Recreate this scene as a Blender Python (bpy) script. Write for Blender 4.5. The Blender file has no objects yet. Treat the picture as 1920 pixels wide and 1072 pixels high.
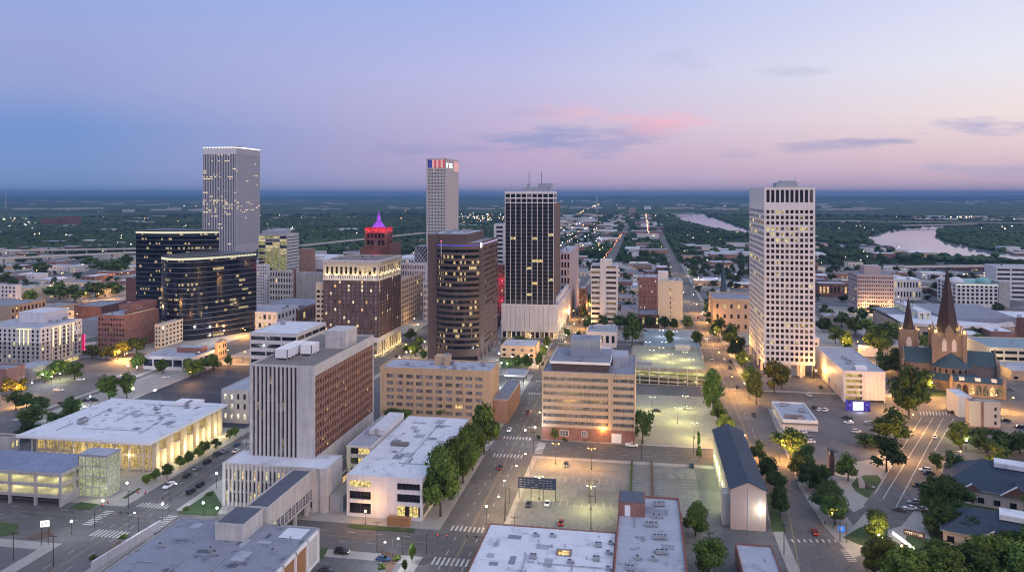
import bpy, math, random
import numpy as np
from mathutils import Vector, Matrix, noise as mnoise
R = math.radians
scene = bpy.context.scene
rnd = random.Random(7)

# ------------------------------------------------------------------ camera
F, CX, V0, H = 1450.0, 960.0, 364.0, 115.0          # focal length and horizon in photo pixels, drone height in metres
YAW = math.atan2(247, 1450)                          # streets run along +Y; the camera looks a little west of them
CY, SY = math.cos(YAW), math.sin(YAW)
cam_d = bpy.data.cameras.new('camera'); cam = bpy.data.objects.new('camera', cam_d)
scene.collection.objects.link(cam); scene.camera = cam
cam.location = (0, 0, H); cam.rotation_euler = (R(90), 0, YAW)
cam_d.sensor_width = 36; cam_d.lens = F / 1920 * 36; cam_d.shift_y = -(536 - V0) / 1920
cam_d.clip_start = 1; cam_d.clip_end = 120000

# ------------------------------------------------------------------ exposure and sampling
scene.view_settings.view_transform = 'Standard'; scene.view_settings.look = 'None'
scene.view_settings.exposure = .13; scene.view_settings.gamma = 1; scene.view_settings.use_curve_mapping = False
scene.render.engine = 'CYCLES'
cy = scene.cycles
cy.use_denoising = True; cy.denoiser = 'OPENIMAGEDENOISE'
cy.max_bounces = 5; cy.diffuse_bounces = 3; cy.glossy_bounces = 3; cy.transmission_bounces = 3
cy.volume_bounces = 0; cy.transparent_max_bounces = 6
cy.pixel_filter_type = 'BLACKMAN_HARRIS'; cy.filter_width = 1.15; cy.sample_clamp_indirect = 3; cy.caustics_reflective = False; cy.caustics_refractive = False

# ------------------------------------------------------------------ dusk sky
world = bpy.data.worlds.new('World'); scene.world = world; world.use_nodes = True
def lin(c):
    return tuple(((x / 255) / 12.92 if x / 255 <= .04045 else ((x / 255 + .055) / 1.055) ** 2.4) for x in c)
class NT:
    def __init__(s, tree): s.t = tree; s.n = tree.nodes; s.l = tree.links
    def new(s, typ, **kw):
        n = s.n.new(typ)
        for k, v in kw.items(): setattr(n, k, v)
        return n
    def set(s, sock, v):
        if hasattr(v, 'is_output'): s.l.new(v, sock)
        elif v is not None: sock.default_value = v
    def math(s, op, a, b=None, c=None, clamp=False):
        n = s.new('ShaderNodeMath', operation=op, use_clamp=clamp)
        s.set(n.inputs[0], a)
        if b is not None: s.set(n.inputs[1], b)
        if c is not None: s.set(n.inputs[2], c)
        return n.outputs[0]
    def vmath(s, op, a, b):
        n = s.new('ShaderNodeVectorMath', operation=op); s.set(n.inputs[0], a); s.set(n.inputs[1], b)
        return n.outputs['Value'] if op in ('DOT_PRODUCT', 'LENGTH') else n.outputs[0]
    def mix(s, f, a, b, blend='MIX'):
        n = s.new('ShaderNodeMix', data_type='RGBA', blend_type=blend)
        s.set(n.inputs[0], f)
        s.set(n.inputs[6], a if hasattr(a, 'is_output') else (*a[:3], 1)); s.set(n.inputs[7], b if hasattr(b, 'is_output') else (*b[:3], 1))
        return n.outputs[2]
    def ramp(s, f, stops, interp='LINEAR'):
        n = s.new('ShaderNodeValToRGB'); r = n.color_ramp; r.interpolation = interp
        while len(r.elements) < len(stops): r.elements.new(.5)
        for e, (p, c) in zip(r.elements, stops): e.position = p; e.color = (*c[:3], 1)
        s.set(n.inputs[0], f); return n.outputs[0]
    def noise(s, vec, scale, detail=3, rough=.55, dim='3D'):
        n = s.new('ShaderNodeTexNoise', noise_dimensions=dim); s.set(n.inputs['Vector'], vec)
        n.inputs['Scale'].default_value = scale; n.inputs['Detail'].default_value = detail; n.inputs['Roughness'].default_value = rough
        return n.outputs[0]
    def mr(s, v, a, b, c=0., d=1.):
        n = s.new('ShaderNodeMapRange'); s.set(n.inputs[0], v)
        for i, x in enumerate((a, b, c, d)): n.inputs[i + 1].default_value = x
        return n.outputs[0]
    def comb(s, x, y, z):
        n = s.new('ShaderNodeCombineXYZ')
        for i, v in enumerate((x, y, z)): s.set(n.inputs[i], v)
        return n.outputs[0]

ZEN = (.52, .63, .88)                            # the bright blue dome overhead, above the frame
def sky():
    t = NT(world.node_tree); t.n.clear()
    d = t.new('ShaderNodeTexCoord').outputs['Generated']
    west = t.vmath('DOT_PRODUCT', d, (CY, SY, 0)); fwd = t.vmath('DOT_PRODUCT', d, (-SY, CY, 0))
    up = t.vmath('DOT_PRODUCT', d, (0, 0, 1))
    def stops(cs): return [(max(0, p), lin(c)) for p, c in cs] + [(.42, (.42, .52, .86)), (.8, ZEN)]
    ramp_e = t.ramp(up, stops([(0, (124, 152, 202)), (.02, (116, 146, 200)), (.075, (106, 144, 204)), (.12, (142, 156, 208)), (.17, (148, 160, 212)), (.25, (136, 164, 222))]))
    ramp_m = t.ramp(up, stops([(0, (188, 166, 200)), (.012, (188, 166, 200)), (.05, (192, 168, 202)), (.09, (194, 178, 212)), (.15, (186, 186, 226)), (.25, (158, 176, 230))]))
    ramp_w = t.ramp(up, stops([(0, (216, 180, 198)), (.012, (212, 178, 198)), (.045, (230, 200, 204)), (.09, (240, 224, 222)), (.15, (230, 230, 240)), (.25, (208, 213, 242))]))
    f1 = t.mr(west, -.5, 0); f2 = t.mr(west, 0, .55)
    col = t.mix(f2, t.mix(f1, ramp_e, ramp_m), ramp_w)
    # thin clouds low in the west and south-west, laid out by direction
    fw = t.math('MAXIMUM', fwd, .05)
    a = t.math('DIVIDE', west, fw); e = t.math('DIVIDE', up, fw)
    pv = t.comb(t.math('MULTIPLY', a, 5.0), t.math('MULTIPLY', e, 26.0), 0)
    n1 = t.noise(pv, 2.6, 8, .66); n2 = t.noise(pv, .9, 2, .5)
    nz = t.math('ADD', t.math('MULTIPLY', n1, .7), t.math('MULTIPLY', n2, .5))
    grey, rose, lav = lin((146, 154, 200)), lin((240, 184, 200)), lin((176, 164, 200))
    for (u, v, w, h, k, c) in [(800, 277, 190, 13, .5, lin((136, 146, 196))), (1000, 260, 110, 15, .85, grey), (1110, 258, 140, 30, 1.0, grey), (1195, 250, 90, 28, .85, lav),
                               (1115, 216, 115, 20, .85, rose), (1240, 236, 90, 26, .9, rose), (1010, 212, 70, 9, .45, lav),
                               (1530, 276, 95, 13, .9, lin((172, 164, 200))), (1390, 288, 60, 11, .7, lin((176, 166, 202))), (1650, 265, 60, 6, .8, lin((164, 160, 198))),
                               (1850, 241, 95, 21, 1.0, lin((162, 162, 204))), (1850, 318, 135, 15, .8, lin((178, 172, 204))), (1490, 134, 62, 12, .6, lin((184, 188, 216))),
                               (1272, 122, 62, 24, .45, lin((176, 182, 216))), (10, 88, 50, 9, .35, lin((124, 142, 196))), (1630, 330, 70, 6, .4, lav)]:
        dx = t.math('DIVIDE', t.math('SUBTRACT', a, (u - CX) / F), w / F); dy = t.math('DIVIDE', t.math('SUBTRACT', e, (V0 - v) / F), h / F)
        r2 = t.math('ADD', t.math('MULTIPLY', dx, dx), t.math('MULTIPLY', dy, dy))
        m = t.math('SUBTRACT', 1.0, t.math('MULTIPLY', r2, .55))
        m = t.math('ADD', m, t.math('MULTIPLY', t.math('SUBTRACT', nz, .62), 4.6))
        m = t.math('MULTIPLY', t.mr(m, .22, 1.3), k, clamp=True)
        m = t.math('MULTIPLY', m, t.math('GREATER_THAN', fwd, .05))
        col = t.mix(m, col, c)
    col = t.mix(.07, col, lin((200, 194, 204)))
    bg = t.new('ShaderNodeBackground'); t.set(bg.inputs[0], col); bg.inputs[1].default_value = 1.0
    o = t.new('ShaderNodeOutputWorld'); t.l.new(bg.outputs[0], o.inputs[0])
sky()

# ------------------------------------------------------------------ the glow of the set sun, soft and from the west
sun_d = bpy.data.lights.new('sun', 'SUN'); sun = bpy.data.objects.new('sun', sun_d); scene.collection.objects.link(sun)
sun_d.energy = 1.25; sun_d.angle = R(50); sun_d.color = (1.0, .76, .7)
sun.rotation_euler = Vector((-.62, .68, -.42)).to_track_quat('-Z', 'Y').to_euler()

# ------------------------------------------------------------------ from a sight line to a place on the ground
def ray(u):
    a = (u - CX) / F
    return (-SY + a * CY, CY + a * SY)
def G(u, v, z=0.0):
    D = (H - z) * F / (v - V0); d = ray(u)
    return (D * d[0], D * d[1])
def dep(x, y): return -SY * x + CY * y
def XatY(u, Y): d = ray(u); return d[0] * Y / d[1]
def YatX(u, X): d = ray(u); return d[1] * X / d[0]
def Zat(x, y, v): return H - (v - V0) * dep(x, y) / F
def UV(x, y, z=0):
    D = dep(x, y)
    return (CX + F * (CY * x + SY * y) / D, V0 + (H - z) * F / D)

# ------------------------------------------------------------------ objects
col = scene.collection
def empty(name, x, y, z=0, rz=0):
    o = bpy.data.objects.new(name, None); col.objects.link(o); o.location = (x, y, z); o.rotation_euler = (0, 0, rz)
    o.empty_display_size = .5
    return o
def tag(o, label=None, cat=None, group=None, kind=None):
    if label: o['label'] = label
    if cat: o['category'] = cat
    if group: o['group'] = group
    if kind: o['kind'] = kind
    return o
def link_mesh(name, me, parent=None, loc=(0, 0, 0), rz=0, scale=None):
    o = bpy.data.objects.new(name, me); col.objects.link(o); o.location = loc; o.rotation_euler = (0, 0, rz)
    if scale: o.scale = scale
    if parent is not None: o.parent = parent
    return o
class MB:
    """collects shapes, then links them as ONE mesh"""
    def __init__(s): s.v = []; s.f = []; s.m = []
    def face(s, pts, m=0):
        k = len(s.v); s.v += [tuple(p) for p in pts]; s.f.append(tuple(range(k, k + len(pts)))); s.m.append(m)
    def hexa(s, p, m=0, skip=()):
        """8 corners: 4 bottom counter-clockwise, 4 top"""
        k = len(s.v); s.v += [tuple(q) for q in p]
        for i, q in enumerate([(3, 2, 1, 0), (4, 5, 6, 7), (0, 1, 5, 4), (1, 2, 6, 5), (2, 3, 7, 6), (3, 0, 4, 7)]):
            if i in skip: continue
            s.f.append(tuple(k + j for j in q)); s.m.append(m)
    def box(s, x0, y0, z0, x1, y1, z1, m=0, skip=()):
        s.hexa([(x0, y0, z0), (x1, y0, z0), (x1, y1, z0), (x0, y1, z0), (x0, y0, z1), (x1, y0, z1), (x1, y1, z1), (x0, y1, z1)], m, skip)
    def prism(s, poly, z0, z1, m=0, mtop=None, bottom=False):
        n = len(poly); k = len(s.v)
        s.v += [(x, y, z0) for x, y in poly] + [(x, y, z1) for x, y in poly]
        for i in range(n):
            j = (i + 1) % n; s.f.append((k + i, k + j, k + n + j, k + n + i)); s.m.append(m)
        s.f.append(tuple(k + n + i for i in range(n))); s.m.append(m if mtop is None else mtop)
        if bottom: s.f.append(tuple(k + n - 1 - i for i in range(n))); s.m.append(m)
    def tube(s, p, q, r0, r1=None, n=8, m=0, caps=True):
        r1 = r0 if r1 is None else r1
        p, q = Vector(p), Vector(q); d = (q - p).normalized()
        a = d.orthogonal().normalized(); b = d.cross(a)
        k = len(s.v)
        for c, r in ((p, r0), (q, r1)):
            for i in range(n):
                t = 2 * math.pi * i / n; s.v.append(tuple(c + a * (r * math.cos(t)) + b * (r * math.sin(t))))
        for i in range(n):
            j = (i + 1) % n; s.f.append((k + i, k + j, k + n + j, k + n + i)); s.m.append(m)
        if caps:
            s.f.append(tuple(k + n - 1 - i for i in range(n))); s.m.append(m)
            s.f.append(tuple(k + n + i for i in range(n))); s.m.append(m)
    def ball(s, c, r, m=0, nu=8, nv=5, sz=1.0, half=False):
        k = len(s.v); v0 = 0 if half else -1
        for j in range(nv + 1):
            ph = math.pi / 2 * (v0 + (1 - v0) * j / nv)
            for i in range(nu):
                th = 2 * math.pi * i / nu
                s.v.append((c[0] + r * math.cos(ph) * math.cos(th), c[1] + r * math.cos(ph) * math.sin(th), c[2] + r * sz * math.sin(ph)))
        for j in range(nv):
            for i in range(nu):
                a = k + j * nu + i; b = k + j * nu + (i + 1) % nu
                s.f.append((a, b, b + nu, a + nu)); s.m.append(m)
    def mesh(s, name, mats, off=(0, 0, 0), smooth=False):
        me = bpy.data.meshes.new(name)
        ox, oy, oz = off
        me.from_pydata([(x - ox, y - oy, z - oz) for x, y, z in s.v], [], s.f)
        if not isinstance(mats, (list, tuple)): mats = [mats]
        for m in mats: me.materials.append(m)
        if len(mats) > 1: me.polygons.foreach_set('material_index', s.m)
        if smooth: me.polygons.foreach_set('use_smooth', [True] * len(s.f))
        me.update(); return me
    def build(s, name, mats, parent=None, smooth=False):
        off = tuple(parent.location) if parent is not None else (0, 0, 0)
        if parent is not None and parent.parent is not None: off = tuple(Vector(off) + parent.parent.location)
        return link_mesh(name, s.mesh(name, mats, off, smooth), parent)
# ------------------------------------------------------------------ materials
MATS = {}
def mat(name, c, rough=.8, var=.16, scale=.35, metal=0., streak=0., stain=0., stain_c=(.03, .03, .035), spec=.35, bump=0., rand=0., coords='pos', seam=None, patch=0.):
    """plain paint, stone, metal: broad and fine tone changes, optional rain streaks and dark stains"""
    m = bpy.data.materials.new(name); m.use_nodes = True; t = NT(m.node_tree)
    b = t.n['Principled BSDF']; b.inputs['Roughness'].default_value = rough; b.inputs['Metallic'].default_value = metal
    b.inputs['Specular IOR Level'].default_value = spec
    p = t.new('ShaderNodeNewGeometry').outputs['Position'] if coords == 'pos' else t.new('ShaderNodeTexCoord').outputs['Object']
    n = t.math('ADD', t.math('MULTIPLY', t.noise(p, scale, 4, .6), .6), t.math('MULTIPLY', t.noise(p, scale * 9, 2), .4))
    f = t.mr(n, .3, .7, 1 - var, 1 + var)
    colr = t.mix(1.0, c, t.comb(f, f, f), 'MULTIPLY')
    if streak:
        s = t.vmath('MULTIPLY', p, (1.6, 1.6, .05)); k = t.mr(t.noise(s, 1.0, 3, .6), .45, .75, 0, streak)
        colr = t.mix(k, colr, tuple(x * .35 for x in c))
    if stain:
        k = t.mr(t.noise(p, .16, 5, .65), .55, .72, 0, stain); colr = t.mix(k, colr, stain_c)
        k = t.mr(t.noise(t.vmath('MULTIPLY', p, (.5, 2.2, 1)), .5, 3, .6), .66, .74, 0, stain * .8); colr = t.mix(k, colr, stain_c)
    if seam:                                          # membrane seams or panel joints: (length, height, depth of tone, on walls)
        sx = t.new('ShaderNodeSeparateXYZ'); t.l.new(p, sx.inputs[0]); bt = t.new('ShaderNodeTexBrick'); bt.inputs['Scale'].default_value = 1; bt.inputs['Brick Width'].default_value = seam[0]; bt.inputs['Row Height'].default_value = seam[1]; bt.inputs['Mortar Size'].default_value = seam[4] if len(seam) > 4 else .07
        bt.inputs['Color1'].default_value = (1, 1, 1, 1); k_ = 1 - seam[2] * .45; bt.inputs['Color2'].default_value = (k_, k_, k_, 1); k_ = 1 - seam[2]; bt.inputs['Mortar'].default_value = (k_, k_, k_, 1); bt.offset = 0.5 if not seam[3] else 0.
        t.set(bt.inputs['Vector'], t.comb(t.math('ADD', sx.outputs[0], sx.outputs[1]), sx.outputs[2], 0) if seam[3] else p); colr = t.mix(1.0, colr, bt.outputs['Color'], 'MULTIPLY')
    if patch:                                         # repair patches, cracks and oil spots
        v = t.new('ShaderNodeTexVoronoi', distance='CHEBYCHEV'); v.inputs['Scale'].default_value = .055; t.set(v.inputs['Vector'], p); sp = t.new('ShaderNodeSeparateXYZ'); t.l.new(v.outputs['Color'], sp.inputs[0]); f = t.mr(sp.outputs[0], 0, 1, 1 - patch, 1 + patch); colr = t.mix(1.0, colr, t.comb(f, f, f), 'MULTIPLY')
        v2 = t.new('ShaderNodeTexVoronoi', feature='DISTANCE_TO_EDGE'); v2.inputs['Scale'].default_value = .11; t.set(v2.inputs['Vector'], t.vmath('ADD', p, t.vmath('MULTIPLY', t.comb(t.noise(p, .3), t.noise(p, .31), 0), (4, 4, 0)))); colr = t.mix(t.mr(v2.outputs['Distance'], .004, .02, .5, 0.), colr, tuple(x * .45 for x in c))
        colr = t.mix(t.mr(t.noise(p, .55, 2), .66, .76, 0, .55), colr, tuple(x * .5 for x in c)); colr = t.mix(t.mr(t.noise(t.vmath('MULTIPLY', p, (.9, .03, 1)), 1., 2), .5, .7, 0, .3), colr, tuple(x * .7 for x in c))
    if rand:
        r = t.new('ShaderNodeObjectInfo').outputs['Random']; f = t.mr(r, 0, 1, 1 - rand, 1 + rand); colr = t.mix(1.0, colr, t.comb(f, f, f), 'MULTIPLY')
    t.set(b.inputs['Base Color'], colr)
    if bump:
        bn = t.new('ShaderNodeBump'); bn.inputs['Strength'].default_value = bump; bn.inputs['Distance'].default_value = .05
        t.set(bn.inputs['Height'], t.noise(p, 6, 3)); t.l.new(bn.outputs[0], b.inputs['Normal'])
    MATS[name] = m; return m
def glow(name, c, strength, c2=None, scale=.9, lo=.25, sample=False):
    """something that gives off light, uneven like a room behind glass"""
    m = bpy.data.materials.new(name); m.use_nodes = True; t = NT(m.node_tree); t.n.clear()
    e = t.new('ShaderNodeEmission'); o = t.new('ShaderNodeOutputMaterial'); t.l.new(e.outputs[0], o.inputs[0])
    if c2:
        p = t.new('ShaderNodeNewGeometry').outputs['Position']; n = t.noise(p, scale, 3, .7)
        t.set(e.inputs[0], t.mix(t.mr(n, .38, .62), c2, c)); t.set(e.inputs[1], t.mr(n, .35, .65, strength * lo, strength))
    else:
        e.inputs[0].default_value = (*c, 1); e.inputs[1].default_value = strength
    if not sample: m.cycles.emission_sampling = 'NONE'
    MATS[name] = m; return m
def glass(name, c=(.012, .014, .02), rough=.12, spec=.5, lit=0., lit_c=(1., .72, .3), cell=(3., 3., 3.7), st=1.2, var=.6, off=(0, 0, 0), band=None):
    """window glass; with lit > 0 some offices behind it have their lamps on, room by room"""
    m = bpy.data.materials.new(name); m.use_nodes = True; t = NT(m.node_tree)
    b = t.n['Principled BSDF']; b.inputs['Roughness'].default_value = rough; b.inputs['Specular IOR Level'].default_value = spec
    p = t.new('ShaderNodeNewGeometry').outputs['Position']
    s = t.vmath('DIVIDE', t.vmath('ADD', p, off), cell); q = t.new('ShaderNodeVectorMath', operation='FLOOR'); t.set(q.inputs[0], s)
    w = t.new('ShaderNodeTexWhiteNoise', noise_dimensions='3D'); t.l.new(q.outputs[0], w.inputs['Vector'])
    k = t.mr(w.outputs[0], 0, 1, 1 - var, 1 + var)
    t.set(b.inputs['Base Color'], t.mix(1.0, c, t.comb(k, k, k), 'MULTIPLY'))
    if lit:
        w2 = t.new('ShaderNodeTexWhiteNoise', noise_dimensions='3D'); t.set(w2.inputs['Vector'], t.vmath('ADD', q.outputs[0], (17.3, 5.1, 2.7)))
        q2 = t.new('ShaderNodeVectorMath', operation='FLOOR'); t.set(q2.inputs[0], t.vmath('DIVIDE', s, (4., 4., 1.)))
        w3 = t.new('ShaderNodeTexWhiteNoise', noise_dimensions='3D'); t.l.new(q2.outputs[0], w3.inputs['Vector'])
        a = t.math('ADD', t.math('MULTIPLY', w2.outputs[0], .5), t.math('MULTIPLY', w3.outputs[0], .5))
        on = t.math('LESS_THAN', a, lit)
        if band: fr = t.new('ShaderNodeVectorMath', operation='FRACTION'); t.set(fr.inputs[0], s); zz = t.new('ShaderNodeSeparateXYZ'); t.l.new(fr.outputs[0], zz.inputs[0]); on = t.math('MULTIPLY', on, t.math('MULTIPLY', t.math('GREATER_THAN', zz.outputs[2], band[0]), t.math('LESS_THAN', zz.outputs[2], band[1])))
        fine = t.mr(t.noise(p, 1.1, 3, .7), .35, .65, .15, 1.0)
        t.set(b.inputs['Emission Color'], (*lit_c, 1)); t.set(b.inputs['Emission Strength'], t.math('MULTIPLY', t.math('MULTIPLY', on, fine), st))
        m.cycles.emission_sampling = 'NONE'
    MATS[name] = m; return m
def brick_mat(name, c1, c2, mortar=(.3, .28, .26), scale=1.0, rough=.9):
    m = bpy.data.materials.new(name); m.use_nodes = True; t = NT(m.node_tree)
    b = t.n['Principled BSDF']; b.inputs['Roughness'].default_value = rough; b.inputs['Specular IOR Level'].default_value = .2
    g = t.new('ShaderNodeNewGeometry'); p = g.outputs['Position']
    sx = t.new('ShaderNodeSeparateXYZ'); t.l.new(p, sx.inputs[0])
    v = t.comb(t.math('ADD', sx.outputs[0], sx.outputs[1]), sx.outputs[2], 0)
    k = t.new('ShaderNodeTexBrick'); t.l.new(v, k.inputs['Vector']); k.inputs['Scale'].default_value = scale
    for i, x in (('Color1', c1), ('Color2', c2), ('Mortar', mortar)): k.inputs[i].default_value = (*x, 1)
    k.inputs['Mortar Size'].default_value = .02; k.inputs['Brick Width'].default_value = .5; k.inputs['Row Height'].default_value = .16
    f = t.mr(t.noise(p, .25, 4, .6), .3, .7, .78, 1.2)
    t.set(b.inputs['Base Color'], t.mix(1.0, k.outputs['Color'], t.comb(f, f, f), 'MULTIPLY'))
    MATS[name] = m; return m
M = MATS
mat('concrete', (.4, .39, .38), streak=.5, seam=(4.2, 3.4, .16, True)); mat('concrete_light', (.53, .51, .495), streak=.45, seam=(4.2, 3.4, .12, True)); mat('concrete_warm', (.5, .43, .4), streak=.2)
mat('concrete_dark', (.22, .215, .22), streak=.2); mat('stone_white', (.66, .64, .655), .7, .09, streak=.3)
mat('stone_cream', (.62, .54, .42), .85, .1, streak=.1); mat('stone_tan', (.5, .36, .245), .85, .1, streak=.12); mat('stone_sand', (.36, .27, .2), .9, .16, streak=.1)
mat('stucco_tan', (.55, .385, .24), .85, .1, streak=.35, seam=(7., 3.5, .08, True)); mat('stucco_band', (.48, .38, .29), .85, .1, streak=.35, seam=(7., 2.2, .08, True))
mat('granite_brown', (.12, .082, .07), .55, .1, streak=.1); mat('granite_pink', (.3, .22, .215), .6, .1, streak=.1); mat('panel_white', (.63, .625, .66), .5, .07, streak=.4, seam=(6., 3.4, .1, True))
mat('paint_white', (.78, .78, .8), .5, .05); mat('paint_grey', (.3, .31, .34), .5, .08); mat('paint_dark', (.05, .05, .06), .5, .1)
mat('metal_grey', (.36, .38, .42), .4, .12, metal=.3); mat('metal_dark', (.05, .05, .055), .45, .1, metal=.3); mat('fin_bronze', (.27, .145, .1), .55, .1)
mat('roof_white', (.66, .68, .73), .7, .1, .12, stain=.62, stain_c=(.22, .23, .27), seam=(14., 2.6, .1, False)); mat('roof_grey', (.25, .26, .31), .8, .14, .12, stain=.65, stain_c=(.08, .08, .1), seam=(12., 2., .14, False))
mat('roof_mid', (.38, .4, .46), .8, .12, .12, stain=.7, stain_c=(.1, .1, .13), seam=(12., 2.2, .12, False)); mat('roof_dark', (.1, .11, .14), .8, .15, .2, stain=.4)
mat('roof_worn', (.25, .265, .32), .8, .14, .1, stain=.95, stain_c=(.06, .06, .075), seam=(16., 1.8, .14, False)); mat('roof_brown', (.2, .175, .165), .9, .14, .2, stain=.4)
mat('shingle_blue', (.04, .062, .095), .75, .22, .5, seam=(1.2, .55, .3, False, .05), stain=.3, stain_c=(.02, .03, .05)); mat('slate_teal', (.03, .065, .095), .6, .2, .8); mat('spire_copper', (.026, .012, .015), .5, .2, .5)
mat('copper_green', (.2, .4, .38), .6, .12)
brick_mat('brick_red', (.26, .085, .06), (.2, .065, .05)); brick_mat('brick_brown', (.13, .07, .06), (.1, .055, .05), (.16, .12, .11))
brick_mat('brick_dark', (.15, .06, .055), (.12, .05, .045), (.18, .14, .13)); brick_mat('brick_orange', (.32, .15, .09), (.27, .12, .07))
mat('asphalt', (.125, .12, .12), .88, .16, .05, stain=.32, stain_c=(.08, .08, .085), patch=.14); mat('asphalt_new', (.04, .046, .066), .8, .12, .06, stain=.2, stain_c=(.04, .04, .05), patch=.1)
mat('asphalt_pale', (.21, .205, .19), .88, .15, .05, stain=.4, stain_c=(.12, .12, .115), patch=.16); mat('asphalt_lot', (.125, .125, .135), .88, .15, .05, stain=.4, stain_c=(.09, .09, .095), patch=.16); mat('pavement', (.34, .325, .305), .85, .14, .12, stain=.4, stain_c=(.15, .145, .14), seam=(3., 3., .12, False))
mat('deck_concrete', (.33, .32, .255), .8, .1, .08, stain=.4, stain_c=(.2, .19, .16), patch=.08, seam=(9., 9., .1, False)); mat('deck_blue', (.19, .225, .33), .7, .1, .1, stain=.4, stain_c=(.1, .12, .18), patch=.1); mat('deck_teal', (.22, .29, .33), .8, .1, .1, stain=.3, stain_c=(.15, .19, .22))
mat('road_paint', (.5, .49, .47), .7, .3, .6, stain=.6, stain_c=(.2, .19, .19)); mat('road_paint_yellow', (.36, .26, .12), .7, .2, .6)
mat('lawn', (.05, .085, .03), .95, .3, .3); mat('soil', (.12, .075, .055), .95, .25, .3); mat('wood', (.32, .16, .07), .7, .2, 1.2)
mat('car_white', (.75, .75, .77), .25, .02, spec=.6); mat('car_black', (.012, .012, .016), .2, .02, spec=.6); mat('car_silver', (.4, .41, .43), .25, .02, metal=.6); mat('car_blue', (.03, .06, .14), .25, .02, spec=.6)
mat('car_red', (.3, .02, .02), .25, .02, spec=.6); mat('car_grey', (.1, .1, .11), .25, .02, metal=.4); mat('rubber', (.015, .015, .015), .9, .05)
mat('bark', (.06, .045, .035), .95, .2, 2.0)
glass('glass_dark', (.012, .013, .02)); glass('glass_blue', (.03, .04, .065), rough=.1); glass('glass_brown', (.03, .018, .016)); glass('glass_blind', (.11, .105, .11), .3, var=.6, cell=(1.1, 1.1, 3.)); glass('glass_grey', (.1, .11, .135), .25, var=.55, cell=(1.05, 1.05, 4.))
glass('glass_curtain', (.17, .17, .19), rough=.4, var=.7, cell=(1.3, 1.3, 3.6)); glass('glass_car', (.01, .012, .016), rough=.05)
glass('glass_green', (.1, .14, .13), rough=.1, lit=.8, lit_c=(.85, .95, .42), st=.5, cell=(2., 2., 4.))
glow('lit_warm', (1., .72, .32), 1.5, (.6, .3, .1)); glow('lit_yellow', (1., .86, .42), 1.2, (.5, .36, .12)); glow('lit_white', (1., .93, .75), 1.6, (.55, .42, .25)); glow('lit_dim', (.75, .55, .32), .5, (.3, .2, .12))
glow('lit_garage', (.95, .9, .36), 1.1, (.6, .55, .2), scale=.15, lo=.5); glow('lit_olive', (.75, .72, .2), .7, (.4, .35, .08), scale=.5)
glow('lamp_sodium', (1., .5, .12), 32); glow('lamp_warm', (1., .74, .38), 28); glow('lamp_white', (1., .97, .9), 28); glow('lamp_green', (.9, 1., .72), 16); glow('lamp_red', (1., .06, .04), 6); glow('tail_red', (1., .05, .04), 5); glow('headlight', (1., .95, .85), 6)
glow('neon_pink', (1., .1, .32), 1.6); glow('neon_red', (1., .03, .12), 1.0, (.75, .01, .1)); glow('neon_purple', (.55, .12, 1.), 1.3, (.35, .1, .9)); glow('neon_blue', (.12, .13, .9), .9); glow('strip_white', (1., .97, .85), 1.7); glow('strip_yellow', (1., .88, .5), 1.6)
glow('sign_white', (1., 1., 1.), 2.2); glow('sign_blue', (.06, .3, 1.), .9); glow('screen_violet', (.2, .13, .75), .8, (.1, .08, .5)); glow('screen_white', (.75, .8, 1.), 2.0); glow('crown_blue', (.08, .1, .55), .9, (.04, .05, .3)); glow('crown_red', (1., .2, .22), .95, (.65, .08, .14)); glow('crown_rose', (.95, .5, .5), .75)
def leaf_mat(name, c, var=.75, big=0.):
    m = bpy.data.materials.new(name); m.use_nodes = True; t = NT(m.node_tree)
    b = t.n['Principled BSDF']; b.inputs['Roughness'].default_value = .75; b.inputs['Specular IOR Level'].default_value = .15
    p = t.new('ShaderNodeNewGeometry').outputs['Position']; r = t.new('ShaderNodeObjectInfo').outputs['Random']
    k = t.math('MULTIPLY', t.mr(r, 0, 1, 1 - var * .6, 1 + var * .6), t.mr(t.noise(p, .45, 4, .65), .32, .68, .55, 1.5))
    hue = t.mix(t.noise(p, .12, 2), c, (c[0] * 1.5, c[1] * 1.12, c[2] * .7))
    if big: k = t.math('MULTIPLY', k, t.mr(t.noise(p, .0022, 5, .6), .35, .65, 1 - big, 1 + big))
    t.set(b.inputs['Base Color'], t.mix(1.0, hue, t.comb(k, k, k), 'MULTIPLY'))
    MATS[name] = m; return m
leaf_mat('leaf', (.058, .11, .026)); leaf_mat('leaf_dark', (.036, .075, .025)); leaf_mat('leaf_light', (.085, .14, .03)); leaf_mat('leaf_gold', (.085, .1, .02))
def lights_mat():
    m = bpy.data.materials.new('far_lights'); m.use_nodes = True; return m
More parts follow.
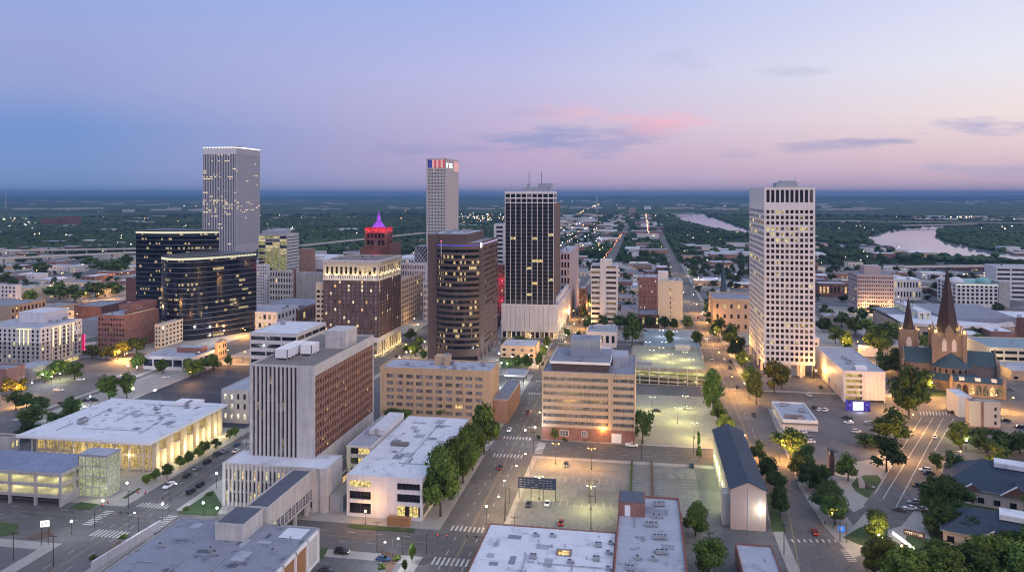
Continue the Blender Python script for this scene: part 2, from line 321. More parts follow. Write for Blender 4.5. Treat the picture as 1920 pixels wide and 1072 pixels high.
# ------------------------------------------------------------------ building kit
ROT = {'F': 0., 'R': R(90), 'L': R(-90), 'B': R(180)}
CACHE = {}
def window_mesh(w, h, gm, split, fm='metal_dark'):
    key = ('win', round(w, 2), round(h, 2), gm, split, fm)
    if key not in CACHE:
        b = MB(); b.face([(-w / 2, 0, -h / 2), (w / 2, 0, -h / 2), (w / 2, 0, h / 2), (-w / 2, 0, h / 2)], 0)
        nx, nz = split
        for i in range(1, nx): x = -w / 2 + w * i / nx; b.box(x - .04, -.07, -h / 2, x + .04, -.005, h / 2, 1)
        for i in range(1, nz): z = -h / 2 + h * i / nz; b.box(-w / 2, -.06, z - .035, w / 2, -.005, z + .035, 1)
        CACHE[key] = b.mesh('window', [M[gm], M[fm]])
    return CACHE[key]
def unit_mesh(kind):
    if ('unit', kind) not in CACHE:
        b = MB()
        if kind == 0:
            b.box(-1.2, -.8, .25, 1.2, .8, 1.5, 0); b.box(-1.1, -.7, 0, 1.1, .7, .25, 1)
            for x in (-.6, .6): b.tube((x, 0, 1.5), (x, 0, 1.62), .45, .45, 10, 1)
            for i in range(5): b.box(-1.22, -.6 + i * .28, .45, -1.2, -.45 + i * .28, 1.3, 1)
        elif kind == 1:
            b.box(-.8, -.7, .1, .8, .7, 1.2, 0); b.box(.8, -.4, .2, 1.7, .4, .8, 0); b.tube((0, 0, 1.2), (0, 0, 1.35), .5, .5, 10, 1)
        elif kind == 2:
            b.tube((0, 0, 0), (0, 0, .7), .22, .22, 8, 0); b.tube((0, 0, .7), (0, 0, .95), .4, .3, 8, 0)
        else:
            b.box(-3, -1.2, .4, 3, 1.2, 2.4, 0); b.box(-2.9, -1.1, 0, 2.9, 1.1, .4, 1); b.box(3, -.5, .8, 4.2, .5, 1.6, 0)
            for x in (-2, 0, 2): b.tube((x, 0, 2.4), (x, 0, 2.6), .7, .7, 10, 1)
        CACHE[('unit', kind)] = b.mesh('rooftop_unit', [M['metal_grey'], M['metal_dark']])
    return CACHE[('unit', kind)]

FOOT = []; VIA = []
def near_road(x, y, g=24.):
    for (ax, ay), (bx, by) in VIA:
        L2 = (bx - ax) ** 2 + (by - ay) ** 2; t = min(1, max(0, ((x - ax) * (bx - ax) + (y - ay) * (by - ay)) / L2))
        if math.hypot(x - ax - t * (bx - ax), y - ay - t * (by - ay)) < g: return True
    return False
def free(x0, x1, y0, y1, g=3.):
    return all(x1 + g < a or x0 - g > b or y1 + g < c or y0 - g > d for a, b, c, d in FOOT)
class Bld:
    def __init__(s, name, label, x0, x1, y0, y1, z1, z0=0., cat='building', wall='concrete', d=.35, group=None, rz=0., extra=()):
        s.x0, s.x1, s.y0, s.y1, s.z0, s.z1, s.d = x0, x1, y0, y1, z0, z1, d
        FOOT.append((x0, x1, y0, y1))
        s.root = empty(name, (x0 + x1) / 2, (y0 + y1) / 2, z0, rz); tag(s.root, label, cat, group)
        s.mats = [M[w] for w in ([wall] if isinstance(wall, str) else wall)]
        s.w = []; s.mb = MB(); s.parts = []
    def tier(s, x0, x1, y0, y1, z0, z1, d=None):
        t = Bld.__new__(Bld); t.__dict__.update(s.__dict__); t.x0, t.x1, t.y0, t.y1, t.z0, t.z1 = x0, x1, y0, y1, z0, z1; t.d = s.d if d is None else d; return t
    def fr(s, f):
        return {'F': ((s.x0, s.y0), (1, 0), (0, -1), s.x1 - s.x0), 'R': ((s.x1, s.y0), (0, 1), (1, 0), s.y1 - s.y0),
                'L': ((s.x0, s.y1), (0, -1), (-1, 0), s.y1 - s.y0), 'B': ((s.x1, s.y1), (-1, 0), (0, 1), s.x1 - s.x0)}[f]
    def pane(s, f): return max(-s.d + .04, -.13) if f != 'F' else -s.d + .04
    def at(s, f, u, z, d):
        o, ud, nd, L = s.fr(f); return (o[0] + ud[0] * u + nd[0] * d, o[1] + ud[1] * u + nd[1] * d, z)
    def fbox(s, f, u0, u1, z0, z1, d0, d1, m=0, mb=None):
        L = s.fr(f)[3]; u0 = .02 if 0 <= u0 < .015 else u0; u1 = L - .02 if L - .015 < u1 <= L + 1e-6 else u1     # corners: neighbouring faces must not share a plane
        c = [(u0, d1), (u1, d1), (u1, d0), (u0, d0)]
        (mb or s.mb).hexa([s.at(f, u, z0, d) for u, d in c] + [s.at(f, u, z1, d) for u, d in c], m)
    def body(s, m=0, z1=None):
        d = s.d; s.mb.box(s.x0 + d, s.y0 + d, s.z0, s.x1 - d, s.y1 - d, (z1 or s.z1) - .02, m)
    def slab(s, f, m=0, u0=None, u1=None, z0=None, z1=None, dd=0.):
        L = s.fr(f)[3]; s.fbox(f, 0 if u0 is None else u0, L if u1 is None else u1, s.z0 if z0 is None else z0, s.z1 if z1 is None else z1, -s.d - .05, dd, m)
    def grid(s, f, cols, zb, nf, fh, wh, sill=.9, m0=1., m1=1., pw=1., u0=None, u1=None, m=0, ms=None, gm='glass_dark', lit=0., lits=('lit_warm', 'lit_yellow', 'lit_dim'), split=(1, 1), sp=-.05, rows=None, ztop=None, zlow=None, fm='metal_dark', skip=(), pd=0., rowlit=None, runs=1):
        """window grid: wall between the openings is real thickness, a pane sits back in each opening"""
        L = s.fr(f)[3]; a = 0 if u0 is None else u0; b = L if u1 is None else u1
        zlo = s.z0 if zlow is None else zlow; zhi = s.z1 if ztop is None else ztop
        if ms is None: ms = m
        s.fbox(f, a, a + m0, zlo, zhi, -s.d - .05, pd, m); s.fbox(f, b - m1, b, zlo, zhi, -s.d - .05, pd, m)
        W = (b - a - m0 - m1 + pw) / cols
        for i in range(1, cols):
            u = a + m0 + W * i; s.fbox(f, u - pw, u, zlo, zhi, -s.d - .05, pd, m)
        lo = zlo
        for k in range(nf + 1):
            hi = zb + k * fh + sill if k < nf else zhi
            if hi > lo + .01: s.fbox(f, a + m0, b - m1, lo, hi, -s.d - .05, sp, ms)
            lo = hi + wh
        ww = W - pw
        for k in range(nf):
            on = False
            for i in range(cols):
                if (k, i) in skip: continue
                base = 'glass_blind' if gm in ('glass_dark', 'glass_brown') and rnd.random() < .12 else gm
                if i % runs == 0: on = rnd.random() < (rowlit.get(k, lit) if rowlit else lit)
                g = rnd.choice(lits) if on and rnd.random() < .8 else base
                s.w.append((f, a + m0 + W * i + ww / 2, zb + k * fh + sill + wh / 2, ww, wh, g, split, fm, s))
    def ribbon(s, f, zb, nf, fh, wh, sill, m0=.5, m1=.5, n=20, gm='glass_dark', u0=None, u1=None, m=0, ztop=None, zlow=None, split_w=None, fm='metal_grey'):
        """continuous bands of glass: one long window per storey"""
        s.grid(f, 1, zb, nf, fh, wh, sill, m0, m1, 0.0, u0, u1, m, None, gm, 0, split=(n, 1), ztop=ztop, zlow=zlow, fm=fm)
    def roof(s, m='roof_mid', par=.6, pm=0, t=.35, cap=None, over=0.):
        r = MB(); i = t - .03; r.box(s.x0 + i, s.y0 + i, s.z1 - .25, s.x1 - i, s.y1 - i, s.z1 + .03); s.part('roof', r, m)
        if par:
            p = MB(); x0, x1, y0, y1 = s.x0 - .03 - over, s.x1 + .03 + over, s.y0 - .03 - over, s.y1 + .03 + over; za, zb = s.z1 - .12, s.z1 + par
            p.box(x0, y0, za, x1, y0 + t, zb); p.box(x0, y1 - t, za, x1, y1, zb); p.box(x0, y0 + t, za, x0 + t, y1 - t, zb); p.box(x1 - t, y0 + t, za, x1, y1 - t, zb)
            s.part('parapet', p, [s.mats[pm] if cap is None else M[cap]])
    def part(s, name, mb, m, label=None):
        o = mb.build(name, [M[x] if isinstance(x, str) else x for x in (m if isinstance(m, (list, tuple)) else [m])], s.root)
        if label: o['label'] = label
        return o
    def unit(s, x, y, kind=0, z=None, sc=1., rz=0.):
        l = s.root.location
        return link_mesh('rooftop_unit', unit_mesh(kind), s.root, (x - l.x, y - l.y, (s.z1 + .03 if z is None else z) - l.z), rz, (sc, sc, sc))
    def units(s, n, kinds=(0, 1, 2, 2), sc=1., inset=2.5):
        for _ in range(n):
            s.unit(rnd.uniform(s.x0 + inset, s.x1 - inset), rnd.uniform(s.y0 + inset, s.y1 - inset), rnd.choice(kinds), sc=sc * rnd.uniform(.8, 1.25), rz=rnd.choice((0, R(90))))
    def clutter(s, n=6, z=None, inset=3., m=('roof_grey', 'roof_mid', 'metal_grey')):
        z = s.z1 + .035 if z is None else z; a, c, e, f = s.x0 + inset, s.x1 - inset, s.y0 + inset, s.y1 - inset
        for k in range(2):
            for i in range(n): q = MB(); w, l = rnd.uniform(.8, 4.5), rnd.uniform(.8, 6); x, y = rnd.uniform(a, c - 3), rnd.uniform(e, f - 3); q.box(x, y, z - .02, min(x + w, c), min(y + l, f), z + .012 + .006 * (i + n * k)); s.part('roof_patch', q, m[k])
        for i in range(max(2, n // 3)):
            q = MB(); x, y = rnd.uniform(a, c), rnd.uniform(e, f); x2, y2 = (rnd.uniform(a, c), y) if i % 2 else (x, rnd.uniform(e, f)); q.tube((x, y, z + .25), (x2, y2, z + .25), .14, .14, 6); q.tube((x, y, z), (x, y, z + .8), .16, .16, 6); s.part('duct', q, m[2])
        for i in range(n): s.unit(rnd.uniform(a, c), rnd.uniform(e, f), 2, z - .01, rnd.uniform(.4, .8))
    def done(s, most=100):
        s.part('wall', s.mb, s.mats)
        l = s.root.location; rz = s.root.rotation_euler.z; c, sn = math.cos(rz), math.sin(rz)
        def where(w):
            o = w[8] if len(w) > 8 else s; p = o.at(w[0], w[1], w[2], o.pane(w[0])); return (p[0] - l.x, p[1] - l.y, p[2] - l.z)
        def far(w):
            p = where(w); x, y = l.x + c * p[0] - sn * p[1], l.y + sn * p[0] + c * p[1]
            return math.dist((x, y, p[2] + l.z), (0, 0, H)) / (w[3] * w[4]) ** .5 + (1e4 if w[0] in 'B' else 0)
        s.w.sort(key=far); rest = MB(); idx = []
        for i, w in enumerate(s.w):
            if i < most:
                link_mesh('window', window_mesh(w[3], w[4], w[5], w[6], w[7]), s.root, where(w), ROT[w[0]])
            else:
                if w[5] not in idx: idx.append(w[5])
                p = [(w[1] - w[3] / 2, w[2] - w[4] / 2), (w[1] + w[3] / 2, w[2] - w[4] / 2), (w[1] + w[3] / 2, w[2] + w[4] / 2), (w[1] - w[3] / 2, w[2] + w[4] / 2)]
                o = w[8] if len(w) > 8 else s; rest.face([o.at(w[0], u, z, o.pane(w[0])) for u, z in p], idx.index(w[5]))
        if rest.f:
            o = s.part('window', rest, idx); o['kind'] = 'stuff'
        return s.root

def letters(body, size, m, depth):
    cu = bpy.data.curves.new('letters', 'FONT'); cu.body = body; cu.size = size; cu.extrude = depth; cu.align_x = 'CENTER'; cu.align_y = 'CENTER'; cu.offset = .02 * size
    t = bpy.data.objects.new('letters', cu); col.objects.link(t); me = bpy.data.meshes.new_from_object(t.evaluated_get(bpy.context.evaluated_depsgraph_get()))
    bpy.data.objects.remove(t); me.materials.clear(); me.materials.append(M[m]); return me
def text_part(name, body, size, m, parent, loc, rot, depth=.08):
    o = link_mesh(name, letters(body, size, m, depth), parent, Vector(loc) - parent.location); o.rotation_euler = rot; return o

# ------------------------------------------------------------------ trees
def crown_mesh(seed, leaves, size, shape='round'):
    r = np.random.default_rng(seed); V = []; Fc = []
    clumps = []
    n = 26 if leaves > 1200 else 16
    for i in range(n):
        th = r.uniform(0, 2 * math.pi); z = r.uniform(-.75, 1.0)
        if shape == 'round': rad = math.sqrt(max(.05, 1 - z * z)) * r.uniform(.35, 1.04); c = (.34 * rad * math.cos(th), .34 * rad * math.sin(th), .53 + .32 * z); q = r.uniform(.12, .2)
        else: rad = (1 - (z + .75) / 1.9) * r.uniform(.5, .95); c = (.2 * rad * math.cos(th), .2 * rad * math.sin(th), .55 + .36 * z); q = r.uniform(.07, .12)
        clumps.append((np.array(c), q))
    for c, q in clumps:                               # core added inside each clump to stop light and view passing through
        k = len(V); rr = q * .62
        for j in range(4):
            ph = -math.pi / 2 + math.pi * (j + .5) / 4
            for i in range(6):
                t = 2 * math.pi * i / 6 + j; V.append(c + rr * r.uniform(.75, 1.2) * np.array((math.cos(ph) * math.cos(t), math.cos(ph) * math.sin(t), math.sin(ph))))
        for j in range(3):
            for i in range(6): Fc.append((k + j * 6 + i, k + j * 6 + (i + 1) % 6, k + j * 6 + 6 + (i + 1) % 6, k + j * 6 + 6 + i))
        Fc.append(tuple(k + 18 + i for i in range(6)))
    w = np.array([q * q for c, q in clumps]); w /= w.sum()
    for i in range(leaves):
        c, q = clumps[r.choice(n, p=w)]
        d = r.normal(size=3); d /= np.linalg.norm(d); d[2] = d[2] * .9 + .1
        p = c + d * q * r.uniform(.7, 1.12)
        nrm = d + r.normal(size=3) * .55; nrm /= np.linalg.norm(nrm)
        a = np.cross(nrm, r.normal(size=3)); a /= np.linalg.norm(a); b = np.cross(nrm, a)
        s = size * r.uniform(.6, 1.3); k = len(V)
        V += [p - a * s - b * s * .6, p + a * s - b * s * .6, p + a * s * .7 + b * s * .7, p - a * s * .7 + b * s * .7]; Fc.append((k, k + 1, k + 2, k + 3))
    return V, Fc
CR = {}
def crown(quality, shape, var, leaf):
    key = (quality, shape, var, leaf)
    if key not in CR:
        base = (quality, shape, var)
        if base not in CACHE:
            lv, sz = {'near': (4200, .02), 'mid': (1100, .034), 'far': (330, .058)}[quality]
            CACHE[base] = crown_mesh(hash((len(quality), len(shape), var)) % 9999, lv, sz, shape)
        V, Fc = CACHE[base]; me = bpy.data.meshes.new('crown'); me.from_pydata([tuple(map(float, v)) for v in V], [], Fc); me.materials.append(M[leaf]); CR[key] = me
    return CR[key]
def trunk_mesh(var):
    if ('trunk', var) not in CACHE:
        r = random.Random(var + 50); b = MB(); b.tube((0, 0, 0), (.01, 0, .3), .028, .018, 8); b.tube((.01, 0, .3), (0, .01, .62), .018, .008, 6)
        for i in range(6):
            t = i * 1.05 + r.random(); z = r.uniform(.26, .45); b.tube((.01, 0, z), (.2 * math.cos(t), .2 * math.sin(t), z + r.uniform(.15, .3)), .011, .004, 5)
        CACHE[('trunk', var)] = b.mesh('trunk', M['bark'])
    return CACHE[('trunk', var)]
NT_ = [0]
def tree(x, y, w, h, label, group=None, leaf='leaf', shape='round', z=0., quality=None):
    dd = math.dist((x, y), (0, 0)); q = quality or ('near' if dd < 330 else 'mid' if dd < 640 else 'far'); NT_[0] += 1
    o = empty('tree', x, y, z, rnd.uniform(0, 6.28)); tag(o, label, 'tree', group); var = NT_[0] % 6
    kx = w / (.94 if shape == 'round' else .56)
    kx *= 1.08; o.scale = (kx * rnd.uniform(.92, 1.1), kx * rnd.uniform(.88, 1.12), h)
    link_mesh('trunk', trunk_mesh(var), o); link_mesh('crown', crown(q, shape, var, leaf), o)
    return o
def tree_px(u, v, wpx, hpx, label, group=None, leaf='leaf', shape='round', z=0.):
    x, y = G(u, v, z); s = dep(x, y) / F
    return tree(x, y, wpx * s, hpx * s, label, group, leaf, shape, z)
def bush_mesh(var):
    if ('bush', var) not in CACHE:
        V, Fc = crown_mesh(90 + var, 300, .06); CACHE[('bush', var)] = me = bpy.data.meshes.new('shrub')
        me.from_pydata([(float(p[0]) * 2.2, float(p[1]) * 2.2, max(0, (float(p[2]) - .3) * 1.5)) for p in V], [], Fc); me.materials.append(M['leaf'])
    return CACHE[('bush', var)]
def shrub(x, y, w, h, label, group=None, z=0.):
    o = link_mesh('shrub', bush_mesh(rnd.randrange(3)), None, (x, y, z), rnd.uniform(0, 6), (w / 2, w / 2, h)); tag(o, label, 'shrub', group); return o

# ------------------------------------------------------------------ cars
def car_parts(kind, paint):
    key = ('car', kind, paint)
    if key in CACHE: return CACHE[key]
    L, W, hh = {'sedan': (4.7, 1.82, 1.45), 'suv': (4.8, 1.92, 1.75), 'pickup': (5.6, 1.98, 1.85)}[kind]
    def loft(b, secs, m):
        k = len(b.v)
        for x, hw, z0, z1, top in secs: b.v += [(x, -hw, z0), (x, -hw, z1), (x, -top, z1 + .06), (x, top, z1 + .06), (x, hw, z1), (x, hw, z0)]
        for i in range(len(secs) - 1):
            for j in range(5): b.f.append((k + i * 6 + j, k + i * 6 + j + 1, k + i * 6 + 7 + j, k + i * 6 + 6 + j)); b.m.append(m)
        b.f.append(tuple(k + j for j in range(6))); b.m.append(m); b.f.append(tuple(k + (len(secs) - 1) * 6 + 5 - j for j in range(6))); b.m.append(m)
    h = L / 2; w = W / 2; belt = .92 if kind == 'sedan' else 1.08
    body = MB()
    loft(body, [(-h, w * .85, .4, belt - .2, w * .75), (-h + .25, w, .28, belt - .05, w * .85), (-h * .45, w, .25, belt, w * .9), (h * .3, w, .25, belt, w * .9), (h * .62, w, .25, belt - .1, w * .85), (h - .2, w * .95, .28, belt - .28, w * .8), (h, w * .8, .38, belt - .4, w * .65)], 0)
    glassb = MB()
    if kind == 'sedan': xs = (-h * .72, -h * .4, h * .1, h * .48)
    elif kind == 'suv': xs = (-h * .95, -h * .8, h * .12, h * .45)
    else: xs = (-h * .1, -h * .05, h * .25, h * .5)
    p = [(xs[0], w * .86, belt), (xs[3], w * .86, belt), (xs[2], w * .68, hh - .05), (xs[1], w * .68, hh - .05)]
    k = 0
    for sgn in (-1, 1): glassb.v += [(x, sgn * y, z) for x, y, z in p]
    for q in [(0, 1, 2, 3), (7, 6, 5, 4), (1, 5, 6, 2), (4, 0, 3, 7), (3, 2, 6, 7)]: glassb.f.append(q); glassb.m.append(0)
    body.box(xs[1] - .05, -w * .7, hh - .05, xs[2] + .05, w * .7, hh + .02, 0)
    for x in (xs[0] * .5 + xs[1] * .5, (xs[1] + xs[2]) / 2, ):
        for sgn in (-1, 1): body.hexa([(x - .06, sgn * w * .875 - .02, belt), (x + .06, sgn * w * .875 - .02, belt), (x + .06, sgn * w * .875 + .02, belt), (x - .06, sgn * w * .875 + .02, belt), (x - .06, sgn * w * .7 - .02, hh), (x + .06, sgn * w * .7 - .02, hh), (x + .06, sgn * w * .7 + .02, hh), (x - .06, sgn * w * .7 + .02, hh)])
    if kind == 'pickup':
        for sgn in (-1, 1): body.box(-h + .15, sgn * w * .93 - .05, belt - .02, -h * .12, sgn * w * .93 + .05, belt + .22)
        body.box(-h + .05, -w * .9, belt - .1, -h + .15, w * .9, belt + .22)
    wh = MB(); wh.tube((0, -.11, 0), (0, .11, 0), .33, .33, 12, 0); wh.tube((0, -.12, 0), (0, .12, 0), .18, .18, 8, 1)
    hl = MB(); hl.box(0, -.16, -.06, .05, .16, .06)
    CACHE[key] = (body.mesh('body', M[paint], smooth=False), glassb.mesh('window', M['glass_car']), wh.mesh('wheel', [M['rubber'], M['metal_grey']]), L, w, belt, hl)
    return CACHE[key]
def car(x, y, head, label, paint='car_white', kind='sedan', z=.02, lights=None, group=None):
    body, gl, wh, L, w, belt, hl = car_parts(kind, paint)
    o = empty('pickup_truck' if kind == 'pickup' else 'car', x, y, z, head); tag(o, label, 'pickup' if kind == 'pickup' else 'car', group)
    link_mesh('body', body, o); link_mesh('window', gl, o)
    for i in (-1, 1):
        for j in (-1, 1): link_mesh('wheel', wh, o, (i * L * .31, j * (w - .1), .33))
    for on, nm, xx, mm in ((lights in ('head', 'both'), 'headlight', L / 2 - .08, 'headlight'), (lights in ('tail', 'both'), 'tail_light', -L / 2 - .01, 'tail_red')):
        for j in (-1, 1):
            key = ('cl', mm)
            if on:
                if key not in CACHE: CACHE[key] = hl.mesh(nm, M[mm])
                link_mesh(nm, CACHE[key], o, (xx, j * w * .62, belt - .22))
    return o

# ------------------------------------------------------------------ lamps and signals
def lamp_meshes(kind, glow_m, h):
    key = ('lamp', kind, glow_m, round(h, 1))
    if key in CACHE: return CACHE[key]
    p = MB(); g = MB()
    if kind == 'cobra':
        p.tube((0, 0, 0), (0, 0, h), .11, .07, 8); p.tube((0, 0, h - .1), (1.8, 0, h + .5), .05, .04, 6); p.box(1.5, -.16, h + .45, 2.4, .16, h + .6); p.tube((0, 0, 0), (0, 0, .5), .2, .16, 8)
        g.ball((2.0, 0, h + .36), .33, sz=.6)
    elif kind == 'globe':
        p.tube((0, 0, 0), (0, 0, h), .08, .05, 8); p.tube((0, 0, 0), (0, 0, .6), .17, .12, 8); p.tube((0, 0, h), (0, 0, h + .15), .14, .14, 8)
        g.ball((0, 0, h + .45), .36)
    elif kind == 'lot':
        p.tube((0, 0, .7), (0, 0, h), .1, .07, 8); p.tube((0, 0, 0), (0, 0, .8), .28, .28, 10); p.box(-1.1, -.05, h - .1, 1.1, .05, h + .02)
        for s in (-1, 1): p.box(s * 1.3 - .4, -.2, h, s * 1.3 + .4, .2, h + .14); g.box(s * 1.3 - .34, -.17, h - .08, s * 1.3 + .34, .17, h - .005)
    elif kind == 'wall':
        p.box(-.15, -.05, h - .2, .15, .25, h + .1); g.ball((0, -.2, h), .22)
    CACHE[key] = (p.mesh('pole', M['metal_dark']), g.mesh('lamp_head', M[glow_m]))
    return CACHE[key]
LIGHTC = {'lamp_sodium': (1., .48, .12), 'lamp_warm': (1., .66, .3), 'lamp_white': (.95, .97, 1.), 'lamp_green': (1., .93, .33)}
PW = 2.1
def lamp(x, y, kind='cobra', glow_m='lamp_sodium', h=9., power=2500., label=None, group=None, rz=0., z=0., name='street_lamp'):
    pm, gm = lamp_meshes(kind, glow_m, h)
    o = empty(name, x, y, z, rz); tag(o, label, 'street lamp', group)
    link_mesh('pole', pm, o); link_mesh('lamp_head', gm, o)
    if power:
        key = ('L', glow_m, power)
        if key not in CACHE:
            l = bpy.data.lights.new('lamp_light', 'POINT'); l.energy = power * PW * (2.1 if glow_m == 'lamp_sodium' else 1.5 if glow_m == 'lamp_green' else 1.); l.color = LIGHTC[glow_m]; l.shadow_soft_size = .45; CACHE[key] = l
        lo = bpy.data.objects.new('lamp_light', CACHE[key]); col.objects.link(lo); lo.parent = o
        lo.location = {'cobra': (2.0, 0, h - .25), 'globe': (0, 0, h + 1.1), 'lot': (0, 0, h - .6), 'wall': (0, -.9, h)}[kind]
    return o
def lamp_px(u, v, kind='cobra', glow_m='lamp_sodium', h=9., power=2500., label=None, group=None, rz=0., z=0., name='street_lamp'):
    """the lamp HEAD is seen at (u, v)"""
    x, y = G(u, v, z + h + .4); off = 2.0 if kind == 'cobra' else 0
    return lamp(x - off * math.cos(rz), y - off * math.sin(rz), kind, glow_m, h, power, label, group, rz, z, name)
def light_at(parent, x, y, z, c, e, r=.4, spot=None):
    """the light of a lamp that belongs to PARENT"""
    l = bpy.data.lights.new('lamp_light', 'POINT'); l.energy = e * PW; l.color = c; l.shadow_soft_size = r
    o = bpy.data.objects.new('lamp_light', l); col.objects.link(o); o.parent = parent; o.location = Vector((x, y, z)) - parent.location; return o
def signal(x, y, rz, label, arm=7., group='traffic signals at the downtown crossings'):
    if 'sig' not in CACHE:
        p = MB(); p.tube((0, 0, 0), (0, 0, 6.6), .14, .09, 8); p.tube((0, 0, 6.2), (arm, 0, 6.5), .08, .05, 6)
        s = MB(); s.box(-.18, -.16, -.55, .18, .16, .55)
        b = MB(); b.ball((0, -.2, .33), .12, nu=6, nv=4)
        CACHE['sig'] = (p.mesh('mast', M['metal_dark']), s.mesh('signal_head', M['paint_dark']), b.mesh('signal_lens', M['lamp_red']))
    o = empty('traffic_signal', x, y, .12, rz); tag(o, label, 'traffic signal', group); a, b, c = CACHE['sig']
    link_mesh('mast', a, o)
    for t in (arm * .55, arm * .97):
        q = link_mesh('signal_head', b, o, (t, 0, 6.2)); link_mesh('signal_lens', c, q)
    return o

# ------------------------------------------------------------------ ground sheets
def sheet(name, pts, z, m, kind='structure', thick=0., label=None, cat=None):
    b = MB()
    if thick: b.prism(pts, z - thick, z)
    else: b.face([(x, y, z) for x, y in pts])
    o = link_mesh(name, b.mesh(name, M[m])); tag(o, label, cat, None, kind); return o
def psheet(name, px, z, m, **kw): return sheet(name, [G(u, v, z) for u, v in px], z, m, **kw)
def rect(x0, x1, y0, y1): return [(x0, y0), (x1, y0), (x1, y1), (x0, y1)]
MARK = MB(); MARKY = MB()
def line(p, q, w=.15, z=.034, mb=None):
    (x0, y0), (x1, y1) = p, q; L = math.dist(p, q); nx, ny = -(y1 - y0) / L * w / 2, (x1 - x0) / L * w / 2
    (MARK if mb is None else mb).face([(x0 - nx, y0 - ny, z), (x1 - nx, y1 - ny, z), (x1 + nx, y1 + ny, z), (x0 + nx, y0 + ny, z)])
def pline(a, b, w=.2, z=.034, mb=None): line(G(*a, z), G(*b, z), w, z, mb)
def dashes(p, q, on=3., gap=7., w=.15, z=.034, mb=None):
    L = math.dist(p, q); t = 0
    while t + on < L:
        a = [p[i] + (q[i] - p[i]) * t / L for i in (0, 1)]; b = [p[i] + (q[i] - p[i]) * (t + on) / L for i in (0, 1)]; line(a, b, w, z, mb); t += on + gap
def zebra(x0, x1, y0, y1, along='x', n=10, fill=.45, z=.034):
    for i in range(n):
        if along == 'x': a = x0 + (x1 - x0) * i / n; b = a + (x1 - x0) / n * fill; MARK.face([(a, y0, z), (b, y0, z), (b, y1, z), (a, y1, z)])
        else: a = y0 + (y1 - y0) * i / n; b = a + (y1 - y0) / n * fill; MARK.face([(x0, a, z), (x1, a, z), (x1, b, z), (x0, b, z)])
def bays(p, q, n, L, ang=90., w=.13, z=.034, mb=None):
    """parking bay lines along p-q, each L long"""
    d = math.atan2(q[1] - p[1], q[0] - p[0]) + R(ang)
    for i in range(n + 1):
        a = (p[0] + (q[0] - p[0]) * i / n, p[1] + (q[1] - p[1]) * i / n); line(a, (a[0] + L * math.cos(d), a[1] + L * math.sin(d)), w, z, mb)
# ------------------------------------------------------------------ terrain, water, far woods
def pip(x, y, P):
    c = False; n = len(P)
    for i in range(n):
        (x1, y1), (x2, y2) = P[i], P[i - 1]
        if (y1 > y) != (y2 > y) and x < (x2 - x1) * (y - y1) / (y2 - y1) + x1: c = not c
    return c
RIVER_PX = [(1262, 401), (1290, 399), (1322, 399), (1328, 406), (1345, 410), (1368, 419), (1404, 431), (1470, 446), (1530, 453), (1580, 458), (1622, 459), (1656, 461.5), (1617, 449), (1640, 440), (1662, 434), (1682, 430), (1700, 428.5), (1728, 428), (1726, 423),
            (1770, 423), (1784, 427), (1762, 430), (1757, 437), (1758, 445), (1765, 452), (1800, 459), (1840, 468), (1900, 478), (1990, 488), (2200, 505), (2200, 530), (1960, 498), (1880, 482.5), (1845, 481), (1790, 480), (1745, 479), (1712, 476), (1690, 470), (1640, 466), (1600, 463.5), (1530, 462), (1470, 456), (1404, 440), (1350, 431), (1310, 424), (1281, 415), (1266, 407)]
RIVER = [G(u, v) for u, v in RIVER_PX]
def ground_mat():
    m = bpy.data.materials.new('open_country'); m.use_nodes = True; t = NT(m.node_tree); b = t.n['Principled BSDF']; b.inputs['Roughness'].default_value = 1; b.inputs['Specular IOR Level'].default_value = 0
    p = t.new('ShaderNodeNewGeometry').outputs['Position']
    a = t.noise(p, .006, 6, .6); c = t.noise(p, .0011, 4, .55); k = t.mix(t.mr(a, .4, .6), (.022, .042, .024), (.05, .065, .036)); k = t.mix(t.mr(c, .56, .66), k, (.12, .11, .095))
    t.set(b.inputs['Base Color'], k); return m
def water_mat():
    m = bpy.data.materials.new('river_water'); m.use_nodes = True; t = NT(m.node_tree); b = t.n['Principled BSDF']; b.inputs['Base Color'].default_value = (.3, .32, .4, 1); b.inputs['Roughness'].default_value = .05; b.inputs['Specular IOR Level'].default_value = 1.0
    p = t.new('ShaderNodeNewGeometry').outputs['Position']; n = t.new('ShaderNodeBump'); n.inputs['Strength'].default_value = .06; n.inputs['Distance'].default_value = .4
    t.set(n.inputs['Height'], t.noise(t.vmath('MULTIPLY', p, (.05, .02, 1)), 1.0, 4)); t.l.new(n.outputs[0], b.inputs['Normal']); return m
M['ground'] = ground_mat(); M['water'] = water_mat()
b = MB(); N = 96
b.face([(40000 * math.cos(2 * math.pi * i / N), 40000 * math.sin(2 * math.pi * i / N), 0) for i in range(N)])
tag(link_mesh('ground', b.mesh('ground', M['ground'])), kind='structure')
sheet('river', RIVER, .6, 'water')
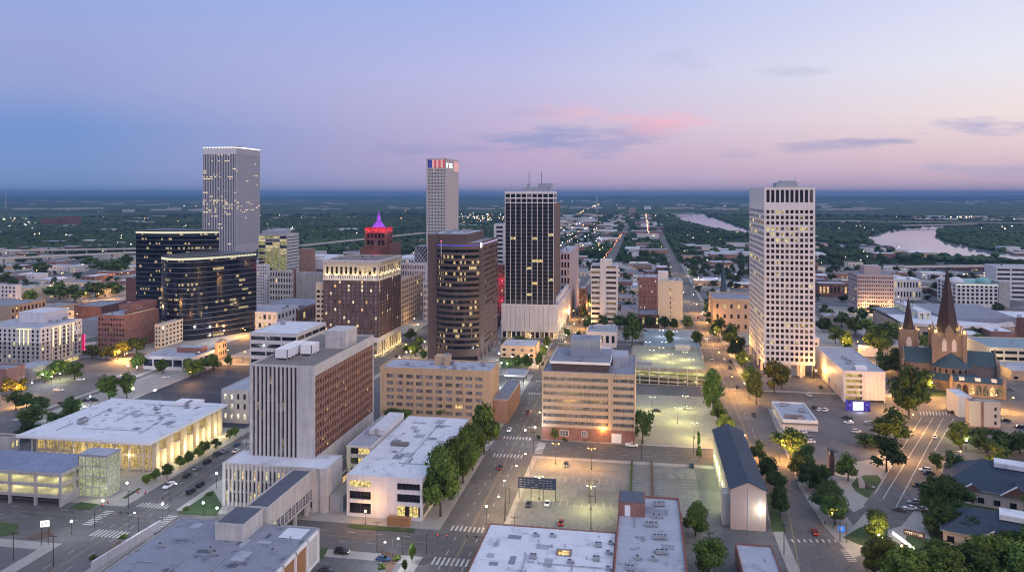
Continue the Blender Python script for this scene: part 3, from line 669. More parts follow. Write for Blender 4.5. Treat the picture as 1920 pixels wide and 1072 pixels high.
# low ridges that make the horizon
def ridge(name, r0, lo, hi, seed, m):
    b = MB(); n = 220; rows = [(0, 0.), (.06, .75), (.12, 1.), (.3, 0.)]; V = []
    for j, (dr, k) in enumerate(rows):
        for i in range(n + 1):
            a = R(30) + R(130) * i / n; hgt = lo + (hi - lo) * (.5 + .5 * mnoise.noise((math.cos(a) * 5 + seed, math.sin(a) * 5, .3)) + .25 * mnoise.noise((a * 60, seed, 0)))
            r = r0 * (1 + dr); V.append((r * math.cos(a), r * math.sin(a), hgt * k - (1 if k == 0 else 0)))
    b.v = V
    for j in range(3):
        for i in range(n): b.f.append((j * (n + 1) + i, j * (n + 1) + i + 1, (j + 1) * (n + 1) + i + 1, (j + 1) * (n + 1) + i)); b.m.append(0)
    tag(link_mesh(name, b.mesh(name, M[m], smooth=True)), kind='structure')
ridge('hills', 21000, 62, 96, 1.7, 'ground'); ridge('hills', 14000, 18, 62, 8.2, 'ground')

def zone(u, v):
    """how wooded the land is, seen at photo place (u, v)"""
    if v < 392: return .75
    if u < 940:
        if v < 448: return .97
        if v < 474: return .8
        return (.55 if v < 486 else .2) if u < 260 and v < 560 else .14
    if u < 1235: return .75 if v < 400 and u > 1000 else (.22 if v < 455 else .3)
    if u < 1420: return .95 if v < 432 else .42
    if u < 1690: return .97 if v < 457 else .4
    return .55 if v < 415 else (.9 if v < 470 else .4)
def forest():
    r = np.random.default_rng(5)
    ico = bpy.data.meshes.new('tmp'); import bmesh
    bm = bmesh.new(); bmesh.ops.create_icosphere(bm, subdivisions=1, radius=1); bm.to_mesh(ico); bm.free()
    iv = np.array([v.co[:] for v in ico.vertices]); it = np.array([p.vertices[:] for p in ico.polygons]); bpy.data.meshes.remove(ico)
    leafy = []
    for k in range(4):
        cv, cf = crown_mesh(300 + k, 210, .07); tr = []
        for f in cf: tr += [(f[0], f[i], f[i + 1]) for i in range(1, len(f) - 1)]
        leafy.append((np.array(cv), np.array(tr)))
    pts = []
    dist = 640.
    while dist < 5200:
        step = 12.5 + dist * .0062; n = int(R(84) * dist / (step * .8))
        for i in range(n):
            a = R(90) + YAW + R(42) - R(84) * (i + r.random()) / n; d = dist + r.uniform(-.5, .5) * step; x, y = d * math.cos(a), d * math.sin(a); u, v = UV(x, y)
            if v > 590 or y < 620: continue
            q = zone(min(max(u, 0), 1919), v)
            q += .55 * mnoise.noise((x * .006, y * .006, 3)) * (1 if q < .9 else .3)
            if r.random() > q or pip(x, y, RIVER): continue
            if -420 < x < 330 and y < 960 and r.random() < .3: continue
            if any(abs(x - sx) < 13 for sx in (-178, -58, 48)) and y < 2600: continue
            if y < 1330 and min(abs(y - s) for s in (604, 730, 846, 962, 1078, 1194)) < 9 and -1300 < x < 900: continue
            if not free(x - 3, x + 3, y - 3, y + 3, .5) or near_road(x, y + 16, 34): continue
            pts.append((x, y, d))
        dist += step
    V = []; T = []; k = 0
    for x, y, d in pts:
        if d < 1500:
            cv, tr = leafy[int(r.integers(4))]; s = r.uniform(9, 15); a = r.uniform(0, 6.28); c, sn = math.cos(a), math.sin(a)
            q = cv * (s, s, s * r.uniform(.75, .95)); q = np.stack((q[:, 0] * c - q[:, 1] * sn + x, q[:, 0] * sn + q[:, 1] * c + y, q[:, 2] - .5), 1); V.append(q); T.append(tr + k); k += len(q); continue
        for c in range(3 if d < 2300 else 1):
            s = r.uniform(4.2, 7.5) * (1 if d < 2300 else 1.25 + d / 9000); h = r.uniform(5, 9.5)
            ox, oy = (r.uniform(-5, 5), r.uniform(-5, 5)) if d < 2300 else (0, 0)
            q = iv * (1 + r.normal(size=(len(iv), 1)) * .16) * (s, s, h * .55) + (x + ox, y + oy, h * .62)
            V.append(q); T.append(it + k); k += len(iv)
    V = np.concatenate(V); T = np.concatenate(T)
    me = bpy.data.meshes.new('forest'); me.vertices.add(len(V)); me.vertices.foreach_set('co', V.astype(np.float32).ravel())
    me.loops.add(len(T) * 3); me.loops.foreach_set('vertex_index', T.astype(np.int32).ravel()); me.polygons.add(len(T)); me.polygons.foreach_set('loop_start', np.arange(0, len(T) * 3, 3, dtype=np.int32))
    me.update(); me.materials.append(M['leaf_far']); o = link_mesh('forest', me); tag(o, kind='stuff')
    # farther on the crowns close into one canopy
    nr, na = 170, 520; rr = 4200 * (19500 / 4200) ** (np.arange(nr) / (nr - 1)); V = []; ok = np.ones((nr, na), bool)
    for j in range(nr):
        for i in range(na):
            a = R(90) + YAW + R(44) - R(88) * (i + .5 * (j % 2)) / (na - 1); x, y = rr[j] * math.cos(a), rr[j] * math.sin(a)
            g = mnoise.noise((x * .0011, y * .0011, 7)); u, v = UV(x, y)
            opn = g > .28 or pip(x, y, RIVER) or (1020 < u < 1230 and r.random() < .5)
            V.append((x, y, -3 if opn else r.uniform(5, 15) + 4 * g))
    me = bpy.data.meshes.new('woodland'); Fc = [(j * na + i, j * na + i + 1, (j + 1) * na + i + 1, (j + 1) * na + i) for j in range(nr - 1) for i in range(na - 1)]
    me.from_pydata(V, [], Fc); me.materials.append(M['leaf_far']); tag(link_mesh('woodland', me), kind='stuff')
leaf_mat('leaf_far', (.026, .052, .027), .3, .45)

# ------------------------------------------------------------------ streets and blocks
sheet('street', rect(-1300, 960, 90, 1330), .02, 'asphalt')
for x0, x1 in ((-186, -170), (-67, -50), (40, 57)): sheet('street', rect(x0, x1, 1330, 2900), .024, 'asphalt')
sheet('street', [G(1092, 402, .03), G(1108, 402, .03), G(1124, 380, .03), G(1119, 380, .03)], .03, 'asphalt')
KZ = .14
def block(x0, x1, y0, y1, m='pavement', w=3.6):
    sheet('pavement' if m == 'pavement' else 'parking_lot', rect(x0, x1, y0, y1), KZ, m, thick=.15)
    if m != 'pavement':
        b = MB(); z = KZ + .0035
        for r in ((x0, x1, y0, y0 + w), (x0, x1, y1 - w, y1), (x0, x0 + w, y0 + w, y1 - w), (x1 - w, x1, y0 + w, y1 - w)): b.face([(x, y, z) for x, y in rect(*r)])
        tag(link_mesh('pavement', b.mesh('pavement', M['pavement'])), kind='structure')
for a in ((-310, -188.5, 257, 487), (-168, -69, 257, 337), (-168, -69, 359, 487, 'asphalt_lot'), (-168, -69, 506, 595), (-168, -69, 611, 720), (-48, 37, 359, 600, 'asphalt_lot'), (-48, 47, 110, 337, 'asphalt_lot'), (60, 190, 469, 600, 'asphalt_lot'), (-168, -69, 95, 237, 'asphalt_lot', 5), (-420, -188.5, 90, 226, 'asphalt_lot', 5)): block(*a)
XS = [(-1240, -1150), (-1130, -1030), (-1010, -915), (-895, -796), (-776, -680), (-660, -556), (-540, -437), (-420, -318), (-290, -188.5), (-168, -69), (-48, 37), (60, 160), (176, 280), (296, 400), (416, 520), (536, 640), (656, 760), (776, 880)]
for i, (x0, x1) in enumerate(XS):
    for y0, y1 in ((505, 596), (612, 722), (738, 838), (854, 954), (970, 1070), (1086, 1186), (1202, 1310)):
        if (i in (9,) and y0 < 720) or (i in (10, 11) and y0 < 600): continue
        block(x0, x1, y0, y1, rnd.choice(('pavement', 'asphalt_lot', 'asphalt_lot', 'pavement')))
for x0, x1, y0, y1 in ((-660, -556, 395, 490), (-540, -437, 395, 490), (-440, -314, 257, 490)): block(x0, x1, y0, y1, 'asphalt_lot')
# lots
LZ = KZ + .006
sheet('parking_lot', rect(-282, -193, 352, 482), LZ, 'asphalt_new')
sheet('parking_lot', rect(-46, 21, 236, 333), LZ, 'asphalt_pale'); sheet('parking_lot', rect(-4, 36, 361, 450), LZ, 'deck_concrete')
sheet('parking_lot', rect(-122, -98, 130, 231), LZ, 'asphalt_lot'); sheet('parking_lot', rect(-405, -215, 262, 345), LZ, 'asphalt_lot')
psheet('parking_lot', [(1452, 770), (1660, 766), (1700, 790), (1640, 860), (1560, 872), (1490, 860)], KZ + .02, 'asphalt_lot')
psheet('pavement', [(1440, 765), (1455, 768), (1545, 905), (1600, 985), (1640, 1030), (1600, 1045), (1545, 985), (1500, 915)], KZ, 'pavement')
psheet('pavement', [(1545, 905), (1600, 850), (1690, 855), (1660, 930), (1600, 960)], KZ + .004, 'pavement')
psheet('pavement', [(1600, 985), (1640, 940), (1720, 930), (1780, 1000), (1840, 1072), (1640, 1072)], KZ + .008, 'pavement')
psheet('lawn', [(1596, 908), (1606, 895), (1622, 890), (1645, 890), (1652, 898), (1650, 908), (1638, 934), (1624, 932), (1604, 920)], KZ + .03, 'lawn')
psheet('lawn', [(1580, 1007), (1612, 988), (1650, 975), (1665, 985), (1664, 1010), (1640, 1026), (1610, 1020)], KZ + .03, 'lawn')
psheet('lawn', [(1700, 1003), (1745, 1010), (1775, 1040), (1740, 1072), (1690, 1050)], KZ + .03, 'lawn')
psheet('lawn', [(1690, 1072), (1720, 1045), (1800, 1072), (1800, 1110), (1690, 1110)], KZ + .034, 'lawn')
psheet('lawn', [(1720, 940), (1990, 940), (2100, 1120), (1800, 1120), (1745, 1010)], KZ + .012, 'lawn')
psheet('lawn', [(1436, 925), (1446, 925), (1476, 996), (1447, 996)], KZ + .03, 'lawn')
psheet('lawn', [(332, 962), (400, 918), (417, 948), (405, 966)], KZ + .03, 'lawn')
psheet('lawn', [(650, 985), (660, 982), (777, 990), (777, 997), (664, 990)], KZ + .03, 'lawn')
psheet('planting_bed', [(130, 952), (150, 940), (185, 944), (168, 955)], KZ + .03, 'lawn'); psheet('planting_bed', [(228, 933), (260, 914), (266, 915), (236, 934)], KZ + .03, 'lawn')
psheet('planting_bed', [(170, 1052), (225, 1012), (228, 1015), (176, 1056)], KZ + .03, 'soil')
psheet('planting_bed', [(600, 1028), (616, 1026), (605, 1048), (597, 1044)], KZ + .03, 'lawn'); psheet('planting_bed', [(712, 1030), (752, 1040), (735, 1071), (724, 1071)], KZ + .03, 'soil')
psheet('planting_bed', [(0, 978), (36, 982), (30, 1000), (0, 1004)], KZ + .03, 'lawn'); psheet('planting_bed', [(48, 1008), (95, 990), (100, 1004), (60, 1010)], KZ + .034, 'soil')
psheet('lawn', [(935, 672), (965, 655), (990, 648), (1012, 650), (990, 688), (940, 690)], KZ + .03, 'lawn')
psheet('lawn', [(1690, 700), (1715, 745), (1840, 752), (1850, 720), (1840, 690)], KZ + .02, 'lawn')
# the slanting avenue in the south-west
psheet('street', [(1744, 772), (1794, 772), (1724, 945), (1620, 945)], KZ + .04, 'asphalt')
psheet('street', [(1620, 945), (1724, 945), (1690, 985), (1640, 1000)], KZ + .036, 'asphalt')
psheet('street', [(1660, 745), (1790, 742), (1990, 752), (2100, 790), (1800, 776), (1735, 776), (1600, 768)], KZ + .028, 'asphalt')
psheet('street', [(1800, 650), (1830, 650), (1990, 760), (1930, 760)], KZ + .044, 'asphalt')
psheet('parking_lot', [(1780, 778), (1990, 786), (2020, 830), (1800, 830)], KZ + .03, 'asphalt_lot')
zs = KZ + .05
for a, b_ in (((1729, 780), (1640, 925)), ((1750, 782), (1655, 935)), ((1769, 782), (1680, 950)), ((1788, 784), (1752, 845))): pline(a, b_, .28, zs)
zz = [(1725 + 6 * i, 774, 1728.5 + 6 * i) for i in range(10)]
for u, v, u2 in zz:
    a, c = G(u, v - 3, zs), G(u + 2, v + 4, zs); line(a, c, .55, zs)
# lane paint on the grid streets
for xc, y0, y1 in ((-178, 100, 1250), (-58.5, 120, 2400), (48.5, 330, 2400)):
    line((xc - .2, y0), (xc - .2, y1), .12, mb=MARKY); line((xc + .25, y0), (xc + .25, y1), .12, mb=MARKY)
    for s in (-3.7, 3.7): dashes((xc + s, y0), (xc + s, min(y1, 900)), 3, 7, .2)
for yc, x0, x1 in ((348, -680, 40), (247, -680, -70), (457, 60, 200), (496, -680, -70), (604, -680, 300), (730, -680, 300), (846, -680, 300)):
    line((x0, yc), (x1, yc), .14, mb=MARKY)
    for s in (-3.6, 3.6): dashes((x0, yc + s), (x1, yc + s), 3, 7, .18)
for (x0, x1, xc0, xc1) in ((-185, -171, -185, -171), (-66, -51, -66, -51), (40, 57, 40, 57)):
    for ya, yb in ((233, 238), (257.5, 261.5), (333, 337.5), (358, 362), (440, 444.5), (470, 474), (600 - 7, 600 - 3)):
        if x0 == 40 and ya < 330: continue
        if x0 == 40 and 450 > ya > 357: continue
        zebra(x0 + .6, x1 - .6, ya, yb, 'x', 9)
for (xa, xb, y0, y1) in ((-193, -189.5, 240, 254), (-168, -164, 240, 254), (-72.5, -69, 340, 356), (-48, -44.5, 340, 356), (36, 39, 341, 356)): zebra(xa, xb, y0 + .6, y1 - .6, 'y', 9)
for u in range(8):
    a, c = G(1484 + u * 11.5, 1010, .04), G(1488 + u * 11.5, 1016, .04); line(a, c, .55, .04)
for i in range(7):
    a, c = G(1576 + 2.5 * i, 1030 + i * 3.5, KZ + .03), G(1594 + 2.2 * i, 1030 + i * 3.5, KZ + .03); line(a, c, .45, KZ + .03)
pline((1478, 955), (1500, 1072), .2, .036, MARKY); pline((1447, 870), (1478, 955), .2, .036, MARKY)
# parking bays
mz = LZ + .008
bays((-42, 262), (-14, 262), 11, 5.2, 90, z=mz); bays((-42, 256.5), (-16, 256.5), 10, 5.2, -90, z=mz); bays((-42, 308), (-12, 308), 11, 5.2, 90, z=mz); bays((-44, 285), (-12, 285), 12, 5.2, 90, z=mz)
bays((-1, 270), (-1, 328), 20, 5, 90, z=mz); bays((2.2, 270), (2.2, 328), 20, 5, -90, z=mz); bays((20, 272), (20, 330), 18, 5, 90, z=mz)
bays((2, 364), (2, 440), 26, 5.2, -90, z=mz); bays((2, 364), (2, 440), 26, 5.2, 90, z=mz); bays((34, 366), (34, 440), 26, 5.2, 90, z=mz)
bays((-276, 372), (-198, 372), 28, 5.2, 90, z=LZ + .012); bays((-276, 410), (-198, 410), 28, 5.2, 90, z=LZ + .012); bays((-276, 448), (-198, 448), 28, 5.2, 90, z=LZ + .012)
bays((-420, 400), (-330, 400), 32, 5.2, 90, z=mz); bays((-420, 440), (-330, 440), 32, 5.2, 90, z=mz)
bays((-120, 150), (-120, 228), 26, 5, -90, z=mz); bays((-99.5, 150), (-99.5, 228), 26, 5, 90, z=mz)
tag(link_mesh('road_markings', MARK.mesh('road_markings', M['road_paint'])), kind='structure')
tag(link_mesh('road_markings', MARKY.mesh('road_markings', M['road_paint_yellow'])), kind='structure')
# ------------------------------------------------------------------ landmark buildings, front to back
def front(uL, uR, v, z=0.):
    x0, y0 = G(uL, v, z); return x0, XatY(uR, y0), y0
mat('fin_dark', (.07, .04, .035), .6); mat('blind_brown', (.3, .2, .17), .8, .5, 1.2)
# --- concrete office tower with vertical fins, on its podium
x0, x1, y0 = front(417, 612, 948); y1p = YatX(642, x1); zp = Zat(x0, y0, 868)
tx0, ty0 = G(468, 853, zp); tx1 = XatY(589, ty0); ty1 = YatX(701, tx1); tz = Zat(tx0, ty0, 685)
b = Bld('office_building', 'grey concrete office tower with vertical fins and rust red ribs on its west side', x0, x1, y0, y1p, zp, cat='building', wall=('concrete_light', 'concrete'), d=.8)
b.mb.box(b.x0 + .8, b.y0 + .8, 0, b.x1 - .8, b.y1 - .8, zp - .02, 0); b.mb.box(tx0 + .1, b.y1 - .8, 0, tx1 - .1, ty1 - .1, zp, 0)
b.grid('F', 22, 1.2, 3, (zp - 3.2) / 3, (zp - 3.2) / 3 - .5, .3, 1.2, 1.4, .75, u1=XatY(592, y0) - x0, m=0, sp=-.5, lit=.38, lits=('lit_yellow', 'lit_warm'), gm='glass_brown')
b.slab('F', 0, u0=XatY(600, y0) - x0); b.slab('R', 0); b.slab('L', 0); b.slab('B', 0)
b.roof('roof_white', .35)
b.mats[:] = [M['concrete_light'], M['concrete'], M['fin_bronze'], M['fin_dark'], M['blind_brown']]
t = b.tier(tx0, tx1, ty0, ty1, zp, tz); t.pane = lambda f: -.76
t.mb.box(tx0 + .8, ty0 + .8, zp - .2, tx1 - .8, ty1 - .8, tz - .02, 0)
cw = tx1 - tx0
t.grid('F', 11, zp + .5, 9, (tz - zp - 4.2) / 9, (tz - zp - 4.2) / 9 - .35, .2, 1.2, cw * .27, .75, m=0, ms=3, sp=-.55, gm='glass_dark', lit=.02, lits=('lit_dim',))
L = ty1 - ty0; nf = 9; fh = (tz - zp - 4.) / nf
t.fbox('R', 0, .9, zp, tz, -.85, .05, 0); t.fbox('R', L - .9, L, zp, tz, -.85, .05, 0); t.fbox('R', .9, L - .9, tz - 3.2, tz, -.85, .05, 0)
for k in range(nf): t.fbox('R', .9, L - .9, zp + k * fh, zp + k * fh + .9, -.85, -.5, 3); t.fbox('R', .9, L - .9, zp + k * fh + fh * .55, zp + k * fh + fh * .97, -.85, -.7, 4)
nc = 27
for i in range(nc + 1): u = 1.1 + (L - 2.2) * i / nc; t.fbox('R', u - .3, u + .3, zp, tz - 3.2, -.75, -.32, 2)
for k in range(nf):
    for i in range(nc): t.w.append(('R', 1.1 + (L - 2.2) * (i + .5) / nc, zp + k * fh + .9 + (fh - .9) / 2, (L - 2.2) / nc - .6, fh - .9, 'lit_warm' if rnd.random() < .025 else rnd.choice(('glass_brown', 'glass_dark', 'glass_curtain') if k > 1 else ('glass_brown', 'glass_dark', 'glass_brown', 'glass_curtain')), (1, 1), 'metal_dark', t))
t.roof('roof_brown', .7)
pm = MB(); px0, py0 = tx0 + 9, ty0 + 30; pm.box(px0 + 6, py0 + 6, tz, px0 + 15, py0 + 19, tz + 7.5); t.part('stair_penthouse', pm, 'concrete_light')
for i, (dx, dy, w, l, h) in enumerate(((1.5, 3, 5.5, 19, 4.2), (8, 12, 5, 8, 4.4))):
    q = MB(); ax, ay = tx0 + 3 + dx, ty0 + 8 + dy; q.box(ax, ay, tz + .8, ax + w, ay + .25, tz + h); q.box(ax, ay + l - .25, tz + .8, ax + w, ay + l, tz + h); q.box(ax, ay, tz + .8, ax + .25, ay + l, tz + h); q.box(ax + w - .25, ay, tz + .8, ax + w, ay + l, tz + h)
    q.box(ax + .3, ay + .3, tz + .8, ax + w - .3, ay + l - .3, tz + h - 1.2)
    for k in range(6): q.tube((ax + .2, ay + .2 + k * l / 6, tz), (ax + .2, ay + .2 + k * l / 6, tz + .8), .1)
    for k in range(6): q.tube((ax + w - .2, ay + .2 + k * l / 6, tz), (ax + w - .2, ay + .2 + k * l / 6, tz + .8), .1)
    t.part('cooling_tower', q, 'paint_white')
for _ in range(6): t.unit(rnd.uniform(tx0 + 2, tx1 - 2), rnd.uniform(ty0 + 2, ty1 - 3), 2, tz)
b.done()
OFF = (tx0, tx1, ty0, ty1, tz, zp, x0, x1, y0)
# --- low dark-roofed building in front, with a link bridge to the tower's podium
z = 10.2
lx1, ly1 = G(597, 990, z); lx0, _ = G(342, 969, z)
b = Bld('low_building', 'flat building with worn stained grey roof, skylights and white framed west end', lx0, lx1, 120, ly1, z, wall=('concrete_light', 'paint_white', 'wood', 'glass_green'), d=.5)
b.body(0); b.slab('L'); b.slab('B')
L = ly1 - 120
for i in range(8):
    u = L - 1.0 - i * 8; b.fbox('R', u, u + .6, 0, z, -.6, .5, 1)
    if i: b.fbox('R', u + .6, u + 8, .8, z - .9, -.5, -.1, 2 if i > 1 else 0); 
b.fbox('R', L - 8.4, L - 1, .6, z - .9, -.45, -.3, 3); b.fbox('R', L - 60, L, z - .9, z, -.6, .5, 1); b.fbox('R', L - 60, L - .4, 0, .6, -.6, .3, 1)
b.roof('roof_worn', .3, cap='concrete')
wq = MB(); wq.box(lx1 - 9.5, ly1 - 8.2, z + .02, lx1 - 2.2, ly1 - 1.2, z + .1); b.part('roof_patch', wq, 'roof_white')
for (u, v, k) in ((523, 990, 1), (511, 1036, 1), (300, 1025, 1), (395, 1032, 1), (402, 1040, 1), (250, 1058, 2), (357, 980, 2), (362, 1005, 2), (450, 1040, 2), (290, 1000, 2), (545, 1010, 2)):
    gx, gy = G(u, v, z); b.unit(gx, gy, k, sc=.9, rz=rnd.choice((0, 1.57)))
qx0, qy0 = G(403, 1011, z); qx1 = XatY(457, qy0)
q = MB(); q.box(qx0, qy0, z, qx1, ly1 - .5, z + 5.2); b.part('penthouse', q, 'concrete_light'); q = MB(); q.box(qx0 + .4, qy0 + .4, z + 5.2, qx1 - .4, ly1 - .8, z + 5.3); b.part('penthouse_roof', q, 'roof_dark')
b.clutter(16, m=('roof_dark', 'roof_mid', 'metal_grey')); b.done()
ux1 = XatY(587, OFF[8]); ux0 = XatY(550, OFF[8])
b = Bld('link_bridge', 'enclosed pale footbridge with a row of square windows between two buildings', ux0, ux1, ly1 + .4, OFF[8] - .1, 15.0, 4.6, cat='footbridge', wall=('concrete_light',), d=.4)
b.body(); b.slab('L'); b.slab('F'); L = b.y1 - b.y0
b.grid('R', 12, 5.1, 1, 4, 3.6, .1, .6, .6, .5, split=(2, 3), gm='glass_grey', lit=.06, lits=('lit_yellow',), fm='panel_white'); b.roof('roof_dark', .5)
for k in range(4):
    q = MB(); yy = b.y0 + 3 + k * (L - 6) / 3; q.box(ux1 - 1.6, yy - .5, 0, ux1 - .6, yy + .5, 4.6); q.box(ux0 + .6, yy - .5, 0, ux0 + 1.6, yy + .5, 4.6); b.part('pier', q, 'concrete_light')
b.done()
# --- white three storey block with strip windows
x0, x1, y0 = front(650, 792, 967); z = 14.6; y1 = YatX(880, x1)
b = Bld('white_office', 'white three storey flat roofed block with dark strip windows and rusty roof hatch', x0, x1, y0, y1, z, wall=('panel_white', 'concrete_light'), d=.7)
b.body(); w = x1 - x0; a = w * .33; c = w * .66
for lo, hi in ((0, 1.2), (5.0, 6.3), (9.2, 10.6), (13.0, z)):
    b.fbox('F', .9, a - .2, lo, hi, -.75, 0); b.fbox('F', c + .2, w - .9, lo, hi, -.75, 0)
b.slab('F', 0, 0, .9); b.slab('F', 0, a - .2, c + .2); b.slab('F', 0, w - .9, w)
for (lo, hi, g1, g2) in ((1.2, 5.0, 'glass_dark', 'lit_yellow'), (6.3, 9.2, 'glass_dark', 'glass_dark'), (10.6, 13.0, 'lit_yellow', 'glass_dark')):
    if g1.startswith('lit'): b.w.append(('F', (.9 + a - .2) / 2, (lo + hi) / 2, a - 1.1, hi - lo, 'glass_office_lit', (6, 1), 'metal_dark'))
    else: b.w.append(('F', (.9 + a - .2) / 2, (lo + hi) / 2, a - 1.1, hi - lo, g1, (6, 1), 'metal_dark'))
    b.w.append(('F', (c + .2 + w - .9) / 2, (lo + hi) / 2, w - c - 1.1, hi - lo, 'glass_office_lit' if g2.startswith('lit') else g2, (6, 1), 'metal_dark'))
glass('glass_office_lit', (.02, .02, .02), lit=.5, lit_c=(1., .78, .28), st=1.3, cell=(1.6, 50, 50))
b.grid('R', 9, 1.2, 3, 4.35, 2.9, .2, .9, .9, 1.1, m=1, gm='glass_dark', split=(4, 1), lit=.08, lits=('glass_office_lit',))
b.slab('L'); b.roof('roof_white', .35)
q = MB(); hx, hy = G(750, 834, z); q.box(hx - 3.4, hy - 1.6, z, hx + 3.4, hy + 1.6, z + 1.); b.part('roof_hatch', q, 'roof_brown')
for u, v in ((690, 876), (720, 880), (768, 885), (742, 853), (772, 854), (795, 835), (776, 815), (784, 820), (832, 815), (828, 802), (815, 790), (702, 884), (770, 880), (756, 844)): gx, gy = G(u, v, z); b.unit(gx, gy, 2, sc=rnd.uniform(.5, .9))
b.clutter(10); b.done()
# rear wing with white lift box
yw = y0 + 26; xl = XatY(650, yw); zw = Zat(xl, yw, 836)
b = Bld('rear_wing', 'pale rear wing with two lit window rows beside the white three storey block', xl, x0 - .4, yw, yw + 42, zw, wall=('concrete_light',), d=.5)
b.body(); b.slab('R'); b.grid('F', 1, .8, 4, zw / 4.2, 2.4, .9, 1.6, .6, .1, split=(4, 1), gm='glass_office_lit'); b.slab('L'); b.roof('roof_mid', .35, cap='panel_white'); b.done()
yl = yw + 14; zl = Zat(XatY(692, yl), yl, 806)
b = Bld('lift_tower', 'plain white box tower with lighter roof behind the white three storey block', XatY(692, yl), XatY(721, yl), yl, yl + 26, zl, zw + .4, wall=('panel_white', 'concrete'), d=.3)
b.body(); b.slab('F'); b.slab('R'); b.slab('L'); W = b.x1 - b.x0; b.fbox('F', W * .12, W * .5, zl - 4.5, zl - 1.5, 0, .06, 1); b.fbox('F', W * .35, W * .62, zw + .5, zw + 3, 0, .08, 1); b.roof('roof_white', .25); b.done()
# lit lobby lane between the tower and the white block
lb = Bld('lobby_link', 'low glazed yellow lit lobby with brown roof between the fin tower and the white block', OFF[1] + .4, xl - .4, OFF[2] + 12, OFF[3] - 8, 6.4, wall=('concrete_dark', 'panel_white'), d=.3)
lb.body(); lb.grid('R', 14, .3, 1, 5, 4.2, .3, .3, .3, .25, gm='glass_dark', lit=.85, lits=('lit_yellow', 'lit_warm')); lb.grid('F', 4, .3, 1, 5, 4.2, .3, .3, .3, .25, lit=1, lits=('lit_yellow',)); lb.slab('L'); lb.roof('roof_brown', .25, cap='panel_white'); lb.done()
light_at(lb.root, xl - 3, OFF[2] + 6, 5, (1., .9, .35), 500); light_at(lb.root, xl - 3, OFF[2] - 4, 4, (.95, 1., .45), 350)
ex0, ey0 = G(618, 958); b = Bld('entrance_box', 'grey metal entrance box with pale green lit roof in the lane', ex0, XatY(643, ey0), ey0, ey0 + 24, Zat(ex0, ey0, 929), wall=('metal_grey', 'paint_grey'), d=.3, cat='entrance'); b.body(); [b.slab(f) for f in 'FRL']; b.fbox('F', .7, b.x1 - b.x0 - .7, .2, b.z1 - 1, 0, .08, 1); b.roof('deck_concrete', .2); b.done()
# --- sand-coloured six storey block
x0, x1, y0 = front(712.5, 920.5, 788); y1 = YatX(934, x1); z = Zat(x0, y0, 690); y1 = max(y1, y0 + 22)
b = Bld('six_storey_block', 'sand coloured six storey block with grouped four pane windows', x0, x1, y0, y1, z, wall=('stucco_tan', 'stucco_band'), d=.4)
b.body(); W = x1 - x0; fh = (z - 4.5) / 6.2
b.grid('F', 10, 3.4, 6, fh, fh * .52, .9, W * .062, W * .075, W * .028, split=(4, 1), gm='glass_curtain', lit=.02, lits=('lit_warm',), fm='stucco_tan')
for k in range(6):
    for uu in (W * .028, W * .966):
        zz_ = 3.4 + k * fh + .9; b.w.append(('F', uu, zz_ + fh * .24, 1.1, fh * .48, 'glass_curtain', (1, 1), 'metal_dark'))
b.slab('R'); b.slab('L'); b.roof('roof_mid', .8)
q = MB(); q.box(x0 + W * .44, y0 + 12, z, x0 + W * .53, y0 + 18, z + 4.6); q.box(x0 + W * .53, y0 + 11, z, x0 + W * .58, y0 + 16, z + 4.9); b.part('penthouse', q, 'stone_tan')
b.units(16, (0, 1, 2, 2, 2)); b.unit(x0 + W * .55, y0 + 13.5, 1, z + 4.9)
b.clutter(8); b.done()
for_six = (x0, x1, y0, y1, z)
b = Bld('brick_annex', 'low orange brick annex with grey roof beside the sand coloured block', x1 + .3, XatY(952, y0 + 6), y0 + 6, y0 + 46, 11.5, wall=('brick_orange', 'concrete'), d=.3)
b.body(); b.slab('F'); b.slab('R'); b.slab('L'); b.fbox('R', 0, 40, 11.0, 11.5, -.3, .08, 1); b.roof('roof_grey', .5, cap='concrete'); b.done()
# --- banded eight storey office
x0, x1, y0 = front(1016, 1191, 823); z = Zat(x0, y0, 698); xs = XatY(1142.5, y0)
b = Bld('banded_office', 'tan eight storey office with seven bands of windows over a red brick ground floor', x0, x1, y0, y0 + 45, z, wall=('stucco_band', 'brick_red', 'paint_white'), d=.6)
b.body(); ws = xs - x0; W = x1 - x0; fh = (z - 7.5) / 7
bz = 6.0
b.fbox('F', 0, W, 0, bz, -.65, .1, 1)
b.ribbon('F', bz + 1.0, 7, fh, fh * .47, .45, .3, .6, 24, 'glass_grey', u0=0, u1=ws, zlow=bz)
b.ribbon('F', bz + 1.0, 7, fh, fh * .47, .45, 1.8, .5, 9, 'glass_grey', u0=ws, u1=W, zlow=bz)
b.fbox('F', ws - .5, ws + 1.2, bz, z, -.1, .35, 0)
for a_, c_ in ((.2, .287), (.435, .487)): b.fbox('F', W * a_ - .2, W * c_ + .2, 2.2, 4.8, .1, .15, 2); b.w.append(('F', W * (a_ + c_) / 2, 3.5, W * (c_ - a_), 2.2, 'glass_grey', (3, 2), 'paint_white', b.tier(b.x0, b.x1, b.y0, b.y1, 0, z, -.16)))
q = MB(); b.fbox('F', W * .75, W * .855, .2, 4.4, .1, .2, 2, q); b.part('garage_door', q, 'paint_white'); light_at(b.root, b.x0 + W * .66, b.y0 - 1.6, 6.2, (1., .45, .1), 900, .2); q = MB(); q.ball((b.x0 + W * .66, b.y0 - .4, 6.3), .2); b.part('wall_lamp', q, 'lamp_sodium')
b.slab('R'); b.slab('L'); b.roof('roof_grey', .6)
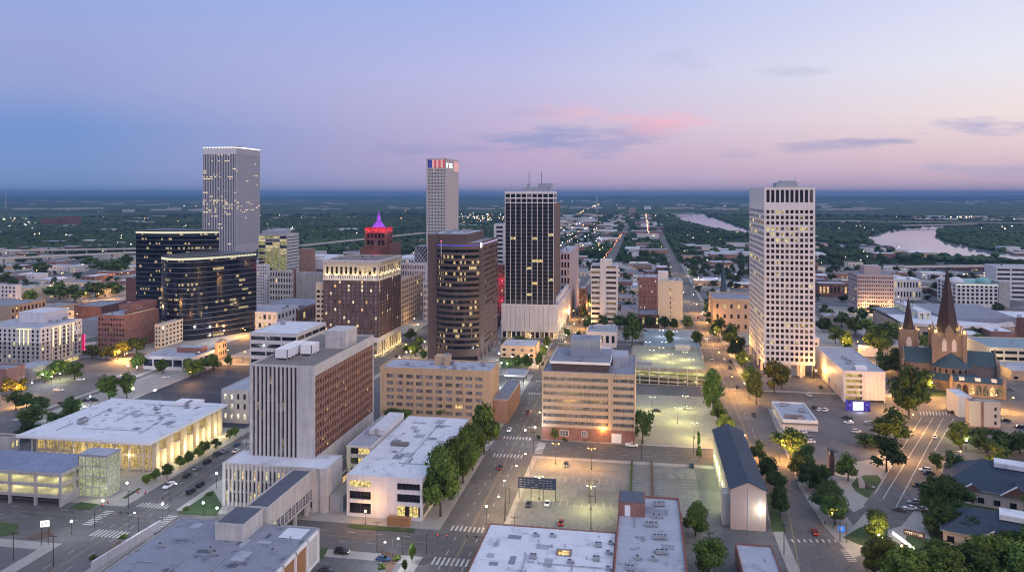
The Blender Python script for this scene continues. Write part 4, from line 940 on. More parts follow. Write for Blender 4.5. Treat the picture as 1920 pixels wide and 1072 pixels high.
q = MB(); q.box(x0 + 4, y0 + 5, z, xs - .6, y0 + 38, z + 3.6); b.part('upper_storey', q, 'granite_brown'); q = MB(); q.box(x0 + 3.2, y0 + 4.2, z + 3.6, xs + .2, y0 + 39, z + 4.4); b.part('upper_roof', q, 'roof_grey', None)
q = MB(); q.box(x0 + 3.1, y0 + 4.1, z + 3.55, xs + .3, y0 + 4.3, z + 4.7); q.box(xs + .1, y0 + 4.1, z + 3.55, xs + .4, y0 + 39, z + 4.7); q.box(x0 + 3.0, y0 + 4.1, z + 3.55, x0 + 3.3, y0 + 39, z + 4.7); b.part('roof_edge', q, 'paint_white')
mx0 = XatY(1070, y0 + 18); mx1 = XatY(1125, y0 + 18)
q = MB(); q.box(mx0, y0 + 18, z + 4.4, mx1, y0 + 32, z + 12.5)
for i in range(8): u = mx0 + (mx1 - mx0) * i / 7; q.box(u - .06, y0 + 17.9, z + 4.4, u + .06, y0 + 18, z + 12.5)
b.part('plant_room', q, 'metal_grey'); q = MB(); q.box(mx0 + .5, y0 + 18.5, z + 12.5, mx1 - .5, y0 + 31.5, z + 12.6); b.part('plant_room_roof', q, 'roof_worn')
q = MB(); q.box(xs + .8, y0 + 20, z, xs + 8, y0 + 36, z + 4.5); b.part('stair_penthouse', q, 'roof_mid')
for u, v in ((1085, 676), (1093, 677), (1155, 683), (1158, 686)): gx, gy = G(u, v, z + 4.4); b.unit(gx, gy, 1, z + (4.4 if u < 1140 else 0), .8)
b.clutter(5); b.done()
BO = (x0, x1, y0, z)
# --- multi-storey car park, lit inside
z = 9.2
gx0, gy1 = G(1177, 650, z); gx1, gy0 = G(1325, 696, z)
b = Bld('parking_garage', 'brightly lit concrete parking garage with ramps and open top deck', gx0 + 3, gx1, gy0, gy1, z, cat='parking garage', wall=('deck_concrete', 'concrete_light'), d=.4)
W = gx1 - gx0 - 3; B = b
b.mb.box(b.x0 + .4, b.y0 + 9, 0, b.x1 - .4, b.y1 - .4, z - .6, 0)
b.fbox('F', 0, W, z - 1.2, z + .5, -.5, 0, 0); b.fbox('F', 0, W, 0, .5, -.4, 0, 0)
o = b.at
for k, (za, zb_) in enumerate(((5.2, 3.6), (2.6, 1.2))):   # sloping ramps
    b.mb.hexa([b.at('F', 0, za - .35, 0), b.at('F', W, zb_ - .35, 0), b.at('F', W, zb_ - .35, -9), b.at('F', 0, za - .35, -9), b.at('F', 0, za + .6, 0), b.at('F', W, zb_ + .6, 0), b.at('F', W, zb_ + .55, -9), b.at('F', 0, za + .55, -9)], 0)
for i in range(9): u = W * i / 8; b.fbox('F', max(0, u - .3), min(W, u + .3), 0, z + 1.2, -.6, .12, 1)
q = MB(); q.box(b.x0 + .5, b.y0 + 8.8, .5, b.x1 - .5, b.y0 + 8.95, z - .7); b.part('lit_interior', q, 'lit_garage')
b.slab('R', 1); b.slab('L', 1); b.roof('deck_concrete', 1.0, cap='deck_concrete')
q = MB(); q.box(b.x1 - 16, b.y1 - 7, z, b.x1 - 6, b.y1 - 1, z + 3.4); b.part('stair_house', q, 'concrete_light')
q = MB(); q.box(b.x0 + 1, b.y0 + 14, z + .03, b.x0 + 13, b.y0 + 20, z + 1.1); b.part('ramp_wall', q, 'concrete')
for i in range(6):
    for j in range(2): lx, ly = b.x0 + 6 + i * (W - 12) / 5, b.y0 + 2.5; light_at(b.root, lx, ly, z - 1.6 if j else 2.2, (1., .93, .42), 170)
b.done()
GAR = b
# upper lot behind the garage
ux0, uy0 = G(1207, 646, 3.); ux1, _ = G(1311, 648, 3.); _, uy1 = G(1205, 617, 3.)
b = Bld('parking_deck', 'low teal surfaced parking deck behind the lit garage', ux0, ux1, gy1 + 3, uy1, 3., cat='parking deck', wall='concrete_light', d=.3)
b.body(); [b.slab(f) for f in 'FRL']; b.roof('deck_teal', .7); b.done()
UD = b
# --- pale tower with square windows
x0, x1, y0 = front(1433, 1528.5, 706); z = Zat(x0, y0, 352.5); y1 = YatX(1405, x0)
b = Bld('grid_tower', 'tall pale tower with a regular grid of square dark windows', x0, x1, y0, y1, z, wall=('stone_white', 'panel_white'), d=.55, cat='tower')
fh = 3.56; zb = 9.0; W = x1 - x0
b.mb.box(x0 + .55, y0 + .55, zb - 1, x1 - .55, y1 - .55, z - .02, 0)
b.mb.box(x0 + 5, y0 + 5, 0, x1 - 5, y1 - 5, zb, 1)
nf = 27; zt = zb + 1.3 + nf * fh
rl = {26: .15, 25: .1, 24: .03, 23: .6, 22: .4, 21: .5, 19: .1, 18: .25, 17: .25, 15: .4, 14: .4, 13: .45, 6: .35, 3: .2, 2: .05}
b.grid('F', 10, zb, nf, fh, 2.15, 1.3, 1.3, 1.3, 1.05, zlow=zb - 1, ztop=zt, lit=0, rowlit={k: rl.get(k, .01) for k in range(nf)}, lits=('lit_warm_room', 'lit_dim', 'lit_yellow'), gm='glass_brown', split=(1, 1), sp=-.02)
b.fbox('F', 0, W, zt, zt + 3.4, -.6, 0); b.grid('F', 10, zt + 3.4, 1, 9, z - zt - 4.6, .0, 1.3, 1.3, .9, zlow=zt + 3.4, gm='glass_dark', split=(2, 1))
b.grid('L', 9, zb, nf, fh, 1.9, 1.5, 1.0, 1.0, .5, zlow=zb - 1, ztop=zt, lit=0, rowlit={25: .5, 24: .75, 23: .4, 22: .4, 17: .7, 14: .3, 7: .9}, lits=('lit_dim', 'lit_yellow'), gm='glass_pale', sp=-.02); b.fbox('L', 0, y1 - y0, zt, z, -.6, 0, 0)
b.fbox('L', 1, y1 - y0 - 1, zt + 3.6, z - .8, 0, .05, 1); b.slab('R', 0, z0=zb - 1); b.slab('B', 0, z0=zb - 1)
for i in range(5):
    for (f, L) in (('F', W), ('L', y1 - y0), ('R', y1 - y0)):
        u = .2 + (L - 2) * i / 4; q = MB(); b.fbox(f, u, u + 1.5, 0, zb - 1, -1.7, -.2, 0, q); b.part('column', q, 'stone_white')
b.roof('roof_mid', .5); q = MB(); q.box(x0 + 9, y0 + 10, z, x0 + 22, y0 + 24, z + 3.6); q.box(x0 + 12, y0 + 11, z + 3.6, x0 + 21, y0 + 23, z + 4.6); b.part('plant_room', q, 'metal_grey')
q = MB(); q.tube((x0 + 12, y0 + 12, z), (x0 + 12, y0 + 12, z + 6), .08); q.tube((x0 + 21, y0 + 12, z + 3), (x0 + 21, y0 + 12, z + 8), .1); b.part('antenna', q, 'metal_grey'); b.units(7, (1, 2, 2), inset=1.5)
glass('glass_pale', (.2, .215, .26), .35, var=.15); glow('lit_warm_room', (1., .8, .38), 1.2, (.06, .04, .03), scale=1.3, lo=.1)
b.done()
GT = (x0, x1, y0, y1)
# --- dark tower with white mullions on a white base
x0, x1, y0 = front(940, 1046, 632); zp = Zat(x0, y0, 570); y1 = YatX(1070, x1)
tx0, tx1 = XatY(946.5, y0 + 3), XatY(1038.5, y0 + 3); ty0 = y0 + 3; ty1 = YatX(1050.5, tx1); tz = Zat(tx0, ty0, 360); ts = Zat(tx0, ty0, 381)
b = Bld('dark_tower', 'black glass tower striped by white mullions above a windowless white base', x0, x1, y0, y1, zp, wall=('stone_white', 'paint_dark', 'granite_brown', 'panel_white'), d=.5, cat='tower')
zc = 5.0; W = x1 - x0
b.mb.box(x0 + .5, y0 + .5, zc, x1 - .5, y1 - .5, zp - .02, 0); b.mb.box(x0 + 3, y0 + 3, 0, x1 - 3, y1 - 3, zc, 1)
for f, n in (('F', 12), ('R', 16), ('L', 16)):
    L = b.fr(f)[3]
    for i in range(n): b.fbox(f, L * i / n + .12, L * (i + 1) / n - .12, zc + .4, zp - 1, -.55, 0, 3); b.fbox(f, L * i / n + .2, L * i / n + 1.0, 0, zc + .4, -.9, -.1, 0)
    b.fbox(f, 0, L, zp - 1, zp, -.55, .1, 0)
    for i in range(n):
        if f in 'FR': b.w.append((f, L * (i + .5) / n + .5, 2.4, L / n - 1.2, 4.2, rnd.choice(('lit_warm', 'lit_dim', 'glass_brown', 'glass_dark')), (2, 1), 'metal_dark'))
b.roof('roof_mid', .4)
tb = b.tier(tx0, tx1, ty0, ty1, zp, tz)
cy1 = YatX(1044, tx1)
tb.mb.box(tx0 + .5, ty0 + .5, zp - .1, tx1 - .5, ty1 - .5, ts - .05, 1); tb.mb.box(tx0 + .5, ty0 + .5, ts - .1, tx1 - .5, cy1 - .5, tz, 0); tb.slab('R', 2, z0=zp, z1=ts); 
W = tx1 - tx0; nf = 26; fh = (ts - zp - 3) / nf
tb.grid('F', 9, zp + 3, nf, fh, fh * .62, fh * .3, .45, .45, .45, m=0, ms=1, sp=-.35, ztop=ts, zlow=zp, lit=0, rowlit={k: {5: .08, 6: .06, 4: .14, 8: .22, 9: .08, 10: .1, 3: .06, 16: .22, 17: .06, 1: .1}.get(k, .008) for k in range(nf)}, lits=('lit_yellow', 'lit_warm'), gm='glass_black', split=(3, 1), fm='paint_dark')
tb.grid('F', 9, ts, 2, (tz - ts - 1.2) / 2, 2.9, .7, .5, .5, .7, zlow=ts, ztop=tz, gm='glass_dark', split=(1, 1)); tb.grid('R', 2, ts, 2, (tz - ts - 1.2) / 2, 2.9, .7, .8, .8, .7, u1=cy1 - ty0, zlow=ts, ztop=tz)
glass('glass_black', (.009, .009, .014), .15, var=.5)
tb.y1 = cy1; tb.roof('roof_mid', .5)
q = MB(); q.box(tx0 + W * .36, ty0 + 6, tz, tx0 + W * .86, ty0 + 18, tz + 3.6); q.box(tx0 + W * .66, ty0 + 7, tz + 3.6, tx0 + W * .94, ty0 + 17, tz + 6.8); q.box(tx0 + W * .42, ty0 + 7, tz + 3.6, tx0 + W * .48, ty0 + 12, tz + 6.5); b.part('plant_room', q, 'metal_grey')
for uu in (.46, .72):
    q = MB(); ax = tx0 + W * uu; q.tube((ax, ty0 + 10, tz + 3.6), (ax, ty0 + 10, tz + 16.5), .22, .12, 6)
    for k in range(5): q.tube((ax, ty0 + 10, tz + 10 + k * 1.3), (ax, ty0 + 10, tz + 10.6 + k * 1.3), .32, .32, 6)
    b.part('antenna_mast', q, 'paint_dark')
q = MB(); q.tube((tx0 + W * .14, ty0 + 4, tz), (tx0 + W * .14, ty0 + 4, tz + 7.5), .1); q.tube((tx0 + W * .22, ty0 + 5, tz), (tx0 + W * .22, ty0 + 5, tz + 4), .1); q.tube((tx0 + W * .28, ty0 + 5, tz), (tx0 + W * .28, ty0 + 5, tz + 4), .1); q.tube((tx0 + W * .22, ty0 + 5, tz + 4), (tx0 + W * .28, ty0 + 5, tz + 4), .1); b.part('antenna', q, 'metal_grey')
q = MB(); q.box(tx1 + .5, ty0 + 8, zp, x1 - 1, y1 - 4, zp + 5); b.part('rooftop_box', q, 'stone_white')
for k in range(5): light_at(b.root, x1 + 2.5, y0 + 8 + k * 14, 2.2, (1., .8, .45), 700)
for k in range(3): light_at(b.root, x0 + 7 + k * 17, y0 - 2.5, 1.5, (1., .68, .3), 250)
b.done()
DT = (x0, x1, y0, y1)
glow('lit_tower', (1., .84, .5), 1.5, (1., .7, .3), scale=.3, lo=.5)
glass('lit_arch', (.03, .022, .015), lit=.35, lit_c=(1., .7, .3), st=.8, cell=(3, 3, 60))
glass('glass_dark_lit', (.015, .013, .013), lit=.62, lit_c=(1., .74, .34), st=.95, cell=(.8, 60, 60), var=.5); M['lit_brown'] = M['glass_dark_lit']
# --- brown tower with the rounded bay
bx1, by0 = G(899, 681); z = Zat(bx1, by0, 457); x0 = XatY(801, by0 - 2); xb = XatY(819, by0); y1 = YatX(933, bx1); zt = z + 6
b = Bld('brown_tower', 'dark brown tower with a rounded bay of banded windows and a blue light line', x0, bx1, by0, y1, z, wall=('granite_brown', 'granite_pink', 'paint_dark'), d=.5, cat='tower')
W = bx1 - xb; n = 20; sag = 8.0; fh = 3.82; nf = 18; zb = z - nf * fh - 3.4
def arc(t, o=0.):
    k = max(0., math.sin(math.pi * t)) ** .62; return (xb + W * t, by0 - (sag + o * .4) * k - o + .0)
out = [arc(i / n) for i in range(n + 1)]
b.mb.box(x0, by0 - .2, 0, xb + .3, y1 - 1, zt, 0)                                   # blank wing
b.mb.prism([arc(i / n, -.5) for i in range(n + 1)] + [(bx1 - .5, y1 - .5), (xb, y1 - .5)], 5.5, z - .05, 2)
def band(z0, z1, m, o=0.):
    P, Q = [arc(i / n, o) for i in range(n + 1)], [arc(i / n, -.7) for i in range(n + 1)]
    for i in range(n): b.mb.hexa([(*P[i], z0), (*P[i + 1], z0), (*Q[i + 1], z0), (*Q[i], z0), (*P[i], z1), (*P[i + 1], z1), (*Q[i + 1], z1), (*Q[i], z1)], m)
lo = 5.5
for k in range(nf):
    zf = zb + k * fh; band(lo, zf + 1.5, 0); lo = zf + fh - .25
    for i in range(n):
        g = 'glass_dark'
        r = rnd.random(); row = {1: .3, 2: .55, 3: .35, 4: .12, 7: .45, 8: .3, 11: .25, 12: .4, 13: .55, 14: .5, 15: .45, 16: .3, 17: .0}.get(k, .06)
        if r < row * (.9 if i < 4 else .55): g = 'lit_brown'
        p, q = arc(i / n, -.38), arc((i + 1) / n, -.38)
        key = ('bay', i, k, g)
        me = MB(); cx_, cy_ = (p[0] + q[0]) / 2, (p[1] + q[1]) / 2
        hz = (fh - 1.75) / 2; me.face([(p[0] - cx_, p[1] - cy_, -hz), (q[0] - cx_, q[1] - cy_, -hz), (q[0] - cx_, q[1] - cy_, hz), (p[0] - cx_, p[1] - cy_, hz)])
        if k > 9: link_mesh('bay_window', me.mesh('bay_window', M[g] if g != 'lit_brown' else M['glass_dark_lit']), b.root, (cx_ - b.root.location.x, cy_ - b.root.location.y, zf + 1.5 + hz))
        else:
            b.__dict__.setdefault('rest', {}).setdefault(g, MB()).face([(p[0], p[1], zf + 1.5), (q[0], q[1], zf + 1.5), (q[0], q[1], zf + 1.5 + 2 * hz), (p[0], p[1], zf + 1.5 + 2 * hz)])
    # flat side bay next to the blank wing is part of the same bands
band(lo, z + .9, 0)
rb = MB(); ks = list(b.rest)
for g in ks:
    for f in b.rest[g].f: rb.face([b.rest[g].v[i] for i in f], ks.index(g))
rb = b.part('bay_window', rb, ks); rb['kind'] = 'stuff'
L = y1 - by0
b.grid('R', 8, zb, nf, fh, 2.1, 1.4, 1.2, 1., 1.3, m=0, zlow=5.5, ztop=z + .9, lit=.0, gm='glass_brown', sp=-.03)
for i in range(6): q = MB(); u = .3 + (L - 1.6) * i / 5; b.fbox('R', u, u + 1.3, 0, 5.6, -1.2, .2, 0, q); b.part('column', q, 'granite_pink')
b.mb.box(xb + 2, by0 + 3, 0, bx1 - 2, y1 - 2, 5.6, 2)
q = MB(); q.prism([arc(i / n, -.6) for i in range(n + 1)] + [(bx1 - .6, y1 - .6), (xb, y1 - .6)], z - .05, z + .1); b.part('roof', q, 'roof_mid')
px1 = XatY(876, by0 + 4); q = MB(); q.box(x0 + .2, by0 + 3, z, px1, y1 - 6, zt + .3, 0); b.part('penthouse', q, ['granite_brown'])
q = MB(); q.box(x0 + .6, by0 + 3.4, zt + .3, px1 - .4, y1 - 6.4, zt + .4); b.part('penthouse_roof', q, 'roof_mid')
for i in range(14): b.unit(rnd.uniform(x0 + 3, px1 - 3), rnd.uniform(by0 + 6, y1 - 10), rnd.choice((0, 1, 0)), zt + .4, .9)
for _ in range(5): b.unit(rnd.uniform(px1 + 2, bx1 - 2), rnd.uniform(by0 + 8, y1 - 4), 1, z + .1, .8)
q = MB(); lz = z - 1.1
P = [arc(i / n, .12) for i in range(n + 1)]
for i in range(n): q.hexa([(P[i][0], P[i][1], lz), (P[i + 1][0], P[i + 1][1], lz), (P[i + 1][0], P[i + 1][1] + .1, lz), (P[i][0], P[i][1] + .1, lz), (P[i][0], P[i][1], lz + .5), (P[i + 1][0], P[i + 1][1], lz + .5), (P[i + 1][0], P[i + 1][1] + .1, lz + .5), (P[i][0], P[i][1] + .1, lz + .5)])
b.part('light_strip', q, 'neon_blue'); q = MB(); b.fbox('R', 9, L, lz, lz + .5, .02, .12, 0, q); b.part('light_strip', q, 'strip_violet') if 'strip_violet' in M else b.part('light_strip', q, glow('strip_violet', (.6, .5, 1.), 1.5))
q = MB(); q.tube((xb + W * .16, by0 - 6.4, z - 9), (xb + W * .16, by0 - 6.4, z + 1.6), .18); b.part('flag_pole', q, 'paint_white'); q = MB(); q.ball((xb + W * .16, by0 - 6.4, z + 2), .5); b.part('beacon', q, 'neon_pink')
text_part('sign_letters', 'ISB', 4.6, 'sign_white', b.root, (bx1 + .15, by0 + 5.0, z - 1.4), (R(90), 0, R(90)))
b.done()
# --- old brown brick hotel with cream crown
x1 = -186.; y0 = YatX(710, x1); x0 = XatY(606, y0); y1 = YatX(751.5, x1); z = Zat(x1, y0, 490)
b = Bld('brick_hotel', 'dark brown brick hotel block with a floodlit cream crown and cornice', x0, x1, y0, y1, z, wall=('brick_brown', 'stone_cream', 'stone_white'), d=.4, cat='hotel')
b.body(); W = x1 - x0; L = y1 - y0; zc = Zat(x1, y0, 527); zg = 13.0; nf = 14; fh = (zc - zg - .5) / nf
for f, cols in (('F', 12), ('R', 9)):
    b.grid(f, cols, zg, nf, fh, 2.0, 1.2, 1.6, 1.6, (b.fr(f)[3] - 3.2) / cols - 1.25 + .0, m=0, zlow=zg, ztop=zc, gm='glass_curtain', lit=.1, lits=('lit_white', 'lit_warm'), split=(1, 2), fm='paint_white')
    LL = b.fr(f)[3]
    b.fbox(f, 0, LL, zc, zc + .9, -.45, .35, 1); b.grid(f, cols * 2, zc + .9, 1, 4, 1.5, .7, .8, .8, .9, m=2, zlow=zc + .9, ztop=zc + 3.6, gm='glass_brown')
    b.fbox(f, 0, LL, zc + 3.6, zc + 4.2, -.45, .4, 1)
    b.grid(f, cols - 1 if f == 'F' else cols + 2, zc + 4.2, 1, 8, 5.2, .4, 2.2, 2.2, 1.7, m=1, zlow=zc + 4.2, ztop=z - 2.2, gm='lit_arch', lit=0, split=(1, 2), fm='stone_cream')
    b.fbox(f, -.1, LL + .1, z - 2.2, z - 1.2, -.45, .5, 1); b.fbox(f, -.2, LL + .2, z - 1.2, z + .4, -.45, 1.0, 2)
    for i in range(cols * 2): u = LL * (i + .5) / (cols * 2); b.fbox(f, u - .3, u + .3, z - .9, z - .2, 1.0, 1.12, 0)
    b.fbox(f, 0, LL, zg - 3.5, zg, -.45, .3, 2); b.fbox(f, 0, LL, 0, .8, -.45, .25, 1)
    nn = 9 if f == 'F' else 11
    for i in range(nn + 1): u = .6 + (LL - 1.2) * i / nn; b.fbox(f, u - .55, u + .55, .8, zg - 3.5, -.45, .4, 1)
    for i in range(nn): b.w.append((f, .6 + (LL - 1.2) * (i + .5) / nn, 5.1, (LL - 1.2) / nn - 1.1, 8.2, rnd.choice(('lit_warm', 'lit_dim', 'glass_brown')), (2, 2), 'metal_dark'))
    for i in range(nn): p = b.at(f, LL * (i + .5) / nn, 1.2, 1.6); light_at(b.root, *p, (1., .72, .32), 160, .2)
    for i in range(6): p = b.at(f, LL * (i + .5) / 6, zc + 4.6, 1.4); light_at(b.root, *p, (1., .76, .36), 190, .2)
b.slab('L'); b.slab('B'); b.roof('roof_brown', .5, cap='stone_cream'); b.units(10, (0, 1, 2)); b.done()
HO = (x0, x1, y0, y1)
b = Bld('pale_slab', 'narrow cream side building lit from below beside the brown brick hotel', XatY(592, y0 + 5), x0 - .3, y0 + 5, y0 + 30, Zat(x0, y0 + 5, 530), wall='stone_cream', d=.3); b.body(); b.grid('F', 2, 6, 11, 3.6, 2, 1.2, .6, .6, 1.2, gm='glass_brown'); b.slab('L'); b.slab('R'); b.roof('roof_mid', .4); light_at(b.root, b.x0 + 3, b.y0 - 3, 4, (1., .75, .35), 900); b.done()
# --- red lit tower with the violet spire
y0 = 690.; x0 = XatY(684, y0); x1 = XatY(725, y0); z = Zat(x0, y0, 427)
b = Bld('spire_tower', 'red brick stepped tower floodlit red under a glowing violet spire', x0, x1, y0, y0 + 17, z, wall=('brick_dark', 'brick_red'), d=.5, cat='tower')
b.body(); W = x1 - x0
z1 = Zat(x0, y0, 459)
b.slab('F', 0, z1=z1 - 1); b.slab('R', 0, z1=z1 - 1); b.slab('L', 0)
b.grid('F', 5, z1 - 1, 2, 6.5, 4.4, 1.0, 2.2, 2.2, .8, m=0, zlow=z1 - 1, gm='glass_dark', sp=-.2); b.grid('R', 4, z1 - 1, 2, 6.5, 4.4, 1.0, 2., 2., .8, m=0, zlow=z1 - 1, sp=-.2)
b.fbox('F', 0, W, z1 - 1.6, z1 - 1, -.5, .4, 1); b.fbox('R', 0, 17, z1 - 1.6, z1 - 1, -.5, .4, 1)
q = MB(); xa, xb_ = XatY(675, y0 - 3), XatY(691, y0 - 3); q.box(xa, y0 - 3, 0, x1 - 3, y0 - .1, Zat(xa, y0, 463)); q.box(x1 + .1, y0 + 2, 0, XatY(737, y0 + 2), y0 + 26, Zat(x1, y0, 457)); b.part('wing', q, 'brick_dark')
b.roof('roof_brown', .5)
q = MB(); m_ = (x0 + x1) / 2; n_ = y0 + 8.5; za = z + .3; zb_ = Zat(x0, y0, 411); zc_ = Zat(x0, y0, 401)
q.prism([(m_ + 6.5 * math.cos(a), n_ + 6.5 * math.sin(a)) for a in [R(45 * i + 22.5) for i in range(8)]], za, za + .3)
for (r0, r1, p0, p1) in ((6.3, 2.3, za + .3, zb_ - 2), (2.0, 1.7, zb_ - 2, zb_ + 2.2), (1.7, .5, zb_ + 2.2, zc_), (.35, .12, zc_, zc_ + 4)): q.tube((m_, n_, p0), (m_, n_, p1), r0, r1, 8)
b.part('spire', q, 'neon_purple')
q = MB()
for f, LL in (('F', W), ('R', 17)): b.fbox(f, .5, LL - .5, z - 1.1, z - .3, 0.02, .3, 0, q)
b.part('light_strip', q, 'neon_red')
for i in range(3): light_at(b.root, x0 + W * (i + .5) / 3, y0 - 2.2, z - 1.5, (1., .04, .1), 1000); light_at(b.root, x1 + 2.2, y0 + 17 * (i + .5) / 3, z - 1.5, (1., .05, .12), 600)
light_at(b.root, m_, y0 - 4, z1 - 12, (1., .04, .06), 1500)
b.done()
# --- tallest tower
D = 1440.; y0 = D * CY + (443 - CX) / F * D * SY; x1 = XatY(443, y0); x0 = XatY(380, y0); y1 = YatX(487.5, x1); z = Zat(x1, y0, 277)
mat('panel_lilac', (.4, .37, .4), .5, .08); mat('spandrel_blue', (.09, .1, .14), .5)
b = Bld('tallest_tower', 'tallest tower with closely ribbed facade and a lit roof edge', x0, x1, y0, y1, z, wall=('stone_white', 'panel_lilac', 'spandrel_blue'), d=.8, cat='tower')
b.body(); W = x1 - x0; L = y1 - y0; nf = 46; zt = Zat(x1, y0, 289); fh = (zt - 20) / nf
rw = {45: .45, 42: .6, 38: .35, 40: 0, 37: .5, 36: .25, 34: .4, 33: .5, 31: .12, 28: .2, 27: .2, 26: .3, 24: .25, 22: .9, 21: .6, 20: .85, 19: .7, 18: .75, 17: .55, 16: .4, 15: .35, 14: .25, 10: .2}
b.fbox('F', 0, W, zt, z, -.85, .1, 0); b.fbox('R', 0, L, zt, z, -.85, .1, 1); b.slab('L', 0); b.slab('B', 0)
b.grid('F', 20, 20, nf, fh, fh * .48, fh * .34, 1.2, 1.2, .95, m=0, ms=2, sp=-.6, ztop=zt, lit=0, rowlit={k: rw.get(k, .02) for k in range(nf)}, lits=('lit_tower', 'lit_tower', 'glass_blue', 'lit_dim'), gm='glass_blue', runs=3)
b.grid('R', 22, 20, nf, fh, fh * .45, fh * .35, 1.2, 1.2, .5, m=1, ms=1, sp=-.12, ztop=zt, lit=0, rowlit={k: rw.get(k + 1, .02) * .4 for k in range(nf)}, lits=('lit_tower', 'glass_pale', 'lit_dim'), gm='glass_pale', runs=4)
for f, LL in (('F', W), ('R', L)):
    q = MB()
    if f == 'F': [b.fbox(f, LL * (i + .2) / 11, LL * (i + .75) / 11, z - .2, z + 1.6, .1, .6, 0, q) for i in range(11)]
    else: b.fbox(f, 0, LL, z - .4, z + 1.4, .1, .6, 0, q)
    b.part('light_strip', q, 'strip_white')
b.roof('roof_mid', .6); q = MB(); q.box(x0 + W * .85, y0 + 10, z, x1 - 2, y0 + 20, z + 3.5); b.part('plant_room', q, 'metal_dark'); b.done()
# --- tower with the flag coloured crown
D = 900.; y0 = D * CY + (836 - CX) / F * D * SY; x1 = XatY(836.5, y0); x0 = XatY(799.5, y0); y1 = YatX(859.7, x1); z = Zat(x1, y0, 298)
b = Bld('flag_crown_tower', 'slim pale tower whose crown glows blue and red with white letters', x0, x1, y0, y1, z, wall=('concrete_light', 'concrete_warm'), d=.5, cat='tower')
b.body(); W = x1 - x0; L = y1 - y0; zt = Zat(x1, y0, 315); fh = 3.74; nf = 38; zb = zt - 1 - nf * fh
b.grid('F', 12, zb, nf, fh, 2.2, 1.0, 1.6, 1.6, .85, m=0, ztop=zt, lit=.006, lits=('lit_warm',)); b.slab('R', 1); b.slab('L'); b.slab('B')
for k in range(nf): b.fbox('R', 0, L, zb + k * fh, zb + k * fh + .25, 0, .06, 0)
b.fbox('F', 0, W, z - 1, z, -.55, 0); b.fbox('F', 0, 1.6, zt, z, -.55, 0); b.fbox('F', W - 1.6, W, zt, z, -.55, 0)
for i in range(8):
    q = MB(); u = 1.6 + (W - 3.2) * i / 8; b.fbox('F', u + .15, u + (W - 3.2) / 8 - .15, zt + .3, z - 1, -.45, -.2, 0, q); b.part('crown_panel', q, 'crown_blue' if i < 2 else 'crown_red' if i % 2 else 'crown_rose')
q = MB(); b.fbox('R', L * .62, L - .5, zt - 3, z - 1.5, .02, .12, 0, q); b.part('crown_panel', q, 'crown_rose')
text_part('sign_letters', 'BOK', 7.2, 'sign_white', b.root, (x1 + .2, y0 + L * .36, zt + 3.0), (R(90), 0, R(90)))
q = MB(); b.fbox('R', L * .035, L * .085, zt + .4, zt + 5.8, .1, .3, 0, q); b.fbox('R', L * .085, L * .15, zt + 4.6, zt + 5.8, .1, .3, 0, q); b.part('sign_emblem', q, 'sign_white')
b.roof('roof_mid', .5); b.units(4, (1, 2), inset=4); b.done()
# --- curved black glass complex
def curved(name, label, uL, uR, v, vtop, sag, back, nf, depthm, gl):
    x0, y0 = G(uL, v); x1 = XatY(uR, y0 + back); W = x1 - x0; z = Zat((x0 + x1) / 2, y0 - sag, vtop); n = 26
    FOOT.append((x0, x1, y0 - sag, y0 + depthm))
    r = empty(name, (x0 + x1) / 2, y0, 0); tag(r, label, 'office building')
    arc = lambda t, o=0.: (x0 + W * t + o * max(0, t - .6), y0 - sag * math.sin(math.pi * t) + back * t ** 2.2 - o)
    g = MB(); P = [arc(i / n) for i in range(n + 1)]; g.prism(P + [(x0, y0 + depthm)], 0, z, 0)
    fh = z / nf; bb = g
    for k in range(1, nf):
        zz = k * fh
        A, B_ = [arc(i / n, .22) for i in range(n + 1)], [arc(i / n, -.1) for i in range(n + 1)]
        for i in range(n): bb.hexa([(*A[i], zz), (*A[i + 1], zz), (*B_[i + 1], zz), (*B_[i], zz), (*A[i], zz + .4), (*A[i + 1], zz + .4), (*B_[i + 1], zz + .4), (*B_[i], zz + .4)], 1)
    g.build('curtain_wall', [M[gl], M['metal_blue']], r)
    q = MB(); A, B_ = [arc(i / n, .5) for i in range(n + 1)], [arc(i / n, -.5) for i in range(n + 1)]
    for i in range(n):
        for j in range(4):
            f = lambda P_, s: (P_[i][0] + (P_[i + 1][0] - P_[i][0]) * s, P_[i][1] + (P_[i + 1][1] - P_[i][1]) * s); s0, s1 = (j + .12) / 4, (j + .78) / 4
            q.hexa([(*f(A, s0), z - 2.), (*f(A, s1), z - 2.), (*f(B_, s1), z - 2.), (*f(B_, s0), z - 2.), (*f(A, s0), z - .3), (*f(A, s1), z - .3), (*f(B_, s1), z - .3), (*f(B_, s0), z - .3)])
    q.build('light_strip', M['strip_cream'], r)
    q = MB(); q.prism([arc(i / n, .6) for i in range(n + 1)] + [(x0, y0 + depthm)], z, z + .7); q.build('roof', M['metal_dark'], r)
    return x0, x1, y0, z
mat('metal_blue', (.16, .17, .21), .4, .1, metal=.3); glow('strip_cream', (1., .94, .72), .8)
glass('glass_curtain_black', (.007, .01, .02), .1, spec=.6, lit=.235, lit_c=(1., .76, .36), st=.8, cell=(1.15, 60., 3.8), band=(.3, .78)); glass('glass_curtain_black_b', (.007, .01, .02), .1, spec=.6, lit=.245, lit_c=(1., .78, .4), st=.75, cell=(1.3, 60., 3.9), band=(.3, .78))
curved('curved_glass_office', 'taller curved black glass office with a lit roof line behind its lower twin', 255, 411, 612, 434, 4, 14, 21, 45, 'glass_curtain_black_b')
CG = curved('curved_glass_office', 'lower curved black glass office bulging towards the plaza with a lit roof line', 303, 481, 634, 485, 16, 48, 16, 62, 'glass_curtain_black')
